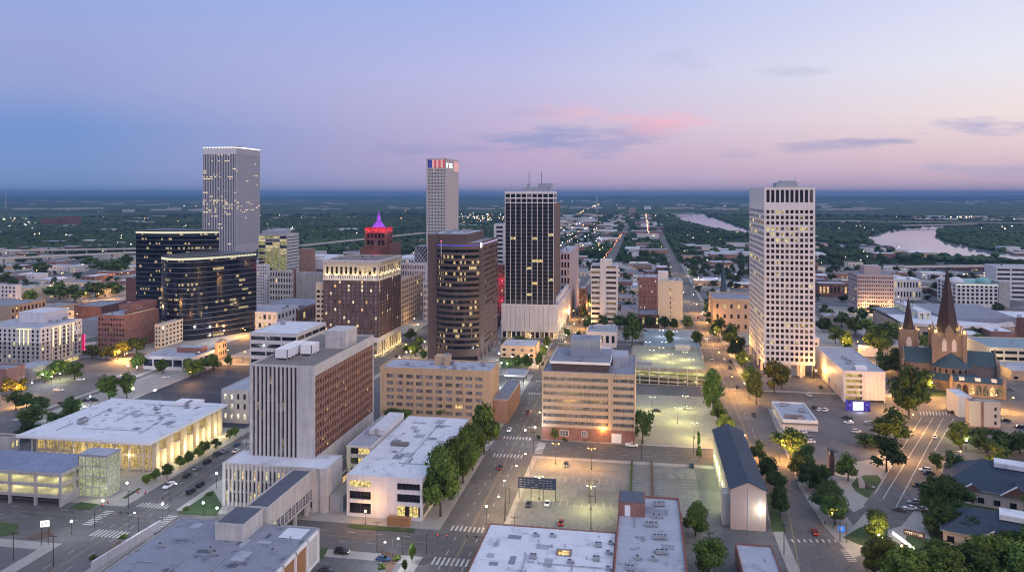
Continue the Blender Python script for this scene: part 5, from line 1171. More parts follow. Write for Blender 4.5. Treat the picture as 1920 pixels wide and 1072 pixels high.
# --- yellow lit office beyond
D = 1000.; y0 = D * CY + (538 - CX) / F * D * SY; x1 = XatY(538, y0); x0 = XatY(484, y0); y1 = YatX(560, x1); z = Zat(x1, y0, 440)
b = Bld('lit_office', 'pale office with every floor lit yellow-green behind the tallest tower', x0, x1, y0, y1, z, wall=('concrete_light', 'concrete'), d=.5)
b.body(); nf = 11; fh = 4.1; zb = z - 1.5 - nf * fh
b.grid('F', 4, zb, nf, fh, 2.9, .6, .5, .5, .4, m=1, lit=.95, lits=('lit_olive', 'lit_olive', 'lit_yellow'), split=(6, 1)); b.grid('R', 1, zb, nf, fh, 1.5, 1.4, .5, .5, .1, m=0, gm='glass_grey', split=(8, 1)); b.slab('L'); b.roof('roof_mid', .5)
q = MB(); q.box(x0 + 3, y0 + 4, z, x1 - 8, y1 - 6, z + 5); b.part('plant_room', q, 'metal_grey'); b.done()
# ------------------------------------------------------------------ the other buildings one can make out
def gb(name, label, uL, uR, v, vt, uB=None, L=None, wall='concrete_light', roof='roof_mid', F=None, S=None, par=.5, units=3, gm='glass_dark', lit=.06, lits=('lit_warm', 'lit_yellow', 'lit_dim'), d=.3, z=None, wh=.55, most=60, x1=None, fin=True, cat='building', uk=(0, 1, 2, 2), split=(1, 1), group=None):
    """front from uL to uR standing at photo line v, roof edge at vt; side face seen to uB or L metres deep; F, S = (columns, storeys)"""
    x0, y0 = G(uL, v); x1 = XatY(uR, y0); h = Zat(x0, y0, vt) if z is None else z
    side = 'R' if uR < 1207 else 'L'
    y1 = YatX(uB, x1 if side == 'R' else x0) if uB else y0 + (L or 20)
    b = Bld(name, label, x0, x1, y0, y1, h, wall=wall, d=d, cat=cat, group=group); b.body()
    for f, spec in (('F', F), (side, S)):
        if not spec: b.slab(f); continue
        c, n = spec[:2]; LL = b.fr(f)[3]; fh = (h - .8 - (spec[2] if len(spec) > 2 else .6)) / n; zb = spec[2] if len(spec) > 2 else .6
        pw = LL / c * (spec[3] if len(spec) > 3 else .45)
        b.grid(f, c, zb, n, fh, fh * wh, fh * .28, max(pw * .7, .4), max(pw * .7, .4), pw, gm=gm, lit=lit, lits=lits, split=split)
    b.slab('L' if side == 'R' else 'R')
    b.roof(roof, par); b.units(units, uk)
    if fin: b.done(most)
    return b
# west end of the old warehouse blocks
b = gb('modern_hotel', 'white and lilac eight storey hotel with light strips and a pink blade sign', -40, 76, 690, 612, uB=154, wall=('panel_white', 'concrete', 'stone_cream'), F=None, S=None, fin=False, units=6, cat='hotel', most=90)
L = b.y1 - b.y0; z = b.z1; b.mb = MB(); b.body(); b.slab('L'); fh = (z - 5.2) / 8; zm = 4 + 5 * fh + .2
for f, cols in (('F', 13), ('R', 10)):
    LL = b.fr(f)[3]; pw = LL / cols * .5
    b.grid(f, cols, 4, 5, fh, 1.9, .9, pw * .8, pw * .8, pw, m=1, zlow=0, ztop=zm, lit=.14, lits=('lit_white', 'lit_yellow', 'lit_dim'), split=(2, 1)); b.grid(f, cols, 4 + 5 * fh, 3, fh, 1.9, .9, pw * .8, pw * .8, pw, m=0, zlow=zm, ztop=z, lit=.08, lits=('lit_white', 'lit_dim'), split=(2, 1))
b.fbox('R', L * .22, L * .78, z - 1, z, 0, 1.0, 0)
for i in range(4): b.fbox('R', L * (.25 + .16 * i), L * (.265 + .16 * i), 4.5, z - 1, 0, .5, 2)
q = MB(); b.fbox('R', L * .22, L * .78, z - 1.25, z - 1., .7, 1.0, 0, q); [b.fbox('R', L * (.27 + .16 * i), L * (.285 + .16 * i), z * .5, z - 1.4, .3, .6, 0, q) for i in range(4)]; b.part('light_strip', q, 'strip_yellow')
W = b.x1 - b.x0; q = MB(); b.fbox('F', W * .62, W * .86, z - .9, z - .6, .05, .3, 0, q); [b.fbox('F', W * (.66 + .07 * i), W * (.67 + .07 * i), z * .6, z - .9, .05, .3, 0, q) for i in range(3)]; b.part('light_strip', q, 'strip_yellow')
q = MB(); b.fbox('R', L * .1, L * .95, 3.2, 4.0, 0, 1.6, 0, q); b.part('canopy', q, 'concrete'); q = MB(); b.fbox('R', L * .12, L * .9, .4, 3.1, .02, .1, 0, q); b.part('shop_front', q, 'lit_yellow')
q = MB(); b.fbox('R', L - .6, L - .2, 6, 17, .3, 2.2, 0, q); b.part('blade_sign', q, 'neon_red'); q = MB(); b.fbox('R', L - .65, L - .15, 5.8, 17.4, 2.2, 2.5, 0, q); b.part('sign_edge', q, 'neon_pink')
q = MB(); q.box(b.x1 - 34, b.y0 + 20, z, b.x1 - 14, b.y0 + 42, z + 7); b.part('penthouse', q, 'panel_white'); b.done(90)
gb('brick_warehouse', 'red brick six storey block with lit ground floor and flat roof', 183, 234, 656, 591, L=40, wall='brick_red', F=(9, 6, 2), units=4, lit=.06, wh=.42)
b = gb('brick_block', 'taller red brick corner block with a pale band of lit top windows', 234, 237, 655, 584, uB=292, wall=('brick_red', 'stone_cream'), S=(12, 7, 2), F=None, units=3, fin=False, lit=.07, wh=.42)
L = b.y1 - b.y0; b.fbox('R', 0, L, b.z1 - 5.2, b.z1 - 4.9, 0, .3, 1); b.fbox('R', -.1, L, b.z1 - .8, b.z1 + .2, 0, .6, 0); q = MB(); b.fbox('R', 1, L - 1, b.z1 - 4.6, b.z1 - 2.2, .02, .1, 0, q); b.part('lit_gallery', q, 'lit_white'); q = MB(); q.box(b.x1 - 12, b.y0 + 8, b.z1, b.x1 - 1, b.y0 + 38, b.z1 + 4); b.part('penthouse', q, 'brick_red'); b.done()
gb('beige_block', 'beige five storey block with punched windows between brick and black glass', 290, 302, 652, 609, uB=363, wall='stone_cream', S=(9, 5), F=(2, 5), lit=.08, wh=.5)
b = gb('pavilion', 'single storey pavilion with white piers and dark glass in the trees', 268, 361, 692, 668, uB=402, wall='panel_white', F=(5, 1, .3, .12), S=(4, 1, .3, .15), wh=.62, gm='glass_blue', lit=0, units=4, fin=False); q = MB(); q.box(b.x0 + 14, b.y0 + 16, b.z1, b.x1 - 4, b.y1 - 2, b.z1 + 3.4); b.part('upper_storey', q, 'brick_red'); q = MB(); q.box(b.x0 + 14.3, b.y0 + 16.3, b.z1 + 3.4, b.x1 - 4.3, b.y1 - 2.3, b.z1 + 3.5); b.part('upper_roof', q, 'roof_mid'); b.done()
gb('tan_shop', 'small tan shop lit by an orange street lamp beside the pavilion', 403, 410, 672, 643, uB=425, wall='stone_tan', S=(4, 2), lit=.1)
gb('banded_white_office', 'white four storey office with dark window bands behind the fin tower', 469, 557, 704, 624, uB=611, wall='panel_white', roof='roof_white', F=(3, 5, 2, .07), S=(4, 5, 2, .07), wh=.5, units=2, split=(6, 1), lit=0)
gb('beige_depot', 'small beige two storey depot between parking lot and fin tower', 415, 466, 792, 731, L=34, wall='concrete_light', roof='roof_mid', F=(4, 3, 1, .6), lit=.4, lits=('lit_white',))
# towards the highway
gb('low_mall', 'white edged low building with lit shop front by the black glass office', 446, 520, 618, 584, uB=560, wall='panel_white', F=(8, 2), S=(6, 2), lit=.3)
gb('brick_row', 'low brown brick row with a long dark roof beyond the low mall', 520, 560, 606, 582, uB=600, wall='brick_dark', roof='roof_dark', S=(6, 1), lit=.2)
gb('long_brick_store', 'long tan brick store with three lit windows', -60, 20, 604, 572, uB=86, wall='stone_sand', roof='roof_grey', S=(9, 2), lit=.2, units=2)
gb('white_apartments', 'white apartment block with square balconies at the far edge', -20, 30, 572, 534, uB=40, wall='panel_white', F=(7, 5), lit=.05)
gb('cream_shed', 'cream windowless shed beside the white apartment block', 26, 55, 566, 539, L=25, wall='stone_cream')
gb('dark_brick_shed', 'dark red brick shed with wide blue grey roof', 139, 190, 600, 574, uB=238, wall='brick_dark', roof='roof_grey', units=2); gb('wide_roof_hall', 'wide low hall with slate blue roof behind the red brick blocks', 150, 240, 628, 600, L=60, wall='paint_grey', roof='roof_grey', units=4)
gb('maroon_box', 'plain maroon box building against the black glass office', 236, 256, 570, 522, L=40, wall='brick_dark', roof='roof_dark')
gb('stepped_white_office', 'white stepped deco office at the foot of the tallest tower', 478, 500, 572, 497, uB=506, wall='stone_white', F=(6, 13), S=(3, 13), wh=.5); gb('lower_white_office', 'lower white office step with small square windows', 497, 513, 575, 522, uB=517, wall='stone_white', F=(6, 9), S=(2, 9))
gb('checkered_office', 'dark five storey office with pale frame beside grey blank box', 505, 546, 577, 508, uB=550, wall='concrete_light', F=(8, 6), S=(2, 6), wh=.6, gm='glass_dark'); gb('brick_sliver', 'narrow red brick building with lit doorway', 547, 553, 572, 505, uB=556, wall='brick_red')
gb('grey_blank_box', 'grey blank walled box between brick sliver and brown hotel', 555, 600, 572, 512, uB=608, wall='concrete', roof='roof_mid', units=4); gb('covered_terminal', 'low building with olive lit flat roof in front of grey blank box', 490, 575, 598, 572, L=50, wall='concrete_dark', roof='roof_worn')
gb('orange_brick_box', 'orange brown brick box near the highway', 561, 585, 517, 467, uB=591, wall='brick_orange', roof='roof_white')
gb('white_hall', 'white low hall with long flat roof behind the spire tower', 588, 650, 515, 486, uB=672, wall='panel_white', roof='roof_white', S=(8, 1), lit=.3); gb('brown_store', 'brown store with white signs beside the spire tower', 592, 640, 530, 505, L=30, wall='brick_dark', roof='roof_mid')
gb('stadium_hall', 'white sports hall with vaulted pale roof beyond the brown hotel', 737, 776, 515, 484, L=60, wall='panel_white', roof='roof_white', F=(8, 2), lit=.3)
gb('sand_office', 'sand coloured eight storey office with regular windows right behind brown hotel', 745, 753, 612, 525, uB=792, wall='stone_tan', S=(10, 9), F=(2, 9), wh=.6, gm='glass_brown', lit=.03, roof='roof_mid')
gb('white_grid_office', 'white office of narrow black windows between brown hotel and brown tower', 745, 797, 588, 494, uB=801, wall='stone_white', F=(16, 8), wh=.62); gb('white_grid_wing', 'plain white wing hidden behind the sand coloured office', 794, 803, 600, 530, L=20, wall='stone_white', F=(2, 6))
b = gb('lattice_office', 'dark blue glass block with white diagonal lattice', 777, 801, 548, 462, L=25, wall='paint_dark', fin=False, F=None, S=None, roof='roof_white'); q = MB(); W = b.x1 - b.x0; z = b.z1
for i in range(-7, 8):
    for s in (-1, 1):
        for k in range(14):
            a0, a1 = i * W / 4 + s * k * W / 8, i * W / 4 + s * (k + 1) * W / 8
            if 0 <= min(a0, a1) and max(a0, a1) <= W: z0_, z1_ = z * (.3 + k * .05), z * (.3 + (k + 1) * .05); q.hexa([b.at('F', a0 - .2, z0_, .3), b.at('F', a0 + .2, z0_, .3), b.at('F', a0 + .2, z0_, .05), b.at('F', a0 - .2, z0_, .05), b.at('F', a1 - .2, z1_, .3), b.at('F', a1 + .2, z1_, .3), b.at('F', a1 + .2, z1_, .05), b.at('F', a1 - .2, z1_, .05)])
b.part('lattice', q, 'paint_white'); b.done()
gb('pale_slab_tower', 'grey slab tower with window strips hiding behind the dark tower', 926, 947, 590, 421, L=20, wall='panel_white', F=(1, 16, 20, .3), wh=.5, gm='glass_dark', split=(4, 1))
b = gb('red_lit_office', 'narrow office bathed in red light between two dark towers', 932, 947, 600, 497, L=20, wall='brick_red', F=(4, 12), fin=False); light_at(b.root, (b.x0 + b.x1) / 2, b.y0 - 5, b.z1 * .7, (1, .05, .12), 1100); light_at(b.root, (b.x0 + b.x1) / 2, b.y0 - 5, b.z1 * .35, (1, .05, .12), 800); b.done()
gb('pink_stone_office', 'pinkish stone office tower with tall windows behind the dark tower', 1045, 1069, 596, 474, uB=1085, wall='granite_pink2' if mat('granite_pink2', (.42, .33, .33), .8, .08) else '', F=(4, 7, 8, .4), wh=.68, gm='glass_dark', units=4, uk=(0, 1))
gb('brick_loft', 'small brick loft with lit windows on the avenue', 1085, 1098, 592, 542, L=30, wall='brick_dark', F=(4, 4), lit=.2)
# --- white striped tower block
b = gb('white_striped_tower', 'white twelve storey tower with dark window bands and a blank lift shaft', 1108, 1157, 614, 498, L=26, wall=('stone_white', 'stone_cream'), fin=False, units=0, par=.3)
W = b.x1 - b.x0; z = b.z1; q = MB(); u0, u1 = W * .36, W * .54; nf = 12; fh = z / nf
for k in range(nf):
    for a, c in ((.02, .34), (.58, .97)): b.fbox('F', W * a, W * c, k * fh + .1, k * fh + fh * .52, 0, .12, 0); b.w.append(('F', W * (a + c) / 2, k * fh + fh * .76, W * (c - a) - .3, fh * .46, rnd.choice(('glass_dark', 'glass_grey', 'glass_dark', 'lit_dim')), (5, 1), 'metal_dark'))
b.fbox('F', u0, u1, 0, z + 6, -.2, 1.2, 0); b.mb.box(b.x0 + u0, b.y0, z, b.x0 + W * .8, b.y0 + 10, z + 5.5, 0)
for k in range(2):
    b.fbox('F', -.5, u0 - .2, z - 9 + k * 4.5, z - 6.8 + k * 4.5, -.3, 1.4, 0); b.fbox('F', u1 + .2, W + 2.2, z - 9 + k * 4.5, z - 6.8 + k * 4.5, -.3, 1.4, 0)
b.d = .3
for i, w in enumerate(b.w): b.w[i] = w[:1] + w[1:]
b2 = b.d; b.d = -.1; b.done(); b.d = b2
gb('brick_tower_block', 'windowless dark red brick block with a few lit slits', 1197, 1234, 588, 520, L=30, wall='brick_red', F=(5, 6, 4, .8), lit=.25, lits=('lit_white',), wh=.4)
b = gb('cream_tower', 'cream blank walled tower with one strip of small windows and rooftop dishes', 1234, 1280, 615, 527, L=24, wall='stone_cream', F=None, fin=False, units=4, uk=(0, 1)); W = b.x1 - b.x0
for k in range(8): b.w.append(('F', W * .5, 6 + k * 4, .9, 2.2, rnd.choice(('lit_warm', 'glass_dark', 'lit_dim')), (1, 1), 'metal_dark'))
q = MB(); q.box(b.x0, b.y0 + 2, b.z1, b.x0 + W * .42, b.y0 + 12, b.z1 + 8); b.part('lift_house', q, 'stone_white'); b.d = -.0; b.done()
gb('dark_roof_hall', 'low dark roofed hall with orange lit eaves before the brick block', 1196, 1236, 614, 590, L=30, wall='brick_dark', roof='roof_grey', F=(6, 1), lit=.4); gb('teal_roof_hall', 'low slate roofed hall beside the white striped tower', 1164, 1196, 612, 582, L=34, wall='paint_grey', roof='roof_grey'); gb('white_corner_shop', 'small white corner building beyond the banded office', 1100, 1156, 650, 622, L=28, wall='panel_white', roof='roof_mid', F=(5, 1), units=5, lit=.3)
b = gb('brown_civic_hall', 'brown stone civic hall with a blue grey roof and square windows', 1337, 1460, 622, 562, L=46, wall='stone_tan', roof='roof_grey', F=(9, 3, 1, .65), wh=.4, lit=.03, par=1.2, units=0, fin=False); b.fbox('F', -.3, b.x1 - b.x0, b.z1 - 1.5, b.z1 + .2, 0, .7, 0); b.done()
def cone_spire(b, cx, cy_, z0, z1, r, m, n=8): q = MB(); q.tube((cx, cy_, z0), (cx, cy_, z1), r, .1, n); return b.part('spire', q, m)
b = gb('steeple_church', 'small church with one thin dark steeple beyond the civic hall', 1346, 1368, 590, 552, L=30, wall='stone_sand', fin=False, units=0); cone_spire(b, (b.x0 + b.x1) / 2, b.y0 + 4, b.z1, Zat(b.x0, b.y0, 481), 3.4, 'slate_teal'); b.done()
# --- right of the pale tower
b = gb('side_garage', 'lilac walled garage with lit open corner and grey plant roof', 1581.5, 1660, 752, 696, uB=1530, wall=('panel_white', 'concrete_warm'), roof='roof_mid', F=None, S=None, fin=False, units=2, d=.6)
W = b.x1 - b.x0; L = b.y1 - b.y0; z = b.z1
b.mb.f.clear(); b.mb.v.clear(); b.mb.m.clear(); b.mb.box(b.x0 + .4, b.y0 + 5, 0, b.x1 - .4, b.y1 - .4, z - .1, 1)
b.fbox('F', W * .45, W, 1.2, z, -5, 0, 0); b.fbox('F', 0, W * .05, 0, z, -5, 0, 0)
for k in range(6): zz_ = k * (z - 1) / 5; b.fbox('F', W * .05, W * .45, zz_ - .2, zz_ + (1.2 if k < 5 else 1), -.4, -.05, 0); b.fbox('F', W * .05, W * .45, zz_ - .25, zz_, -5, -.4, 0)
q = MB(); b.fbox('F', W * .05, W * .45, .6, z - 1, -4.9, -4.7, 0, q); b.part('lit_interior', q, 'lit_garage2' if glow('lit_garage2', (1., .75, .25), .75, (.55, .35, .1), scale=.3, lo=.4) else '')
for k in range(6): b.fbox('L', 0, L - 5, z * .32 + k * (z * .68 - .8) / 5, z * .32 + k * (z * .68 - .8) / 5 + (2.2 if k < 5 else .8), -.45, 0, 0)
b.slab('R', 0); b.fbox('L', 0, L, z - 1.2, z, -.45, .04, 0)
for i in range(5): b.fbox('L', 3 + i * (L - 8) / 4, 4 + i * (L - 8) / 4, 0, z * .35, -.4, .1, 0)
q = MB(); q.box(b.x0 + W * .35, b.y0 + 4, z, b.x0 + W * .62, b.y0 + 8, z + 2.2); b.part('roof_house', q, 'paint_white')
for i in range(8): b.unit(b.x0 + W * .4 + rnd.uniform(-2, 2), b.y0 + 12 + i * 3.6, 1, sc=.9)
light_at(b.root, b.x0 - 7, b.y0 + L * .35, 6, (1., .5, .12), 350); b.done()
SG = (b.x0, b.x1, b.y0, b.y1)
b = gb('display_stage', 'violet booth with a bright white screen at the foot of the lilac garage', 1588, 1632, 770, 751, L=3.2, wall='screen_violet', roof='paint_dark', units=0, fin=False, par=0, cat='stage'); W = b.x1 - b.x0; q = MB(); b.fbox('F', W * .26, W * .7, .6, b.z1 - .3, .02, .1, 0, q); b.part('screen', q, 'screen_white'); light_at(b.root, (b.x0 + b.x1) / 2, b.y0 - 3, 2.5, (.6, .65, 1.), 500); b.done()
b = gb('white_diner', 'low white flat roofed diner with parapets on the parking lot', 1468, 1534, 806, 789, uB=1447, wall='paint_white', roof='roof_mid', F=None, S=(6, 1), lit=.5, lits=('lit_warm',), units=5, fin=False, par=.9, uk=(0, 1, 1)); q = MB(); q.box(b.x0 + 2, b.y0 + 5, b.z1, b.x0 + 10, b.y0 + 7, b.z1 + 1.6); q.box(b.x0 - .4, b.y0 - 1.5, b.z1 - 1, b.x1 + .3, b.y0 + 1.5, b.z1 - .6); b.part('canopy', q, 'roof_brown'); b.done()
b = gb('stucco_block', 'tan stucco four storey block with teal roof and three small windows', 1817, 1876, 802, 753, uB=1810, wall=('stucco_pale', 'brick_red') if mat('stucco_pale', (.5, .4, .36), .9, .05) else '', roof='deck_teal', units=3, fin=False); W = b.x1 - b.x0; b.fbox('F', 0, W, 0, 1, 0, .08, 1); b.fbox('F', W * .38, W * .46, 0, b.z1 + .3, 0, .25, 1)
for k in range(3): b.w.append(('F', W * .84, 3 + k * 3.4, 1.0, 1.6, 'glass_dark', (1, 1), 'metal_dark'))
b.d = 0; b.done(); gb('pale_blue_block', 'plain pale blue white block behind the tan stucco block', 1797, 1822, 782, 744, L=16, wall='panel_white', roof='roof_white', units=0)
# --- long building with the dark blue gable roof
x0, y0 = G(1370, 992); x1 = XatY(1436.5, y0); z = Zat(x0, y0, 915); y1 = YatX(1394, x1) + 6
b = Bld('gabled_hall', 'long pale hall with a dark blue gable roof and lit west wall', x0, x1, y0, y1, z, wall=('stucco_pale', 'concrete_light'), d=.4); b.body(); L = y1 - y0; W = x1 - x0; zr = Zat((x0 + x1) / 2, y0, 904) + .2
for f in 'FRL': b.slab(f)
b.mb.face([(x0, y0, z), (x1, y0, z), ((x0 + x1) / 2, y0, zr)], 0); b.mb.face([(x0, y1, z), (x1, y1, z), ((x0 + x1) / 2, y1, zr)], 0)
b.fbox('F', W * .48, W * .52, 0, z, 0, .12, 1)
for k in range(3): b.fbox('F', 0, W, z * (.28 + .24 * k), z * (.28 + .24 * k) + .12, 0, .05, 1)
b.fbox('F', W * .78, W * .86, 3, 6.5, 0, .06, 1); b.fbox('F', W * .76, W * .88, z * .62, z * .8, 0, .08, 1)
for i in range(14): u = L * (i + .5) / 14; b.fbox('L', u - .15, u + .15, 0, z - .3, 0, .2, 1)
r = MB(); xm = (x0 + x1) / 2; e = .5
for xa, za, xb2, zb2 in ((x0 - e, z - .25, xm, zr + .1), (xm, zr + .1, x1 + e, z - .25)): r.hexa([(xa, y0 - .6, za), (xb2, y0 - .6, zb2), (xb2, y1 + .4, zb2), (xa, y1 + .4, za), (xa, y0 - .6, za + .3), (xb2, y0 - .6, zb2 + .3), (xb2, y1 + .4, zb2 + .3), (xa, y1 + .4, za + .3)])
ro = b.part('roof', r, 'shingle_blue'); 
q = MB(); q.ball((x0 + 3, y0 + L * .72, z + .9), .3); b.part('roof_light', q, 'lamp_white')
for i in range(6): yy = y0 + L * (i + .7) / 6.4; q = MB(); q.box(x0 - .4, yy - .3, 5.2, x0 - .02, yy + .3, 5.5); b.part('wall_lamp', q, 'lamp_green'); light_at(b.root, x0 - 1.6, yy, 4.8, (.9, 1., .45), 650)
q = MB(); q.box(x0 - 2.4, y0 + 3, 0, x0 - .1, y0 + 9, 11); b.part('side_bay', q, 'concrete_light'); light_at(b.root, x1 - 1.6, y0 - 2.6, 7.5, (1., .97, .75), 420); b.done(); GH = (x0, x1, y0, y1)
# --- brick buildings along the bottom edge
z = 8.; x0, y1 = G(922, 982, z); x1, _ = G(1156, 998, z); 
b = Bld('white_roof_store', 'red brick store with a stained white roof and scattered cooling units', x0 - .6, x1, 165, y1, z, wall=('brick_red', 'paint_white'), d=.3); b.body(); [b.slab(f) for f in 'FRLB']; b.roof('roof_white', .35, cap='brick_red')
for (u, v, k) in ((1004, 1005, 1), (1035, 1006, 1), (1000, 1046, 0), (1122, 1024, 0), (1118, 1050, 0), (1145, 1020, 1), (1140, 1038, 1), (1068, 1055, 1), (1140, 1068, 1), (1010, 1015, 2), (1035, 1025, 2), (985, 1040, 2), (1100, 1048, 2), (1060, 1025, 2)): gx, gy = G(u, v, z); b.unit(gx, gy, k, sc=.85)
gx, gy = G(1057, 1037, z); q = MB(); q.box(gx - 1.7, gy - 1, z + .02, gx + 1.7, gy + 1, z + .5); b.part('skylight', q, 'lit_warm'); q = MB(); q.box(gx - 2.2, gy - 1.4, z + .02, gx - 1.8, gy + 1.3, z + .9); q.box(gx + 1.8, gy - 1.4, z + .02, gx + 2.2, gy + 1.3, z + .9); b.part('skylight_frame', q, 'roof_brown')
for yy in (205, 222): q = MB(); q.box(x0 + 1, yy, z + .03, x1 - 1, yy + .12, z + .06); b.part('roof_seam', q, 'roof_mid')
b.clutter(12); b.done()
X0, Y1 = G(1160, 950, 9.); X1, _ = G(1273, 936, 9.); _, Yb = G(1250, 935, 9.)
b = Bld('brick_warehouse', 'red brick warehouse with grey roof, paired cooling units and brick stair house', X0, X1, 165, Yb, 9., wall=('brick_red', 'concrete'), d=.4); b.body(); [b.slab(f) for f in 'FRLB']; b.roof('roof_mid', .7, cap='brick_red', t=.45)
for i in range(7): b.fbox('R', 4 + i * 15, 5.4 + i * 15, 0, 10.2, -.2, .35, 0)
q = MB(); pa, _ = G(1161, 975, 9.); pb = XatY(1211, Y1); q.box(X0 + .1, Y1 - 7, 9, X0 + (X1 - X0) * .43, Y1 + 3.5, 13.4); b.part('stair_house', q, 'brick_red'); q = MB(); q.box(X0 + .5, Y1 - 6.6, 13.4, X0 + (X1 - X0) * .43 - .4, Y1 + 3.1, 13.5); b.part('stair_roof', q, 'roof_dark'); q = MB(); q.box(X0 + 2.2, Y1 - 7.1, 9.1, X0 + 4, Y1 - 7.0, 12.6); b.part('door', q, 'paint_white')
for (u, v, k) in ((1231, 948, 0), (1241, 948, 0), (1226, 970, 1), (1236, 971, 1), (1216, 986, 0), (1227, 986, 0), (1231, 1010, 0), (1244, 1010, 0), (1236, 1038, 0), (1246, 1038, 0), (1195, 1048, 1), (1224, 1050, 1), (1198, 1028, 2), (1210, 1012, 2), (1199, 1010, 2), (1182, 1068, 0)): gx, gy = G(u, v, 9.); b.unit(gx, gy, k, sc=.9)
b.clutter(12); b.done()
x0, y1 = G(1378, 1020, 6.); x1, _ = G(1490, 1040, 6.)
b = Bld('flat_roof_shop', 'small brick shop with cluttered flat roof by the curving street', x0, x1 - 6, 170, y1, 6., wall='brick_red', d=.3); b.body(); [b.slab(f) for f in 'FRLB']; b.roof('roof_mid', .5); b.units(8, (0, 1, 2, 1), inset=2); b.done()
# --- arena-like hall with the wide white roof, garage and glass stair tower
z = 13.4; ax1, ay0 = G(281, 830, z); ax0, _ = G(31, 815, z); _, ay1 = G(434, 757, z)
b = Bld('civic_hall', 'glass walled hall lit yellow under a huge flat white roof on concrete piers', ax0 + 5, ax1 - 3.5, ay0 + 5, ay1 - 4, z - 1.2, wall=('stone_cream', 'concrete_light', 'paint_grey'), d=.5, cat='hall')
L = b.y1 - b.y0; W = b.x1 - b.x0; zz_ = z - 1.2; b.mb.box(b.x0 + .5, b.y0 + .5, 0, b.x1 - .5, b.y1 - .5, zz_ - .02, 0)
glass('glass_hall', (.1, .09, .06), lit=.93, lit_c=(1., .7, .24), st=.7, cell=(4.5, 4.5, 5.), var=.2)
b.grid('R', 10, .4, 2, 5.8, 4.7, .4, .5, .5, .7, gm='glass_hall', split=(3, 2), sp=-.2); b.grid('F', 12, .4, 2, 5.8, 4.7, .4, .5, .5, .7, gm='glass_hall', split=(3, 2), sp=-.2); b.slab('L'); b.slab('B')
for i in range(11): q = MB(); u = L * i / 10.4 + .5; hh = (zz_, zz_ * .62)[i % 2 if i < 8 else 0]; b.fbox('R', u, u + 2.2, 0, hh, .6, 2.6, 0, q); b.part('pier', q, 'stone_cream')
for i in range(9): q = MB(); u = W * i / 8.2; b.fbox('F', u, u + .5, 0, zz_, 2.2, 2.7, 0, q); b.part('column', q, 'concrete_light')
r = MB(); r.box(ax0, ay0, z - 1.2, ax1, ay1, z); b.part('roof', r, 'roof_white'); r = MB(); r.box(ax0 - .1, ay0 - .1, z - .9, ax1 + .1, ay0, z + .15); r.box(ax1, ay0, z - .9, ax1 + .15, ay1, z + .15); b.part('roof_edge', r, 'paint_white')
q = MB()
for (u0, v0_, u1, v1_) in ((160, 789, 205, 766), (205, 766, 225, 762), (155, 833 - 30, 270, 808), (270, 808, 305, 786)): p, r_ = G(u0, v0_, z), G(u1, v1_, z); line(p, r_, .35, z + .12, q)
b.part('roof_pipe', q, 'roof_grey')
for u, v, k in ((292, 768, 0), (315, 770, 2), (355, 760, 3), (350, 765, 1), (205, 770, 1), (155, 792, 3), (302, 785, 1), (235, 778, 2), (300, 758, 2), (220, 790, 2), (268, 776, 2), (180, 799, 2), (320, 777, 2)): gx, gy = G(u, v, z); b.unit(gx, gy, k, z + .05, .8, rz=rnd.choice((0, 1.57)))
q = MB(); gx, gy = G(352, 757, z); q.box(gx - 5, gy - 4, z, gx + 7, gy + 3, z + 1.8); b.part('plant_box', q, 'paint_white')
for i in range(6): light_at(b.root, b.x1 + 5, b.y0 + L * (i + .5) / 6, 3.5, (1., .78, .36), 750)
for i in range(3): light_at(b.root, b.x0 + W * (.45 + .2 * i), b.y0 - 3, 7, (1., .76, .32), 420)
b.clutter(12, z + .04); b.done(); CH = (ax0, ax1, ay0, ay1)
z = 11.6; qx1, qy0 = G(114, 891, z); _, qy1 = G(140, 850, z)
b = Bld('parking_garage', 'open parking garage with blue grey top deck and yellow lit levels', -330, qx1, qy0, qy1, z, cat='parking garage', wall=('concrete', 'metal_grey'), d=.4)
b.mb.box(b.x0, b.y0 + 14, 0, b.x1 - 14, b.y1, z - .8, 0); W = b.x1 - b.x0; L = b.y1 - b.y0
for k, zz_ in enumerate((3.6, 7.6, 11.6)): b.mb.box(b.x0, b.y0 + .3, zz_ - .55, b.x1 - .3, b.y1 - .3, zz_, 0); b.fbox('F', 0, W, zz_ - .6, zz_ + .55, -.3, 0, 0); b.fbox('R', 0, L, zz_ - .6, zz_ + .55, -.3, 0, 0)
for i in range(12): u = W * i / 11; b.fbox('F', max(0, u - .45), min(W, u + .45), 0, z + .7, -.8, .12, 0)
for i in range(4): u = L * i / 3; b.fbox('R', max(0, u - .4), min(L, u + .4), 0, z + .7, -.8, .12, 0)
b.fbox('R', 0, L, 0, 3, -.4, -.1, 1)
q = MB(); q.box(b.x0, b.y0 + 13.8, 3.7, b.x1 - 14, b.y0 + 13.95, 11); q.box(b.x1 - 14, b.y0 + 14, 3.7, b.x1 - 13.85, b.y1, 11); b.part('lit_interior', q, 'lit_garage')
for i in range(8): light_at(b.root, b.x1 - 6 - i * 9, b.y0 + 6, 6.6, (1., .9, .42), 420, .3); light_at(b.root, b.x1 - 6 - i * 9, b.y0 + 6, 10.5, (1., .9, .42), 420, .3)
r = MB(); r.box(b.x0 + .4, b.y0 + .4, z, b.x1 - .4, b.y1 - .4, z + .05); b.part('roof_deck', r, 'deck_blue'); r = MB()
bays((b.x0 + 20, b.y1 - 6.5), (b.x1 - 6, b.y1 - 6.5), 32, 5, 70, z=z + .06, mb=r); bays((b.x0 + 20, b.y0 + 2), (b.x1 - 6, b.y0 + 2), 32, 5, 70, z=z + .06, mb=r); b.part('deck_marking', r, 'road_paint'); b.done(); LG = (b.x0, b.x1, b.y0, b.y1)
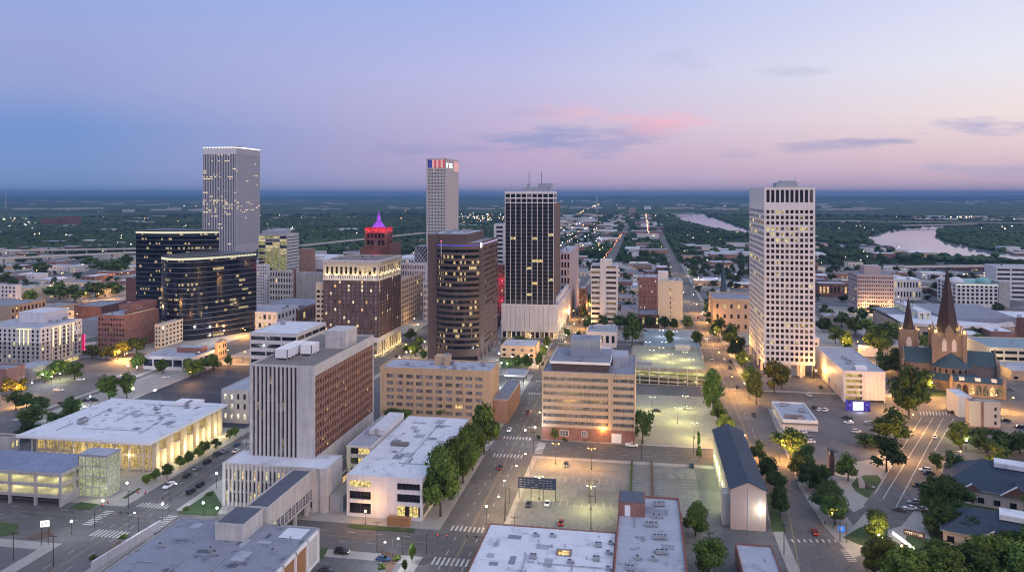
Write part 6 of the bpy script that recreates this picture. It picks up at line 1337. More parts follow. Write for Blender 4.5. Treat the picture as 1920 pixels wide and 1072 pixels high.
x0, y0 = G(146, 931); x1 = XatY(200, y0); y1 = YatX(226, x1); z = Zat(x0, y0, 851)
b = Bld('glass_stair_tower', 'glass cube stair tower glowing yellow-green beside the parking garage', x0, x1, y0, y1, z, wall=('metal_grey', 'paint_grey'), d=.25, cat='stair tower')
glass('glass_cube', (.16, .19, .16), rough=.12, lit=.95, lit_c=(.92, .92, .42), st=.42, cell=(3., 3., 3.), var=.4)
b.mb.box(x0 + .5, y0 + .5, 0, x1 - .5, y1 - .5, .4, 1)
b.grid('F', 4, .4, 4, (z - 1) / 4, (z - 1) / 4 - .35, .15, .3, .3, .18, gm='glass_cube', split=(2, 2), fm='metal_grey', sp=-.1); b.grid('R', 4, .4, 4, (z - 1) / 4, (z - 1) / 4 - .35, .15, .3, .3, .18, gm='glass_cube', split=(2, 2), fm='metal_grey', sp=-.1); b.grid('L', 4, .4, 4, (z - 1) / 4, (z - 1) / 4 - .35, .15, .3, .3, .18, gm='glass_cube', sp=-.1); b.body(1)
b.roof('roof_mid', .15); light_at(b.root, x1 - 2, y0 - 3, 3, (1., .95, .5), 120); b.done()
gb('brown_roof_store', 'low brown roofed building with a yellow lit window by the garage', -90, 20, 842, 815, uB=37, wall='concrete_light', roof='roof_brown', S=(2, 1), lit=1., lits=('lit_yellow',), units=0)
gb('red_corner_shop', 'red walled corner shop at the photo edge', -30, 12, 728, 692, L=14, wall='brick_red', roof='roof_grey', units=0); gb('grey_corner_hall', 'grey single storey hall under the modern hotel', 16, 60, 712, 690, L=22, wall='concrete', roof='roof_mid', units=1)
# ------------------------------------------------------------------ church with two spires
def local(cx, cy_, rz):
    c, s = math.cos(rz), math.sin(rz); return lambda x, y: (cx + c * x - s * y, cy_ + s * x + c * y)
def church():
    D = 470.; r = (1776 - CX) / F * D; cx, cy_ = -SY * D + CY * r, CY * D + SY * r; rz = R(-12)
    o = empty('church', cx, cy_, 0, rz); tag(o, 'stone church with two copper spires and dark blue slate roofs', 'church'); FOOT.append((cx - 34, cx + 38, cy_ - 34, cy_ + 45))
    def P(name, mb, m, sm=False, parent=None):
        q = link_mesh(name, mb.mesh(name, [M[x] for x in (m if isinstance(m, tuple) else (m,))], smooth=sm), o); return q
    w = MB()
    w.box(-8, -8, 0, 8, 8, 31.7); w.box(-24, -6.5, 0, -8.02, 7.5, 13); w.box(8.02, -6.5, 0, 25, 7.5, 13); w.box(-7, 8.02, 0, 7, 44, 13)
    for s in (-1, 1):                                       # gable ends
        x = -24 if s < 0 else 25; w.hexa([(x - .4, -6.9, 0), (x + .4, -6.9, 0), (x + .4, 7.9, 0), (x - .4, 7.9, 0), (x - .4, -6.9, 13.2), (x + .4, -6.9, 13.2), (x + .4, 7.9, 13.2), (x - .4, 7.9, 13.2)]); w.face([(x - .4, -6.9, 13.2), (x - .4, 7.9, 13.2), (x - .4, .5, 21.6)]); w.face([(x + .4, -6.9, 13.2), (x + .4, 7.9, 13.2), (x + .4, .5, 21.6)]); w.hexa([(x - .4, -6.9, 13.2), (x + .4, -6.9, 13.2), (x + .4, .5, 21.6), (x - .4, .5, 21.6), (x - .4, -6.9, 13.9), (x + .4, -6.9, 13.9), (x + .4, .5, 22.4), (x - .4, .5, 22.4)]); w.hexa([(x - .4, .5, 21.6), (x + .4, .5, 21.6), (x + .4, 7.9, 13.2), (x - .4, 7.9, 13.2), (x - .4, .5, 22.4), (x + .4, .5, 22.4), (x + .4, 7.9, 13.9), (x - .4, 7.9, 13.9)])
    half = lambda cx_, cy2, r_, n=9: [(cx_ + r_ * math.cos(R(180) + R(180) * i / n), cy2 + r_ * .8 * math.sin(R(180) + R(180) * i / n)) for i in range(n + 1)]
    w.prism(half(1, -8, 10.5), 0, 12.6); w.prism(half(1, -8, 16.5), 0, 6.2); w.box(-2, -31, 0, 24, -20.5, 8.2)
    for i in range(10):
        a = R(180) + R(180) * i / 9; w.tube((1 + 10.6 * math.cos(a), -8 + 8.5 * math.sin(a), 0), (1 + 10.6 * math.cos(a), -8 + 8.5 * math.sin(a), 12.6), .5, .4, 6)
    for x in (-8, 8):
        for y in (-8, 8): w.box(x - 1.2, y - 1.2, 0, x + 1.2, y + 1.2, 31.7); w.tube((x, y, 31.7), (x, y, 34.2), 1.2, 1.0, 8)
    w.box(-25, 2, 0, -16, 11, 31)
    for x in (-25, -16):
        for y in (2, 11): w.box(x - .7, y - .7, 0, x + .7, y + .7, 31.4)
    for x in (-2, 24): w.tube((x, -31, 0), (x, -31, 10.5), 1.1, .9, 8); w.tube((x, -31, 10.5), (x, -31, 12.2), .9, .1, 8)
    for x in (-24.5, 25.5):
        for y in (-7.5, 8.5): w.box(x - .8, y - .8, 0, x + .8, y + .8, 15); w.tube((x, y, 15), (x, y, 18), .7, .05, 6)
    for i in range(6): w.tube((-8 + i * 3.2, -8.4, 31.4), (-8 + i * 3.2, -8.4, 32.6), .5, .1, 4)
    P('wall', w, 'stone_church')
    rf = MB()
    rf.face([(-24, -7.2, 13), (-8, -7.2, 13), (-8, .5, 20.8), (-24, .5, 20.8)]); rf.face([(-24, 8.2, 13), (-24, .5, 20.8), (-8, .5, 20.8), (-8, 8.2, 13)]); rf.face([(8, -7.2, 13), (25, -7.2, 13), (25, .5, 20.8), (8, .5, 20.8)]); rf.face([(25, 8.2, 13), (8, 8.2, 13), (8, .5, 20.8), (25, .5, 20.8)])
    rf.face([(-7.6, 8, 12.8), (0, 8, 20.6), (0, 44, 20.6), (-7.6, 44, 12.8)]); rf.face([(7.6, 8, 12.8), (7.6, 44, 12.8), (0, 44, 20.6), (0, 8, 20.6)])
    h = half(1, -8, 11.2); [rf.face([(*h[i], 12.5), (*h[i + 1], 12.5), (1, -8.05, 20.4)]) for i in range(9)]
    h1, h2 = half(1, -8, 17.2), half(1, -8, 10.6); [rf.face([(*h1[i], 6.1), (*h1[i + 1], 6.1), (*h2[i + 1], 9.2), (*h2[i], 9.2)]) for i in range(9)]
    rf.face([(-2.5, -31.3, 8.3), (24.5, -31.3, 8.3), (24.5, -26, 10.6), (-2.5, -26, 10.6)]); rf.face([(-2.5, -20.3, 8.3), (-2.5, -26, 10.6), (24.5, -26, 10.6), (24.5, -20.3, 8.3)])
    P('roof', rf, 'slate_teal')
    sp = MB(); sp.tube((0, 0, 31.7), (0, 0, 71), 6.3, .1, 8); P('spire', sp, 'spire_copper'); s2 = MB(); s2.tube((-20.5, 6.5, 31), (-20.5, 6.5, 51), 3.2, .08, 8); P('spire', s2, 'spire_copper')
    bd = MB(); bd.tube((0, 0, 50), (0, 0, 51), 3.1, 2.95, 8); P('spire_band', bd, 'roof_mid')
    for x in (-7, 7):
        for y in (-7, 7): q = MB(); q.tube((x, y, 31.9), (x, y, 37), 1.1, .05, 6); P('pinnacle', q, 'concrete_warm')
    for x in (-24.4, -16.6): q = MB(); q.tube((x, 2.6, 31), (x, 2.6, 34.5), .6, .05, 6); P('pinnacle', q, 'concrete_warm')
    q = MB(); q.box(-2.2, -8.9, 29, 2.2, -8.3, 33); q.face([(-2.2, -8.9, 33), (2.2, -8.9, 33), (0, -8.9, 37)]); q.face([(-2.2, -8.9, 33), (0, -8.9, 37), (0, -5, 37), (-2.2, -5, 33)]); q.face([(2.2, -8.9, 33), (2.2, -5, 33), (0, -5, 37), (0, -8.9, 37)]); P('dormer', q, 'stone_church')
    def lancet(x, y, z, w_, h_, rot, m):
        q = MB(); pts = [(-w_ / 2, 0, 0), (w_ / 2, 0, 0), (w_ / 2, 0, h_ * .7), (w_ / 3, 0, h_ * .88), (0, 0, h_), (-w_ / 3, 0, h_ * .88), (-w_ / 2, 0, h_ * .7)]; q.face(pts); f = MB()
        a = link_mesh('window', q.mesh('window', M[m]), o, (x, y, z), rot)
    for x in (-2.6, 2.6): lancet(x, -8.06, 21, 2.4, 7.5, 0, 'louvre_pale'); lancet(-8.06, x, 21, 2.2, 7.5, R(-90), 'louvre_pale')
    lancet(-20.5, 1.94, 18, 2.8, 9, 0, 'louvre_pale'); lancet(-25.06, 6.5, 18, 2.4, 9, R(-90), 'louvre_pale')
    for i in range(9): a = R(180) + R(180) * (i + .5) / 9; lancet(1 + 10.42 * math.cos(a), -8 + 8.34 * math.sin(a), 9.6, 1.3, 2.6, a + R(90), 'glass_dark')
    for i in range(7): lancet(1.6 + i * 3.3, -31.06, 1.6, 2.5, 5.6, 0, rnd.choice(('lit_dim', 'lit_warm', 'lit_dim', 'glass_brown')))
    for i in range(3): q = MB(); q.box(2 + i * 8, -29.8, 8.6, 4.6 + i * 8, -27, 10.6); P('dormer', q, 'panel_white')
    for (x, y, z, e) in ((-7.2, -9.4, 33, 700), (7.6, -9.4, 33, 1100), (9.6, 2, 33, 900), (-9.4, 2, 33, 500), (-25.8, .8, 32.4, 300), (-15.4, .8, 32.4, 300)):
        l = bpy.data.lights.new('spire_light', 'POINT'); l.energy = e; l.color = (1., .6, .12); l.shadow_soft_size = .3; lo = bpy.data.objects.new('spire_light', l); col.objects.link(lo); lo.parent = o; lo.location = (x, y, z)
        q = MB(); q.ball((x, y, z - .5), .22); P('flood_light', q, 'lamp_sodium')
mat('stone_church', (.2, .16, .135), .9, .16, streak=.1); mat('louvre_pale', (.5, .48, .5), .7, .1)
church()
# ------------------------------------------------------------------ south-west district
x0, y0 = G(1688, 633); x1 = XatY(1908, y0); zA = 13.
o = empty('arena_hall', (x0 + x1) / 2, y0, 0); tag(o, 'sprawling hall with curved tan front and pale sweeping roof behind the church', 'arena'); FOOT.append((x0 - 20, x1, y0 - 16, y0 + 90)); W = x1 - x0; n = 20
arc = lambda t, k=0.: (x0 + W * t, y0 - 16 * math.sin(math.pi * (.1 + .9 * t)) + 5 - k)
q = MB(); q.prism([arc(i / n) for i in range(n + 1)] + [(x1, y0 + 75), (x0, y0 + 75)], 0, zA - 2.2); q.build('wall', M['stucco_band'], o)
q = MB()
for i in range(n): a, c, d_, e_ = arc(i / n, 1.5), arc((i + 1) / n, 1.5), arc((i + 1) / n, -1), arc(i / n, -1); z_ = lambda t: zA + 5 * max(0, t - .55) ** 1.3; q.hexa([(*a, zA - 2.2), (*c, zA - 2.2), (*d_, zA - 2.2), (*e_, zA - 2.2), (*a, z_(i / n)), (*c, z_((i + 1) / n)), (*d_, z_((i + 1) / n)), (*e_, z_(i / n))])
q.build('roof_edge', M['panel_white'], o)
q = MB(); m_ = [arc(i / n, -.5) for i in range(n + 1)]
for i in range(n): q.face([(*m_[i], zA - .4), (*m_[i + 1], zA - .4), (x0 + W * (i + 1) / n, y0 + 35, zA + .6), (x0 + W * i / n, y0 + 35, zA + .6)])
q.build('roof', M['roof_white'], o); q = MB(); q.hexa([(x0 + W * .5, y0 + 12, zA), (x1, y0 + 2, zA), (x1, y0 + 75, zA), (x0 + W * .3, y0 + 75, zA), (x0 + W * .5, y0 + 12, zA + 1.2), (x1, y0 + 2, zA + 5), (x1, y0 + 75, zA + 5.5), (x0 + W * .3, y0 + 75, zA + 5)]); q.box(x0, y0 + 35, zA - .5, x1, y0 + 75, zA + .9); q.build('upper_roof', M['roof_grey'], o)
for i in range(12): q = MB(); t = .1 + .07 * i; a, c = arc(t, .12), arc(t + .045, .12); q.face([(*a, 2), (*c, 2), (*c, 6.5), (*a, 6.5)]); q.build('window', M[rnd.choice(('glass_brown', 'glass_dark', 'lit_dim'))], o)
gb('arena_wing', 'pale wing with a long glass wall joined to the sprawling hall', 1722, 1746, 628, 584, uB=1676, wall='panel_white', roof='roof_white', S=(8, 2), F=(2, 2), gm='glass_green', wh=.62, lit=.2, lits=('strip_dim',) if glow('strip_dim', (.9, .95, .8), 1.0) else ())
b = gb('domed_hotel', 'white hotel with arched window bays and two domes on a green roof', 1793, 1872, 576, 532, uB=1757, wall='stone_white', roof='copper_green', F=(9, 5, 3, .4), S=(5, 5, 3), split=(2, 1), units=0, fin=False, wh=.66, lit=.03, cat='hotel'); W = b.x1 - b.x0; L = b.y1 - b.y0
for uu, m in ((.12, 'panel_white'), (.78, 'copper_green')): q = MB(); q.ball((b.x0 + W * uu, b.y0 + 14, b.z1 + .3), 7.5, nu=16, nv=6, sz=.75, half=True); o = b.part('dome', q, m)
q = MB(); q.box(b.x1 + .05, b.y0 - 1, 0, b.x1 + 10, b.y0 + 20, b.z1 + 3); b.part('lift_block', q, 'concrete'); q = MB(); b.fbox('F', 0, W, b.z1 - 1.4, b.z1 - .8, .05, .3, 0, q); b.part('light_strip', q, 'strip_dim'); b.done()
b = gb('grey_office_block', 'grey pink eight storey office with fine window rows and orange lit base', 1608, 1676, 585, 515, uB=1590, wall='granite_pink2', roof='roof_grey', F=(16, 8, 5, .4), S=(8, 8, 5, .4), wh=.42, gm='glass_brown', lit=.06, fin=False, units=8); q = MB(); W = b.x1 - b.x0; q.box(b.x0 + W * .25, b.y0 + 8, b.z1, b.x0 + W * .72, b.y0 + 24, b.z1 + 8); b.part('penthouse', q, 'granite_pink2')
for i in range(5): light_at(b.root, b.x0 + W * (i + .5) / 5, b.y0 - 4, 4, (1., .6, .2), 1400)
b.done()
b = gb('cream_garage', 'cream three deck parking garage with lit levels by the church road', 1856, 1990, 690, 652, L=40, wall='stone_cream', roof='deck_teal', F=(5, 3, .6, .12), S=None, wh=.5, gm='glass_black', lit=.0, fin=False, units=1, cat='parking garage'); light_at(b.root, b.x0 - 3, b.y0 - 4, 5, (1., .95, .6), 2500); b.done()
gb('far_white_garage', 'white striped parking structure at the photo edge below the viaduct', 1868, 1950, 562, 500, L=30, wall='panel_white', F=(3, 7, 1, .1), wh=.45); gb('brick_gym', 'dark red brick hall with white roof edge beside the sprawling arena', 1902, 1990, 632, 596, L=40, wall='brick_dark', roof='roof_white'); gb('brick_parish_house', 'low brick parish house with pale roof behind the church', 1858, 1906, 650, 622, L=26, wall='brick_red', roof='roof_white'); gb('pale_school', 'low building with stained white roof behind the main spire', 1800, 1845, 652, 628, L=40, wall='concrete', roof='roof_white', units=5)
gb('lit_white_hall', 'white low hall with a bright yellow lit ground floor beside grey office', 1676, 1728, 562, 524, L=30, wall='panel_white', roof='roof_white', F=(9, 2), lit=.5); gb('lit_clinic', 'small grey clinic with a bright yellow entrance behind the pale tower', 1545, 1574, 608, 592, L=16, wall='concrete', F=(2, 1), lit=1, lits=('lit_yellow',)); gb('brick_cafe', 'brown low cafe glowing orange along its front beside grey office', 1535, 1590, 556, 532, L=24, wall='brick_dark', roof='roof_mid', F=(8, 1), lit=.8, lits=('lit_warm',)); gb('flat_roof_depot', 'flat grey roofed depot in the trees before the church', 1655, 1705, 668, 648, L=24, wall='concrete', roof='roof_mid'); gb('white_kiosk', 'white roofed house in the trees before the church', 1618, 1646, 668, 654, L=12, wall='panel_white', roof='roof_white', units=0)
def hip_house(name, label, c, ze, zr, wall, extra, rz=0.):
    (x0, x1, y0, y1) = c; o = empty(name, (x0 + x1) / 2, (y0 + y1) / 2, 0, rz); tag(o, label, 'house'); FOOT.append(c)
    q = MB(); q.box(x0 + .8, y0 + .8, 0, x1 - .8, y1 - .8, ze); q.build('wall', M[wall], o); q = MB(); ym = (y0 + y1) / 2; k = (y1 - y0) / 2
    A, B_, C_, D_ = (x0, y0, ze), (x1, y0, ze), (x1, y1, ze), (x0, y1, ze); r0, r1 = (x0 + k, ym, zr), (x1 - k, ym, zr); q.face([A, B_, r1, r0]); q.face([B_, C_, r1]); q.face([C_, D_, r0, r1]); q.face([D_, A, r0]); q.face([D_, C_, B_, A])
    for gx, gw in extra: q.face([(gx - gw, y0 - 1, ze), (gx, y0 - 1, ze + gw * .75), (gx, ym - 2, ze + gw * .75), (gx - gw, y0 + 6, ze)]); q.face([(gx + gw, y0 - 1, ze), (gx + gw, y0 + 6, ze), (gx, ym - 2, ze + gw * .75), (gx, y0 - 1, ze + gw * .75)])
    q.build('roof', M['shingle_blue'], o)
    for gx, gw in extra: q = MB(); q.face([(gx - gw + .3, y0 - .9, ze), (gx + gw - .3, y0 - .9, ze), (gx, y0 - .9, ze + gw * .72)]); q.build('gable', M['brick_dark'], o); q = MB(); q.hexa([(gx - gw - .1, y0 - 1.1, ze - .2), (gx - gw + .3, y0 - 1.1, ze - .2), (gx + .2, y0 - 1.1, ze + gw * .75 - .1), (gx - .1, y0 - 1.1, ze + gw * .75), (gx - gw - .1, y0 - 1, ze + .1), (gx - gw + .3, y0 - 1, ze + .1), (gx + .2, y0 - 1, ze + gw * .75 + .2), (gx - .1, y0 - 1, ze + gw * .75 + .3)]); q.build('barge_board', M['paint_white'], o)
    q = MB(); q.box((x0 + x1) / 2 - 6, ym - 3.4, zr - 1.4, (x0 + x1) / 2 + 8, ym + 3.4, zr + .25); q.build('roof_deck', M['roof_white'], o); q = MB(); q.box(x0 - .1, y0 - .1, ze - .3, x1 + .1, y0 + .05, ze); q.box(x0 - .1, y0 - .1, ze - .3, x0 + .05, y1 + .1, ze); q.build('gutter', M['paint_grey'], o)
    for i in range(int((x1 - x0) / 5)): q = MB(); q.box(x0 + 2 + i * 5, y0 + .7, 1.2, x0 + 4 + i * 5, y0 + .79, 3.2); q.build('window', M['glass_dark'], o)
    return o
hx, hy = G(1893, 898, 8.); hip_house('hip_roof_house', 'large house with dark blue hipped roof and white roof deck in the trees', (hx - 22, hx + 24, hy - 13, hy + 13), 6., 14., 'concrete_warm', [(hx + 2, 5), (hx - 12, 3)], R(-22))
hx, hy = G(1905, 988, 7.); hip_house('hip_roof_house', 'nearer house with dark blue hipped roof and long white roof deck', (hx - 21, hx + 24, hy - 10, hy + 10), 5., 11., 'concrete_warm', [(hx - 6, 4), (hx + 8, 4)], R(-22))
# ------------------------------------------------------------------ bridges, canopies, signs, sculptures
def viaduct(label, a, b_, z, w=13., step=34., name='viaduct', thick=1.5, wall=1.1):
    VIA.append((a, b_)); a, b_ = Vector((*a, 0)), Vector((*b_, 0)); d = (b_ - a); L = d.length; d.normalize(); n = Vector((-d.y, d.x, 0)) * (w / 2)
    o = empty(name, *(a + b_)[:2]); o.location = ((a.x + b_.x) / 2, (a.y + b_.y) / 2, 0); tag(o, label, 'bridge')
    def bar(q, p0, p1, off0, off1, z0, z1): q.hexa([(*(p0 + off0)[:2], z0), (*(p1 + off0)[:2], z0), (*(p1 + off1)[:2], z0), (*(p0 + off1)[:2], z0), (*(p0 + off0)[:2], z1), (*(p1 + off0)[:2], z1), (*(p1 + off1)[:2], z1), (*(p0 + off1)[:2], z1)])
    q = MB(); bar(q, a, b_, -n, n, z - thick, z); q.build('deck', M['concrete_dark'], o)
    for s in (-1, 1): q = MB(); bar(q, a, b_, n * s * 1.0, n * s * 1.06, z - .6, z + wall); q.build('parapet', M['concrete_light'], o)
    k = int(L / step)
    for i in range(k + 1): p = a + d * (L * (i + .5) / (k + 1)); q = MB(); q.box(p.x - .9, p.y - .9, -.5, p.x + .9, p.y + .9, z - thick); bar(q, p - d * .9, p + d * .9, -n * .9, n * .9, z - thick - 1.4, z - thick); q.build('pier', M['concrete'], o)
viaduct('elevated highway curving past the northern warehouses', G(-260, 497, 11), G(300, 471, 11), 11., 16); viaduct('pale slip road ramp just beyond the elevated highway', G(-200, 474, 11), G(420, 463, 11), 11., 10); viaduct('long elevated highway south of the domed hotel', G(1688, 500, 11), G(2100, 496, 11), 11., 15); viaduct('river bridge beyond the wide bend', G(1690, 423, 9), G(1830, 420, 9), 9., 14, 60); viaduct('highway strip crossing the far river side', G(1530, 414, 8), G(2000, 419, 8), 8., 14, 120); viaduct('expressway beyond the spire tower', G(560, 461, 7), G(800, 436, 7), 7., 16, 50)
viaduct('distant river bridge behind the first bend', G(1260, 401, 10), G(1300, 399.5, 10), 10., 14, 60)
# raised board on the near lot
mat('panel_navy', (.03, .045, .09), .5)
px, py = G(971, 935); px1 = XatY(1043, py); o = empty('raised_board', (px + px1) / 2, py, 0); tag(o, 'wide dark blue board raised on thin posts in the parking lot', 'billboard')
q = MB(); q.hexa([(px, py - .1, 4.4), (px1, py - .1, 4.4), (px1, py + .35, 8.4), (px, py + .35, 8.4), (px, py - .35, 4.4), (px1, py - .35, 4.4), (px1, py + .1, 8.4), (px, py + .1, 8.4)]); q.build('panel', M['panel_navy'], o)
q = MB()
for k in range(4):
    for i in range(9):
        u = px + .8 + (px1 - px - 1.6) * i / 9; zz = 4.9 + k * .85; y_ = py - .37 + (zz - 4.4) / 4 * .45
        if rnd.random() < .85: q.box(u, y_ - .06, zz, u + rnd.uniform(.6, 1.1), y_ + .02, zz + .16)
q.build('panel_frame', M['metal_grey'], o)
for i in range(4): u = px + .4 + (px1 - px - .8) * i / 3; q = MB(); q.tube((u, py + .5, 0), (u, py + .5, 8.2), .14); q.build('post', M['metal_dark'], o)
# fuel station canopy by the avenue
x0, y0 = G(946, 722); x1 = XatY(984, y0); o = empty('fuel_canopy', (x0 + x1) / 2, y0 + 8, 0); tag(o, 'white lit canopy over a forecourt beside the avenue', 'canopy'); q = MB(); q.box(x0, y0, 5.4, x1, y0 + 16, 6.4); q.build('roof', M['panel_white'], o); q = MB(); q.box(x0 + .4, y0 + .4, 6.4, x1 - .4, y0 + 15.6, 6.5); q.build('roof_top', M['roof_mid'], o)
for xx in (x0 + 1.2, x1 - 1.2):
    for yy in (y0 + 1.5, y0 + 14.5): q = MB(); q.tube((xx, yy, 0), (xx, yy, 5.4), .3); q.build('column', M['metal_dark'], o)
q = MB(); q.box(x0 + 1, y0 + 2, 5.3, x1 - 1, y0 + 14, 5.39); q.build('light_panel', M['lit_white'], o); light_at(o, (x0 + x1) / 2, y0 + 7, 4.6, (.95, 1., .9), 2600); light_at(o, (x0 + x1) / 2 - 6, y0 - 6, 4.6, (.95, 1., .9), 1800)
b = gb('blue_kiosk', 'small blue striped kiosk under the lit canopy', 955, 973, 731, 723, L=5, wall=('car_blue', 'paint_white'), roof='roof_white', units=0, par=0, cat='kiosk', fin=False); b.fbox('F', 0, b.x1 - b.x0, 1, 1.8, 0, .06, 1); b.done()
# violet light wall in the plaza
cx_, cy_ = G(962, 655); o = MB(); 
for i in range(14):
    a0, a1 = R(-70) + R(150) * i / 14, R(-70) + R(150) * (i + 1) / 14; f = lambda a, r_: (cx_ + r_ * math.cos(a), cy_ + r_ * 1.6 * math.sin(a)); o.hexa([(*f(a0, 9), .1), (*f(a0, 10.6), .1), (*f(a1, 10.6), .1), (*f(a1, 9), .1), (*f(a0, 9), 1.1), (*f(a0, 10.6), 1.1), (*f(a1, 10.6), 1.1), (*f(a1, 9), 1.1)])
tag(link_mesh('light_wall', o.mesh('light_wall', glow('neon_violet', (.2, .16, .8), 1.0))), 'curved low wall glowing violet in the plaza garden', 'fountain')
# dark pylon with slanted cap, stone on the island
px, py = G(1559, 890); o = empty('pylon_sign', px, py, 0); tag(o, 'dark red steel pylon with a slanted black cap at the lot corner', 'sign'); q = MB(); q.box(px - 1, py - .7, 0, px + 1, py + .7, 8); q.build('shaft', M['brick_dark'], o); q = MB(); q.box(px - .75, py - .72, 8, px + .75, py + .72, 10); q.build('neck', M['paint_dark'], o); q = MB(); q.hexa([(px - 2, py - 1.2, 10.3), (px + 2.2, py - 1.2, 9.6), (px + 2.2, py + 1.2, 9.9), (px - 2, py + 1.2, 10.6), (px - 2, py - 1.2, 10.6), (px + 2.2, py - 1.2, 9.9), (px + 2.2, py + 1.2, 10.2), (px - 2, py + 1.2, 10.9)]); q.build('cap', M['metal_dark'], o)
px, py = G(1622, 914, KZ); o = empty('stone_sculpture', px, py, KZ); tag(o, 'leaning stone slabs sculpture on the grass island', 'sculpture'); q = MB(); q.hexa([(px - 2.2, py - .6, KZ), (px + .8, py - .6, KZ), (px + .8, py + .6, KZ), (px - 2.2, py + .6, KZ), (px - 2.8, py - .4, 4.6), (px - 1.3, py - .4, 4.3), (px - 1.3, py + .4, 4.3), (px - 2.8, py + .4, 4.6)]); q.build('slab', M['concrete_warm'], o); q = MB(); q.hexa([(px - .6, py - .5, KZ), (px + 2.2, py - 1.4, KZ), (px + 2.4, py - .3, KZ), (px - .2, py + .5, KZ), (px - .8, py - .4, 3.2), (px + .4, py - .6, 2.2), (px + .5, py, 2.2), (px - .6, py + .4, 3.2)]); q.build('slab', M['granite_brown'], o); q = MB(); q.ball((px + 3.2, py + .6, KZ + .3), .7, sz=.6); q.build('boulder', M['concrete'], o)
def panel_sign(name, label, u, v, w, h, z, m, txt, tm, size, posts=2, rz=0.):
    x, y = G(u, v); o = empty(name, x, y, 0, rz); tag(o, label, 'sign')
    for i in range(posts): q = MB(); xx = (-w / 2 + .3 + (w - .6) * i / max(1, posts - 1)) if posts > 1 else 0; q.tube((xx, .05, 0), (xx, .05, z + h * .9), .11); link_mesh('post', q.mesh('post', M['metal_dark']), o)
    q = MB(); q.box(-w / 2, -.16, z, w / 2, .16, z + h); link_mesh('panel', q.mesh('panel', M[m]), o)
    if txt: t = link_mesh('sign_letters', letters(txt, size, tm, .02), o, (0, -.2, z + h / 2)); t.rotation_euler = (R(90), 0, 0)
    return o
panel_sign('lit_sign', 'white lit panel sign on two tall posts at the corner lot', 84, 1022, 2.6, 1.9, 6.2, 'sign_white', 'J B', 'paint_dark', 1.5, rz=R(20)); o = panel_sign('blue_sign', 'blue square sign glowing on the park lawn corner', 1578, 998, 1.9, 1.7, .5, 'sign_blue', '', 'sign_white', 1.1, 2, R(-20)); q = MB(); q.box(-.45, -.2, 1.0, .1, -.17, 1.5); q.box(-.2, -.2, 1.4, .3, -.17, 1.95); link_mesh('emblem', q.mesh('emblem', M['paint_white']), o)
o = panel_sign('monument_sign', 'low dark wall with pale raised letters on the lawn', 1714, 1006, 6.4, 1.8, .2, 'brick_dark', '', 'sign_white', 1.0, 0, R(-26)); q = MB(); q.box(-2.9, -.22, 1.25, 2.4, -.17, 1.5); [q.box(-2.8 + .62 * i, -.22, .7, -2.45 + .62 * i, -.17, 1.25) for i in range(9)]; link_mesh('lettering', q.mesh('lettering', M['lit_white']), o)
panel_sign('white_board', 'white banner board beside the pink blade sign', 166, 668, 9, 3, 7, 'panel_white', '', 'paint_dark', 1, 1, R(30))
o = MB(); p, q_ = G(1674, 996, 1.), G(1714, 1026, 1.); line(p, q_, .45, 1.15, o); v_ = list(o.v); o = MB(); o.prism([(x, y) for x, y, z_ in v_], .1, 1.1); tag(link_mesh('bench_wall', o.mesh('bench_wall', M['strip_white'])), 'long white glowing bench wall on the park slope', 'wall')
q = MB(); p0, p1 = G(172, 1072), G(300, 992); q.v = []; a, c = Vector((*p0, 0)), Vector((*p1, 0)); n_ = Vector((-(c - a).y, (c - a).x, 0)).normalized() * .3
q.hexa([tuple(a - n_), tuple(c - n_), tuple(c + n_), tuple(a + n_)] + [tuple(v + Vector((0, 0, 3.2))) for v in (a - n_, c - n_, c + n_, a + n_)]); tag(link_mesh('ramp_wall', q.mesh('ramp_wall', M['panel_white'])), 'white slanted ramp wall beside the worn grey roof', 'wall')
x, y = G(748, 985); o = MB(); o.box(x - 4, y - 1, .14, x + 4, y + 1.2, 3.); o.box(x - 4.2, y - 1.2, 2.9, x + 4.2, y - .9, 3.15); tag(link_mesh('wooden_screen', o.mesh('wooden_screen', M['wood'])), 'low orange wooden screen at the foot of the white block', 'fence')
bx_, by_ = G(1212, 862); 
for (u, v, u2, v2, lb) in ((1153, 862, 1186, 866, 'brown planted median edge by the lot entrance'), (1222, 866, 1290, 866, 'kerbed median strip beside the green lit lot')): pass
q = MB(); p, r_ = G(1185, 866), G(1187, 934); q.prism([(p[0] - .4, r_[1]), (p[0] + .4, r_[1]), (p[0] + .4, p[1]), (p[0] - .4, p[1])], .1, 1.1); tag(link_mesh('hedge', q.mesh('hedge', M['leaf_dark'])), 'low brown hedge along the lot drive', 'hedge'); q = MB(); p = G(1222, 866); q.prism([(p[0] - .4, r_[1]), (p[0] + .4, r_[1]), (p[0] + .4, p[1]), (p[0] - .4, p[1])], .1, 1.0); tag(link_mesh('hedge', q.mesh('hedge', M['soil'])), 'bare kerb hedge on the green lit side of the drive', 'hedge')
# radio mast far left
x, y = G(11, 395); q = MB(); q.tube((x, y, 0), (x, y, 124), 3.2, 1.2, 6); q.ball((x, y, 125), 5); tag(link_mesh('radio_mast', q.mesh('radio_mast', [M['concrete_light']])), 'slim white radio mast on the horizon', 'mast'); x, y = G(1119, 402); q = MB(); q.tube((x, y, 0), (x, y, 112), 4, 3, 6); tag(link_mesh('radio_mast', q.mesh('radio_mast', M['concrete'])), 'distant pale mast at the end of the lit boulevard', 'mast')
for (u, v, h, lab) in ((91, 425, 14, 'dark red brick mill building among the left woods'), (118, 424, 16, 'wider dark red mill hall with an arched gate among woods')): gb('brick_mill', lab, u - 14 if h < 15 else u - 11, u + 4 if h < 15 else u + 12, v, v - h * 1.1, L=60, wall='brick_dark', roof='roof_dark', units=0)
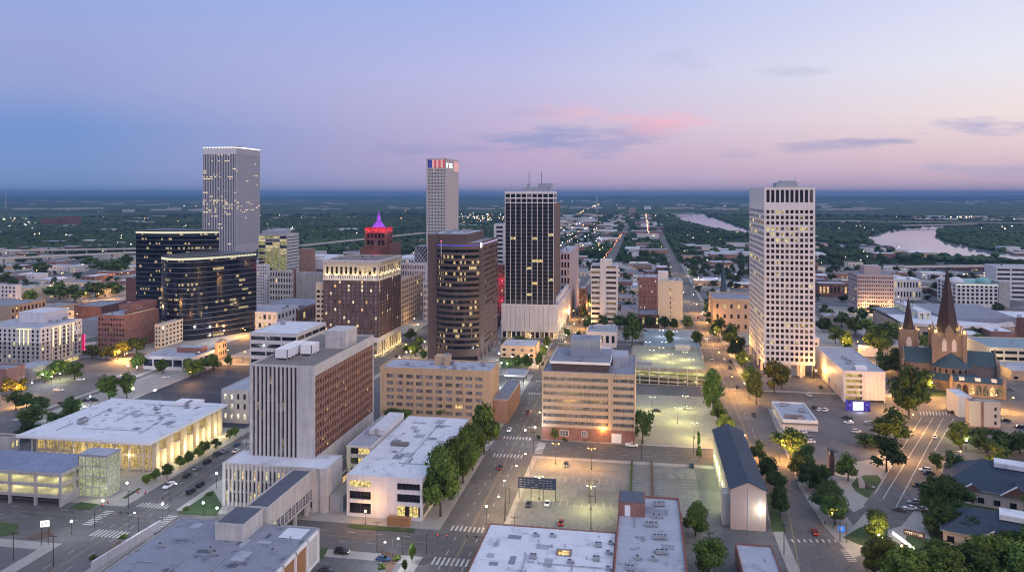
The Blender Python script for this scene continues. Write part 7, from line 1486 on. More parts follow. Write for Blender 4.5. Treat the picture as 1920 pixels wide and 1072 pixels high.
# ------------------------------------------------------------------ low buildings of the districts around
GRP = 'low buildings of the districts beyond downtown'
def low(x, y, w, l, h, wall, roof, label, far=False, rz=0.):
    o = empty('low_building', x + w / 2, y + l / 2, 0, rz); tag(o, label, 'building', GRP); FOOT.append((x, x + w, y, y + l))
    q = MB(); q.box(-w / 2, -l / 2, 0, w / 2, l / 2, h)
    if not far: q.box(-w / 2 - .15, -l / 2 - .15, h - .5, w / 2 + .15, -l / 2 + .2, h + .45); q.box(w / 2 - .2, -l / 2 + .2, h - .5, w / 2 + .15, l / 2, h + .45); q.box(-w / 2 - .15, -l / 2 + .2, h - .5, -w / 2 + .2, l / 2, h + .45)
    link_mesh('wall', q.mesh('wall', M[wall]), o)
    q = MB(); q.box(-w / 2 + .2, -l / 2 + .2, h, w / 2 - .2, l / 2 - .2, h + .12); link_mesh('roof', q.mesh('roof', M[roof]), o)
    if far: return o
    n = int(w / 5)
    for i in range(n):
        for k in range(max(1, int(h / 4))):
            g = rnd.choice(('glass_dark', 'glass_dark', 'glass_dark', 'lit_warm', 'glass_grey')); link_mesh('window', window_mesh(2.4, 1.6, g, (2, 1)), o, (-w / 2 + 2.5 + i * (w - 5) / max(1, n - 1), -l / 2 - .03, 2 + k * 3.6))
    for _ in range(int(w * l / 260)): link_mesh('rooftop_unit', unit_mesh(rnd.choice((0, 1, 2))), o, (rnd.uniform(-w / 2 + 2, w / 2 - 2), rnd.uniform(-l / 2 + 2, l / 2 - 2), h + .12), rnd.choice((0, 1.57)))
    return o
WL = [('brick_red', 'red brick'), ('brick_dark', 'dark brick'), ('stone_tan', 'tan'), ('concrete_light', 'pale grey'), ('panel_white', 'white'), ('stone_cream', 'cream'), ('brick_orange', 'orange brick')]
RL = [('roof_white', 'white roof'), ('roof_mid', 'grey roof'), ('roof_grey', 'slate grey roof'), ('roof_worn', 'stained roof'), ('roof_white', 'white roof'), ('roof_dark', 'dark roof')]
def where(x, y):
    u, v = UV(x, y); return 'north of the black glass office' if u < 300 else 'behind the brown towers' if u < 930 else 'along the southern avenues' if u < 1420 else 'towards the river'
nlow = 0
for (xa, xb_), (ya, yb) in sorted([(a_, c_) for a_ in XS for c_ in ((505, 596), (612, 722), (738, 838), (854, 954), (970, 1070), (1086, 1186), (1202, 1310))], key=lambda q: (rnd.random() + (q[1][0] - 500) / 900)):
        for _ in range(16):
            w, l = rnd.uniform(14, 46), rnd.uniform(14, 36); x, y = rnd.uniform(xa + 2, max(xa + 3, xb_ - w - 2)), rnd.uniform(ya + 2, max(ya + 3, yb - l - 2)); u, v = UV(x + w / 2, y)
            if not (-80 < u < 2000) or near_road(x + w / 2, y + l / 2, 34) or not free(x, x + w, y, y + l, 3) or x + w > xb_ or y + l > yb or nlow > 205: continue
            if 1525 < u < 1900 and v > 560: continue
            (wm, wn), (rm, rn) = rnd.choice(WL), rnd.choice(RL); h = rnd.choice((4.5, 5, 6, 6.5, 8, 9.5)); low(x, y, w, l, h, wm, rm, f'low {wn} building with {rn} {where(x, y)}'); nlow += 1
nfar = 0; FARM = {}
def far_spots():
    for _ in range(9000):
        d = rnd.uniform(1330, 4600); u = rnd.uniform(-60, 1990); r_ = ray(u); x, y = d * r_[0], d * r_[1]; v = UV(x, y)[1]
        if near_road(x + 20, y + 15, 50) or pip(x, y, RIVER) or zone(u, v) > .7 and rnd.random() < .95: continue
        if 1225 < u < 1425 and 384 < v < 462 or 1520 < u < 1900 and v < 490 and rnd.random() < .8: continue
        if any(abs(x + 20 - sx) < 34 for sx in (-178, -58, 48)): continue
        w, l = rnd.uniform(22, 56), rnd.uniform(18, 42); h = rnd.choice((4, 5, 6, 7, 9))
        if v < 440: w *= 1.6
        if free(x, x + w, y, y + l, 5): FOOT.append((x, x + w, y, y + l)); yield (d, x, y, w, l, h)
spots = []
for s_ in far_spots():
    spots.append(s_)
    if len(spots) > 420: break
for n_, (d, x, y, w, l, h) in enumerate(sorted(spots)):
    (wm, wn), (rm, rn) = rnd.choice(WL), rnd.choice(RL)
    if n_ < 80: low(x, y, w, l, h, wm, rm, f'distant low {wn} building with {rn} {where(x, y)}', True); continue
    FARM.setdefault(wm, MB()).box(x, y, 0, x + w, y + l, h); FARM.setdefault(rm, MB()).box(x + .2, y + .2, h, x + w - .2, y + l - .2, h + .3)
for _ in range(300):
    d = 4600 * (13000 / 4600) ** rnd.random(); u = rnd.uniform(-60, 1990); r_ = ray(u); x, y = d * r_[0], d * r_[1]
    if pip(x, y, RIVER) or mnoise.noise((x * .0006, y * .0006, 4)) < .02: continue
    w = rnd.uniform(40, 150); h = rnd.uniform(16, 22); FARM.setdefault('concrete', MB()).box(x, y, 0, x + w, y + 60, h); FARM.setdefault('roof_grey', MB()).box(x + .3, y + .3, h, x + w - .3, y + 59.7, h + .5)
ks = list(FARM); q = MB()
for k in ks:
    for f in FARM[k].f: q.face([FARM[k].v[i] for i in f], ks.index(k))
tag(link_mesh('distant_town', q.mesh('distant_town', [M[k] for k in ks])), kind='stuff')
for (u, v, w, l, h, lab) in ((1208, 396, 46, 30, 34, 'distant white apartment slab beside the lit avenue'), (1180, 403, 34, 30, 40, 'distant pink apartment tower before the white slab')): x, y = G(u, v); o = low(x, y, w, l, h, 'panel_white' if w > 40 else 'granite_pink', 'roof_mid', lab, True)
# ------------------------------------------------------------------ trees
def T(L, label, group=None, leaf='leaf', shape='round'):
    for t in L: tree_px(*t, label, group, leaf, shape)
T([(826, 968, 76, 132), (848, 936, 66, 118), (868, 906, 60, 104), (886, 882, 52, 92), (908, 852, 62, 94)], 'tall dense tree in the row along the white three storey block', 'street trees along the white block')
T([(735, 800, 44, 36), (756, 797, 32, 30)], 'bushy tree in the yard before the sand coloured block', 'yard trees before the sand block'); T([(837, 790, 38, 36)], 'round tree close to the middle of the sand coloured front')
T([(1040, 825, 16, 25), (1076, 823, 17, 25), (1117, 822, 18, 20)], 'small tree against the red brick ground floor of the banded office', 'small trees at the banded office'); T([(1205, 832, 44, 66)], 'spreading dark tree at the corner of the banded office', None, 'leaf_dark')
T([(1337, 778, 40, 84), (1334, 742, 34, 54)], 'tall street tree between the lit garage and the avenue', 'trees between garage and avenue'); T([(1348, 792, 30, 40), (1357, 812, 34, 36)], 'low light green tree at the edge of the green lit lot', 'light green trees by the green lit lot', 'leaf_light')
T([(1185, 650, 40, 62)], 'tall tree beside the small white corner building', None, 'leaf_dark'); T([(1256, 648, 22, 30)], 'small tree in front of the teal parking deck'); T([(1306, 648, 24, 28)], 'small round tree at the deck corner near the avenue'); T([(1310, 868, 11, 58)], 'slim pointed tree in a square bed beside the gabled hall', None, 'leaf', 'cone')
T([(1130, 618, 24, 30), (1160, 616, 30, 26), (1175, 618, 26, 22), (1218, 616, 20, 24), (1245, 618, 24, 26), (1262, 618, 22, 22), (1288, 616, 24, 26)], 'dark tree in the row at the foot of the white and cream towers', 'trees at the foot of the white and cream towers', 'leaf_dark')
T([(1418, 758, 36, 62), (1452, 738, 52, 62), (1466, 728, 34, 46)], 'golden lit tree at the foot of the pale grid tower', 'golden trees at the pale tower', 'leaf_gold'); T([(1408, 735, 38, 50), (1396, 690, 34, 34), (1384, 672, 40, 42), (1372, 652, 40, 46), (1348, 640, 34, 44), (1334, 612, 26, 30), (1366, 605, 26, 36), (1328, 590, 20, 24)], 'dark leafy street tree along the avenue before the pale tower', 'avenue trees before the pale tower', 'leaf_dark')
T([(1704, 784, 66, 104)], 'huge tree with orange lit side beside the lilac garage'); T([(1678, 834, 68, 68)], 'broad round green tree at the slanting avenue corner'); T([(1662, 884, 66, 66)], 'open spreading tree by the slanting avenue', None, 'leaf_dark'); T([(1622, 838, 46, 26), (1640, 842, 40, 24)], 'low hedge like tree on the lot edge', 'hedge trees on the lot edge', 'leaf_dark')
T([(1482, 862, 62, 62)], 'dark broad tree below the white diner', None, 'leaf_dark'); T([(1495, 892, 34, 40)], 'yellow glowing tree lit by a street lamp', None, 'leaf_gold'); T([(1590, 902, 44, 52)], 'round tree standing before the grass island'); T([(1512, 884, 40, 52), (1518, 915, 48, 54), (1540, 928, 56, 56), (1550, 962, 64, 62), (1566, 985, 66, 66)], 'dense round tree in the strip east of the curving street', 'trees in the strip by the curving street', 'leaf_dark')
T([(1424, 868, 34, 42), (1440, 905, 36, 50), (1456, 922, 34, 44), (1463, 968, 40, 58)], 'dark tree along the west wall of the gabled hall', 'trees along the gabled hall', 'leaf_dark')
T([(1304, 1005, 56, 66)], 'leafy tree beside the brick warehouse with paired cooling units'); T([(1328, 1078, 70, 74)], 'big bushy tree at the photo bottom by the brick warehouse'); T([(1645, 1018, 48, 64)], 'round tree on the park lawn behind two lamps')
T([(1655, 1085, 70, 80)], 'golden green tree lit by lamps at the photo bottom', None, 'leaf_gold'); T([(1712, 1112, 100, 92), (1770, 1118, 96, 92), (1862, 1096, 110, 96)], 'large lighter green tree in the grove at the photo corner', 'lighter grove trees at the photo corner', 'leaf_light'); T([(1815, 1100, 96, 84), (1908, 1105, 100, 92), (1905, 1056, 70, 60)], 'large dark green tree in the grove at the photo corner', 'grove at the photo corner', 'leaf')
T([(1745, 968, 40, 84), (1776, 972, 62, 82), (1800, 960, 46, 56), (1788, 905, 44, 62), (1775, 1005, 56, 60), (1815, 1015, 60, 52), (1750, 1000, 40, 40)], 'tall dark tree beside the houses with hipped roofs', 'trees around the hip roofed houses', 'leaf_dark')
T([(1802, 842, 52, 52)], 'light green tree lit by a yellow green lamp', None, 'leaf_light'); T([(1850, 848, 74, 48), (1884, 850, 60, 44), (1912, 850, 54, 40)], 'wide dark tree below the tan stucco block', 'trees below the stucco block', 'leaf_dark'); T([(1872, 876, 52, 42)], 'bright round tree touching the hipped roof', None, 'leaf_light'); T([(1757, 882, 30, 34)], 'small tree on the pavement of the slanting avenue')
T([(1640, 662, 44, 44), (1660, 668, 44, 50), (1672, 640, 32, 40), (1604, 628, 36, 36), (1628, 634, 40, 36), (1566, 645, 30, 36), (1690, 655, 36, 40), (1590, 655, 34, 36)], 'tree in the park between pale tower and church', 'park trees between tower and church'); T([(1698, 705, 60, 56), (1736, 738, 40, 46), (1722, 712, 42, 46)], 'very dark tree in front of the small spire', 'dark trees before the church', 'leaf_dark'); T([(1820, 640, 36, 30), (1838, 655, 34, 30), (1850, 630, 26, 24)], 'dark tree behind the church roof', 'trees behind the church', 'leaf_dark')
T([(172, 672, 34, 28), (200, 676, 36, 28), (228, 668, 34, 28)], 'yellow lit tree before the red brick block', 'yellow trees at the brick block', 'leaf_gold'); T([(256, 664, 40, 32)], 'green tree between brick block and pavilion'); T([(259, 694, 32, 32), (306, 700, 32, 28), (360, 706, 44, 36), (400, 694, 40, 30)], 'round tree in front of the pavilion', 'trees around the pavilion'); T([(429, 688, 16, 24)], 'small dark street tree beside the tan shop')
T([(205, 752, 48, 50), (238, 748, 30, 50)], 'tall tree behind the huge white roof', 'trees behind the white roof'); T([(132, 785, 38, 44), (102, 810, 40, 40), (62, 800, 50, 40), (50, 826, 44, 36)], 'leafy tree between parking lot and white roof', 'trees between lot and white roof', 'leaf_dark'); T([(140, 712, 42, 34), (112, 704, 42, 30), (84, 716, 34, 24)], 'tree lit green beside the modern hotel', 'trees at the modern hotel'); T([(40, 740, 34, 32), (14, 742, 34, 34)], 'yellow green tree at the left photo edge', 'trees at the left edge', 'leaf_gold'); T([(30, 768, 34, 36), (72, 776, 40, 34), (50, 764, 30, 28)], 'dark tree on the verge below the parking lot', 'verge trees below the lot', 'leaf_dark')
T([(948, 650, 22, 16), (974, 646, 26, 18), (990, 650, 20, 16), (1012, 692, 18, 32), (1018, 672, 18, 26), (988, 692, 26, 28), (972, 690, 22, 26), (1026, 652, 16, 24), (955, 690, 18, 16)], 'small plaza tree among the garden paths', 'plaza trees'); T([(770, 640, 24, 24), (785, 650, 22, 20), (778, 668, 26, 28), (792, 674, 18, 20), (762, 660, 14, 16)], 'garden tree between brown brick hotel and brown tower', 'garden trees by the brown tower')
T([(276, 908, 20, 20), (292, 902, 20, 24), (313, 898, 26, 30), (338, 876, 22, 22), (352, 868, 22, 24), (372, 858, 22, 22), (382, 850, 26, 24), (404, 842, 20, 20), (430, 824, 18, 20), (441, 818, 18, 18)], 'small young street tree in the planted row before the glass hall', 'young trees before the glass hall'); T([(773, 1055, 14, 38), (759, 1072, 14, 26)], 'thin young tree on the corner pavement', 'young corner trees')
T([(1104, 620, 20, 28), (1094, 598, 18, 22), (1112, 585, 20, 24), (1100, 575, 18, 26), (1085, 640, 18, 20), (1062, 632, 16, 18)], 'street tree along the avenue below the dark tower', 'avenue trees below the dark tower', 'leaf_dark')
T([(112, 562, 46, 34), (140, 566, 40, 32), (180, 558, 44, 30), (210, 556, 40, 28), (80, 514, 40, 24), (190, 512, 44, 26), (216, 514, 44, 28), (165, 500, 30, 20), (60, 555, 36, 26), (236, 500, 30, 24), (20, 540, 30, 22)], 'round tree among the warehouses north of the black office', 'trees among the northern warehouses', 'leaf_dark')
T([(1545, 622, 30, 28), (1578, 612, 30, 28), (1652, 642, 34, 34), (1700, 646, 30, 32), (1616, 602, 28, 26), (1680, 694, 44, 44), (1656, 702, 40, 44), (1668, 665, 34, 34), (1590, 676, 30, 30), (1555, 600, 24, 22), (1735, 655, 26, 28)], 'dark park tree between the orange lamps west of the pale tower', 'park trees among the orange lamps', 'leaf_dark'); T([(1760, 1070, 74, 60), (1700, 1075, 60, 48), (1640, 1072, 50, 44), (1960, 1000, 80, 80), (1965, 1080, 100, 100), (1935, 930, 60, 60), (1960, 880, 60, 60)], 'medium green tree at the edge of the corner grove', 'edge trees of the corner grove')
nt = 0
for _ in range(3000):
    u = rnd.uniform(0, 1920); v = rnd.uniform(432, 600); x, y = G(u, v)
    if nt > 80: break
    if near_road(x, y, 20) or not free(x - 3, x + 3, y - 3, y + 3, 2) or any(abs(x - sx) < 12 for sx in (-178, -58, 48)) or pip(x, y, RIVER) or y < 640: continue
    if u < 940 and v > 500 and rnd.random() < .7: continue
    if u > 1500 and v > 545 and rnd.random() < .6: continue
    if min(abs(y - s) for s in (604, 730, 846, 962, 1078, 1194)) < 8: continue
    s = rnd.uniform(9, 15); tree(x, y, s, s * rnd.uniform(.75, 1.0), 'dark rounded tree in the low district beyond downtown', 'trees of the low district', rnd.choice(('leaf_dark', 'leaf_dark', 'leaf')), 'round', 0, 'far'); nt += 1
for (u, v) in ((436, 932), (350, 955), (392, 928), (505, 1072), (1010, 822), (1060, 826), (1095, 826), (1350, 830), (1365, 832), (715, 1065), (745, 1050), (232, 1008), (176, 1048)):
    x, y = G(u, v); shrub(x, y, 3, 1.4, 'clipped green shrub in a planted bed', 'shrubs in planted beds', KZ)
forest()
# ------------------------------------------------------------------ cars
N90, S90 = R(90), R(-90)
for (u, v, h, lab, p, k, li) in [
    (351, 893, N90, 'black sedan parked fifth in the row before the glass hall', 'car_black', 'sedan', None), (369, 880, N90, 'silver sedan parked between dark cars before the glass hall', 'car_silver', 'sedan', None), (389, 868, N90, 'black SUV parked in the row before the glass hall', 'car_black', 'suv', None), (407, 854, N90, 'tall dark van like SUV farther up the row before the hall', 'car_grey', 'suv', None), (422, 848, N90, 'pale sedan parked far up the row before the hall', 'car_silver', 'sedan', None), (444, 836, N90, 'dark blue sedan last in the row before the hall', 'car_blue', 'sedan', None), (444, 847, N90, 'white sedan moving up the street behind the hall row', 'car_white', 'sedan', 'tail'),
    (316, 913, S90, 'white pickup stopped in the street before the glass hall', 'car_white', 'pickup', None), (358, 924, N90, 'black SUV parked across the street beside the lawn', 'car_black', 'suv', None), (376, 911, N90, 'second black SUV parked behind the one beside the lawn', 'car_black', 'suv', None),
    (110, 733, R(15), 'white pickup alone on the open left lot', 'car_white', 'pickup', None), (151, 713, R(10), 'pale lit van on the far side of the left lot', 'car_white', 'suv', 'head'), (160, 753, 0, 'black car parked by the lamp on the left lot', 'car_black', 'sedan', None), (176, 752, 0, 'dark SUV parked by the lamp on the left lot', 'car_black', 'suv', None), (310, 709, R(20), 'white sedan crossing the left lot near the pavilion', 'car_white', 'sedan', None), (116, 758, 0, 'dark sedan below the tree on the left lot', 'car_black', 'sedan', None), (47, 742, R(40), 'dark car with lit lamps at the left photo edge', 'car_black', 'sedan', 'head'), (228, 708, R(20), 'white hatchback near the white lot trees', 'car_white', 'sedan', None),
    (641, 1038, 0, 'black SUV with headlights on in the small front lot', 'car_black', 'suv', 'head'), (719, 1051, 0, 'dark blue car in the small front lot bay', 'car_blue', 'sedan', None), (611, 1071, 0, 'grey car cut by the photo bottom in the front lot', 'car_grey', 'sedan', None),
    (1061, 873, S90, 'grey sedan alone on the orange lit lot', 'car_grey', 'sedan', 'head'), (991, 948, S90, 'grey silver car under the raised board on the lot', 'car_grey', 'sedan', None), (1026, 947, S90, 'white car two bays from the silver one on the front lot', 'car_white', 'sedan', None), (1052, 982, N90, 'red car with glowing tail lights on the front lot', 'car_red', 'sedan', 'tail'), (1297, 875, S90, 'black car parked beside the slim pointed tree', 'car_black', 'sedan', None), (1184, 837, 0, 'white pickup parked on the cross street by the banded office', 'car_white', 'pickup', None),
    (1231, 772, 0, 'dark sedan on the green lit lot', 'car_black', 'sedan', None), (1289, 767, 0, 'white sedan on the green lit lot', 'car_white', 'sedan', None), (1209, 628, 0, 'dark car on the teal parking deck', 'car_grey', 'sedan', None),
    (1358, 675, N90, 'white car driving up the right avenue', 'car_white', 'sedan', 'head'), (1369, 680, N90, 'dark car parked on the right avenue kerb', 'car_black', 'sedan', None), (1369, 691, S90, 'second dark car parked on the right avenue kerb', 'car_black', 'sedan', None), (1413, 779, N90, 'grey car waiting on the right avenue below the diner', 'car_grey', 'sedan', None), (1316, 590, S90, 'car with headlights far up the right avenue', 'car_white', 'sedan', 'head'), (1309, 596, N90, 'car with red tail lights far up the right avenue', 'car_red', 'sedan', 'tail'), (1325, 640, S90, 'car with bright headlights on the right avenue', 'car_silver', 'sedan', 'head'),
    (955, 808, S90, 'white car with headlights on the middle avenue', 'car_white', 'sedan', 'head'), (990, 775, N90, 'car with red tail lights on the middle avenue', 'car_black', 'sedan', 'tail'), (938, 878, N90, 'dark car with red tail lights below the big trees', 'car_black', 'sedan', 'tail'), (1078, 625, S90, 'car with headlights on the middle avenue by the white base', 'car_silver', 'sedan', 'head'), (1086, 604, N90, 'small car with tail lights on the middle avenue', 'car_black', 'sedan', 'tail'),
    (1527, 765, R(60), 'black sedan first beside the white diner', 'car_black', 'sedan', None), (1537, 770, R(60), 'white sedan second beside the white diner', 'car_white', 'sedan', None), (1548, 771, R(60), 'white car third beside the white diner', 'car_white', 'suv', None), (1588, 786, R(140), 'grey pickup on the diner lot', 'car_grey', 'pickup', None), (1591, 794, R(170), 'white sedan in the middle of the diner lot', 'car_white', 'sedan', None), (1630, 795, R(165), 'silver sedan by the broad round tree', 'car_silver', 'sedan', None), (1606, 811, R(20), 'pale blue white SUV near the low hedge trees', 'car_white', 'suv', None), (1640, 808, R(165), 'dark SUV half under the broad round tree', 'car_black', 'suv', None), (1504, 812, R(170), 'white sedan right below the diner canopy', 'car_white', 'sedan', None), (1514, 824, R(170), 'silver SUV in the row below the diner', 'car_silver', 'suv', None), (1519, 830, R(170), 'white car with red tail lights below the diner', 'car_white', 'sedan', 'tail'),
    (1516, 742, R(110), 'white sedan under the orange lamp by the pale tower', 'car_white', 'sedan', None), (1539, 728, R(90), 'dark van under the drive bridge of the pale tower', 'car_black', 'suv', None),
    (1753, 821, R(66), 'white car with red tail lights on the slanting avenue', 'car_white', 'sedan', 'tail'), (1735, 884, R(175), 'white SUV parked at the bend of the slanting avenue', 'car_white', 'suv', None), (1741, 890, R(175), 'black car parked behind the white SUV at the bend', 'car_black', 'sedan', None), (1722, 913, R(175), 'black sedan parked alone below the bend', 'car_black', 'sedan', None), (1714, 945, R(175), 'gold brown car lit by a lamp in the lower parking row', 'car_silver', 'suv', None), (1706, 955, R(175), 'white car in the lower parking row', 'car_white', 'sedan', None), (1726, 957, R(175), 'silver car at the end of the lower parking row', 'car_silver', 'sedan', None), (1686, 958, R(160), 'dark car next to the lit bench wall', 'car_grey', 'sedan', None),
    (1860, 708, R(140), 'black SUV on the road behind the church', 'car_black', 'suv', None), (1874, 716, R(140), 'dark sedan following on the road behind the church', 'car_black', 'sedan', None), (1893, 731, R(140), 'silver car farther down the road behind the church', 'car_silver', 'sedan', None), (1886, 790, R(150), 'dark sedan beside the tan stucco block', 'car_black', 'sedan', None), (1912, 803, R(150), 'black SUV at the right photo edge', 'car_black', 'suv', None), (1528, 1000, N90, 'dark car with red brake lamp on the curving street', 'car_red', 'sedan', 'tail'), (1785, 775, R(150), 'dark car turning before the tan stucco block', 'car_black', 'sedan', None)]:
    x, y = G(u, v); car(x, y, h, lab, p, k, KZ + .05 if v != 628 else 3.06, li)
TG = 'cars on the avenues beyond the garage'
for sx in (-178, -58.5, 48.5):
    for i in range(26):
        y = 470 + i * 42 + rnd.uniform(-14, 14); u, v = UV(sx, y)
        if not 0 < u < 1920 or rnd.random() < .25: continue
        up = rnd.random() < .5; parked = rnd.random() < .3; off = (6.3 if parked else rnd.choice((2., 5.))) * (1 if up else -1); p = rnd.choice(('car_white', 'car_black', 'car_silver', 'car_grey', 'car_red', 'car_blue'))
        car(sx + off, y, R(90) if up else R(-90), ('parked ' if parked else 'moving ') + {'car_white': 'white', 'car_black': 'black', 'car_silver': 'silver', 'car_grey': 'grey', 'car_red': 'red', 'car_blue': 'dark blue'}[p] + ' car ' + ('with no lights' if parked else 'with red tail lights' if up else 'with white headlights') + ' on an avenue beyond the garage', p, rnd.choice(('sedan', 'suv')), .03, None if parked else 'tail' if up else 'head', TG)
# ------------------------------------------------------------------ street lamps
SOD, WRM, WHT, GRN = 'lamp_sodium', 'lamp_warm', 'lamp_white', 'lamp_green'
def LP(L, kind, g, h, p, label, group, rz=0.): [lamp_px(u, v, kind, g, h, p, label, group, rz) for u, v in L]
LP([(1325, 604), (1382, 640), (1400, 672), (1340, 622), (1396, 718), (1318, 585), (1306, 570)], 'cobra', SOD, 9, 4200, 'orange street lamp along the right avenue above the pale tower trees', 'orange lamps on the upper right avenue', R(180))
LP([(1359, 808), (1397, 815), (1373, 705), (1348, 660)], 'cobra', SOD, 9, 3600, 'orange street lamp on the right avenue near the gabled hall', 'orange lamps on the lower right avenue')
lamp_px(1530, 695, 'globe', SOD, 6, 3000, 'very bright orange star lamp under the pale tower bridge')
LP([(1680, 718), (1715, 681), (1748, 717), (1712, 776), (1668, 742), (1650, 668), (1608, 640), (1782, 735), (1900, 745), (1868, 740), (1620, 655), (1580, 640)], 'cobra', SOD, 8, 3600, 'orange street lamp between the lilac garage and the church', 'orange lamps around the church')
LP([(1503, 846), (1471, 834), (1509, 844)], 'cobra', SOD, 7, 2600, 'orange lamp glowing through the dark trees below the diner', 'orange lamps below the diner'); LP([(1681, 825)], 'cobra', SOD, 8, 3600, 'orange lamp under the broad round tree', None); LP([(1562, 961)], 'globe', SOD, 5, 1500, 'yellow lamp inside the trees by the curving street', None); LP([(1648, 1003), (1653, 1007)], 'globe', WRM, 5, 1300, 'twin warm globe lamp on the park lawn', 'twin park lamps'); LP([(1691, 1023), (1637, 1050)], 'globe', SOD, 4, 1200, 'orange park path lamp near the golden tree', 'orange park lamps'); LP([(1801, 845)], 'cobra', SOD, 7, 3000, 'orange lamp at the corner of the hip roofed house', None); LP([(1808, 796)], 'globe', GRN, 6, 2600, 'yellow green lamp in the light green tree', None); LP([(1897, 1030)], 'globe', SOD, 5, 600, 'lone orange lamp deep in the corner grove', None); LP([(1811, 820), (1812, 825)], 'globe', WHT, 5, 500, 'white lamp by the trees below the stucco block', 'white lamps below the stucco block')
LP([(1042, 829)], 'lot', SOD, 9, 3600, 'orange twin lamp on the near parking lot', None); LP([(1114, 797)], 'lot', SOD, 9, 600, 'dim orange lamp on the drive of the near lot', None) if False else None; LP([(1109, 838)], 'lot', SOD, 9, 1500, 'dim tall lamp on the near parking lot', None); LP([(1011, 890), (1108, 908)], 'lot', GRN, 9, 2200, 'tall dark lot lamp near the raised blue board', 'tall lot lamps near the raised board')
LP([(685, 958)], 'globe', SOD, 4.5, 600, 'orange lamp in front of the white three storey block', None); LP([(912, 949)], 'globe', WRM, 6, 900, 'warm lamp on the corner of the front crossing', None); LP([(747, 1008), (722, 1015)], 'cobra', WHT, 8, 900, 'white street lamp at the front crossing', 'white lamps at the front crossing')
LP([(1075, 582), (1093, 598), (1060, 640), (1048, 660), (1105, 570), (1112, 555)], 'cobra', SOD, 8, 3600, 'orange street lamp on the middle avenue by the white base', 'orange lamps on the middle avenue', R(180)); LP([(1088, 577), (1077, 607), (1062, 628), (1025, 650), (1012, 662), (1005, 673), (990, 675), (992, 665)], 'globe', WRM, 5, 1200, 'warm globe lamp along the plaza beside the middle avenue', 'warm plaza lamps'); LP([(940, 680), (951, 681), (960, 668), (949, 645), (936, 663)], 'globe', WHT, 4.5, 800, 'white globe lamp in the plaza garden', 'white plaza lamps'); LP([(1003, 801), (985, 806)], 'globe', WHT, 6, 900, 'white lamp at the banded office crossing', 'white lamps at the banded office crossing')
LP([(761, 646), (770, 658), (762, 660), (749, 670), (752, 690), (776, 646), (796, 640), (777, 597), (783, 608)], 'globe', WRM, 5, 1300, 'warm globe lamp on the street between hotel and brown tower', 'warm lamps by the brown brick hotel')
LP([(1270, 762), (1302, 790), (1223, 742), (1285, 740)], 'lot', GRN, 8, 1700, 'tall lamp on the green lit lot', 'lamps on the green lit lot'); LP([(1222, 655), (1257, 662), (1285, 658), (1296, 672), (1240, 650)], 'lot', GRN, 14.5, 900, 'lamp post on the top deck of the lit garage', 'lamps on the lit garage deck'); LP([(1240, 618), (1266, 620), (1215, 640), (1245, 640)], 'lot', WHT, 8, 700, 'white lamp on the teal parking deck', 'lamps on the teal deck')
LP([(427, 656)], 'cobra', SOD, 7, 4200, 'orange lamp beside the tan shop', None); LP([(225, 658), (238, 662)], 'cobra', SOD, 6, 5200, 'yellow orange lamp in the trees before the red brick block', 'orange lamps before the brick block'); LP([(32, 725), (10, 722), (36, 740)], 'cobra', SOD, 6, 2600, 'orange lamp at the left photo edge', 'orange lamps at the left edge'); LP([(357, 697), (460, 659)], 'cobra', SOD, 7, 1500, 'orange lamp on the street beyond the new lot', 'orange lamps beyond the new lot'); LP([(97, 706), (60, 717), (80, 702), (257, 688), (240, 685), (250, 729), (292, 731), (169, 743), (289, 732), (70, 775), (158, 762)], 'globe', WHT, 5, 900, 'white lamp on the left parking lot', 'white lamps on the left lot'); LP([(112, 700)], 'globe', GRN, 4, 2400, 'green white lamp in the hotel trees', None)
LP([(238, 905), (193, 938), (406, 887), (305, 944)], 'globe', WHT, 5.5, 350, 'white lamp on the pavement before the glass hall', 'white lamps before the glass hall'); LP([(381, 942), (407, 952), (134, 977)], 'globe', WHT, 4, 600, 'white lamp beside the small lawn', 'white lamps by the lawn'); LP([(1415, 958)], 'globe', WHT, 6, 1600, 'bright white lamp at the corner of the gabled hall', None)
LP([(385, 602), (410, 600), (433, 600), (445, 610), (376, 612), (394, 628), (420, 620)], 'globe', WHT, 6, 1500, 'white lamp on the plaza below the black glass office', 'white lamps below the black office'); LP([(455, 615), (460, 618)], 'cobra', SOD, 6, 3000, 'orange lamp by the low mall', 'orange lamps by the mall')
LP([(118, 512), (207, 545), (185, 550), (160, 548), (228, 512), (240, 512), (128, 577), (40, 560), (60, 500), (100, 530), (145, 588)], 'cobra', SOD, 9, 2600, 'orange lamp among the northern warehouses', 'orange lamps among the northern warehouses')
LP([(1350, 448), (1283, 470), (1240, 462), (1225, 440), (1290, 505), (1270, 525), (1258, 500), (1310, 520), (1282, 548), (1300, 552), (1718, 522), (1727, 528), (1845, 512), (1585, 482), (1622, 500), (1633, 503), (1540, 492), (1660, 560), (1685, 555), (1743, 608), (1633, 570), (1683, 572), (1850, 655), (1862, 680), (1800, 640), (1755, 640), (1880, 660)], 'cobra', WRM, 9, 2600, 'warm street lamp in the southern district', 'warm lamps of the southern district')
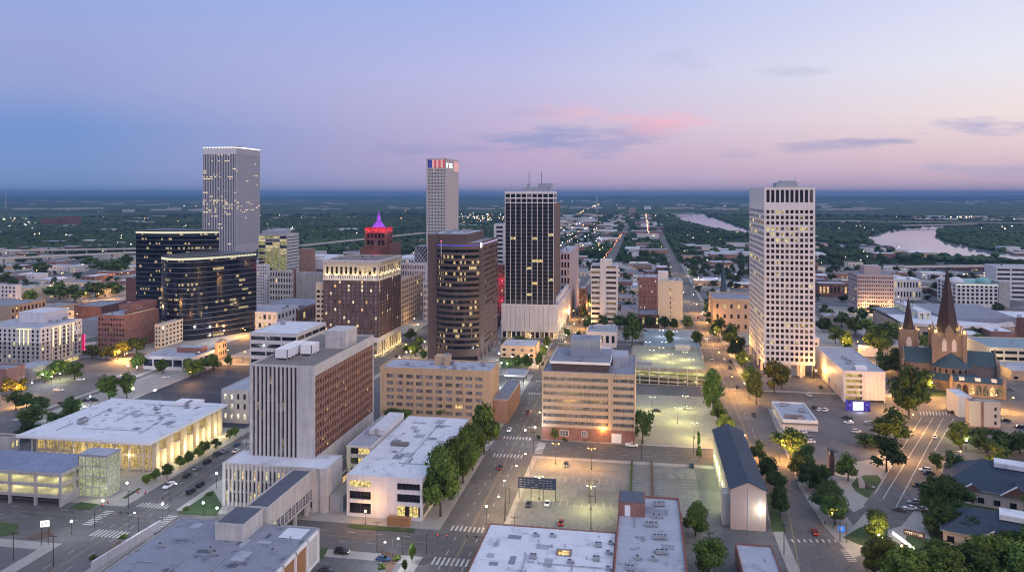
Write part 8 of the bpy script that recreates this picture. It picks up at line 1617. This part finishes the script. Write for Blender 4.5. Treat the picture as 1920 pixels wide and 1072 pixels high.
for (x, y, rz, lab) in ((-186, 255.5, 0, 'traffic signal before the glass hall on the north corner'), (-169.5, 238, R(180), 'traffic signal on the lawn side of the left crossing'), (-186.5, 238.5, R(90), 'traffic signal by the corner lot at the left crossing'), (-170, 256, R(-90), 'traffic signal beside the black SUVs at the left crossing'), (-68.5, 239, R(0), 'traffic signal at the front crossing by the corner trees'), (-48.5, 240, R(180), 'traffic signal with red lamp beside the white roof store'), (-49, 357.5, R(180), 'traffic signal at the corner of the banded office'), (-68, 338.5, 0, 'traffic signal by the big trees of the white block'), (38.5, 358, 0, 'traffic signal by the green lit lot corner'), (58.5, 448, R(180), 'traffic signal by the diner corner'), (38, 470, 0, 'traffic signal by the golden trees'), (66, 270, R(180), 'traffic signal at the curving street by the park')): signal(x, y, rz, lab)
LP([(946, 900), (935, 930), (985, 850), (968, 872), (1012, 772), (1024, 742), (1034, 720)], 'cobra', WRM, 8, 1500, 'added warm street lamp brightening the middle avenue by the front lots', 'added warm lamps of the middle avenue', R(180))  # lamps added to brighten the surface of the middle avenue
LP([(470, 800), (440, 860), (330, 905), (252, 960)], 'cobra', WHT, 8, 700, 'white street lamp along the street before the glass hall', 'white street lamps of the hall street', 0)
def pole(u, v, h, label, arms=1):
    x, y = G(u, v); o = empty('utility_pole', x, y, 0); tag(o, label, 'pole', 'utility poles around the front lots'); q = MB(); q.tube((0, 0, 0), (0, 0, h), .16, .1, 8); link_mesh('post', q.mesh('post', M['bark']), o)
    q = MB(); [q.box(-1.3, -.06, h - .6 - .9 * k, 1.3, .06, h - .45 - .9 * k) for k in range(arms)]; [q.tube((s * 1.1, 0, h - .45), (s * 1.1, 0, h - .2), .06) for s in (-1, 0, 1)]; link_mesh('cross_arm', q.mesh('cross_arm', M['bark']), o)
for u, v, h in ((1105, 944, 9), (1116, 944, 9), (1108, 992, 12), (1000, 850, 10), (948, 965, 10), (1203, 862, 9), (1330, 1050, 9), (965, 1012, 8), (100, 1062, 10), (25, 1050, 9), (1300, 850, 8), (755, 1040, 9), (707, 1034, 10), (1470, 1040, 10), (1640, 1045, 11), (1575, 1015, 8)): pole(u, v, h, 'thin dark utility pole with short cross arms near the front lots')
# ------------------------------------------------------------------ far lights of the city, past counting
FL = {k: MB() for k in ('far_white', 'far_warm', 'far_orange', 'far_red')}
glow('far_white', (1., .96, .9), 13); glow('far_warm', (1., .8, .5), 12); glow('far_orange', (1., .45, .12), 12); glow('far_red', (1., .12, .06), 9)
def fl(u, v, k, s=1., z=8.):
    x, y = G(u, v, z); d = math.hypot(x, y); r_ = min(d, 1500 + d * .5) * .00046 * s
    if pip(x, y, RIVER): return
    b = FL[k]; i = len(b.v); b.v += [(x - r_, y, z), (x, y - r_, z), (x + r_, y, z), (x, y + r_, z), (x, y, z + r_), (x, y, z - r_)]
    for f in ((0, 1, 4), (1, 2, 4), (2, 3, 4), (3, 0, 4), (1, 0, 5), (2, 1, 5), (3, 2, 5), (0, 3, 5)): b.f.append(tuple(i + j for j in f)); b.m.append(0)
for _ in range(230): fl(rnd.uniform(-40, 1960), 371 + rnd.random() ** 1.6 * 70, rnd.choice(('far_white', 'far_white', 'far_warm', 'far_warm', 'far_orange')), rnd.uniform(.5, 1.2))
for _ in range(80): u = rnd.uniform(-40, 330) if rnd.random() < .4 else rnd.uniform(560, 1420) if rnd.random() < .6 else rnd.uniform(1530, 1930); fl(u, rnd.uniform(430, 545), rnd.choice(('far_white', 'far_warm', 'far_warm', 'far_orange', 'far_orange')), rnd.uniform(.6, 1.2))
for u0, u1, v0_, v1_, n, ks in ((490, 592, 370, 375, 45, ('far_warm', 'far_white', 'far_orange')), (300, 382, 374, 388, 26, ('far_warm', 'far_white', 'far_orange')), (860, 945, 396, 412, 55, ('far_warm', 'far_white', 'far_orange')), (1720, 1850, 378, 383, 26, ('far_warm', 'far_orange')), (1795, 1842, 373, 381, 30, ('far_orange', 'far_warm')), (1052, 1095, 371, 378, 18, ('far_white',)), (1570, 1615, 383, 387, 10, ('far_orange', 'far_white')), (1780, 1822, 405, 408, 10, ('far_warm',)), (1340, 1392, 383, 386, 8, ('far_white',)), (0, 90, 386, 424, 26, ('far_white', 'far_warm')), (1050, 1130, 418, 470, 40, ('far_white', 'far_warm', 'far_orange'))):
    for _ in range(n): fl(rnd.uniform(u0, u1), rnd.uniform(v0_, v1_), rnd.choice(ks), rnd.uniform(.6, 1.3))
for i in range(60): t = i / 60; fl(1084 + 40 * t + rnd.uniform(-1.5, 1.5) * (1.4 - t), 401 - 18 * t ** .8 + rnd.uniform(-.7, .7), rnd.choice(('far_warm', 'far_orange', 'far_warm')), rnd.uniform(.7, 1.3))
for i in range(46): t = i / 46; fl(1210 + 6 * t + rnd.uniform(-1, 1), 394 + 44 * t + rnd.uniform(-1, 1), rnd.choice(('far_red', 'far_orange', 'far_warm')), rnd.uniform(.6, 1.1))
for i in range(30): t = i / 30; fl(1168 - 40 * t + rnd.uniform(-2, 2), 436 + 55 * t, rnd.choice(('far_red', 'far_orange')), rnd.uniform(.6, 1.0), 2)
for k in FL: tag(link_mesh('city_lights', FL[k].mesh('city_lights', M[k])), kind='stuff')
# ------------------------------------------------------------------ haze
hz = MB(); hz.box(-42000, -42000, -4, 42000, 42000, 216)
m = bpy.data.materials.new('haze'); m.use_nodes = True; t = NT(m.node_tree); t.n.clear(); v = t.new('ShaderNodeVolumePrincipled'); o = t.new('ShaderNodeOutputMaterial'); t.l.new(v.outputs[0], o.inputs['Volume'])
v.inputs['Color'].default_value = (.19, .38, .64, 1); v.inputs['Density'].default_value = 7.4e-5; v.inputs['Anisotropy'].default_value = .0
tag(link_mesh('haze', hz.mesh('haze', m)), kind='stuff')
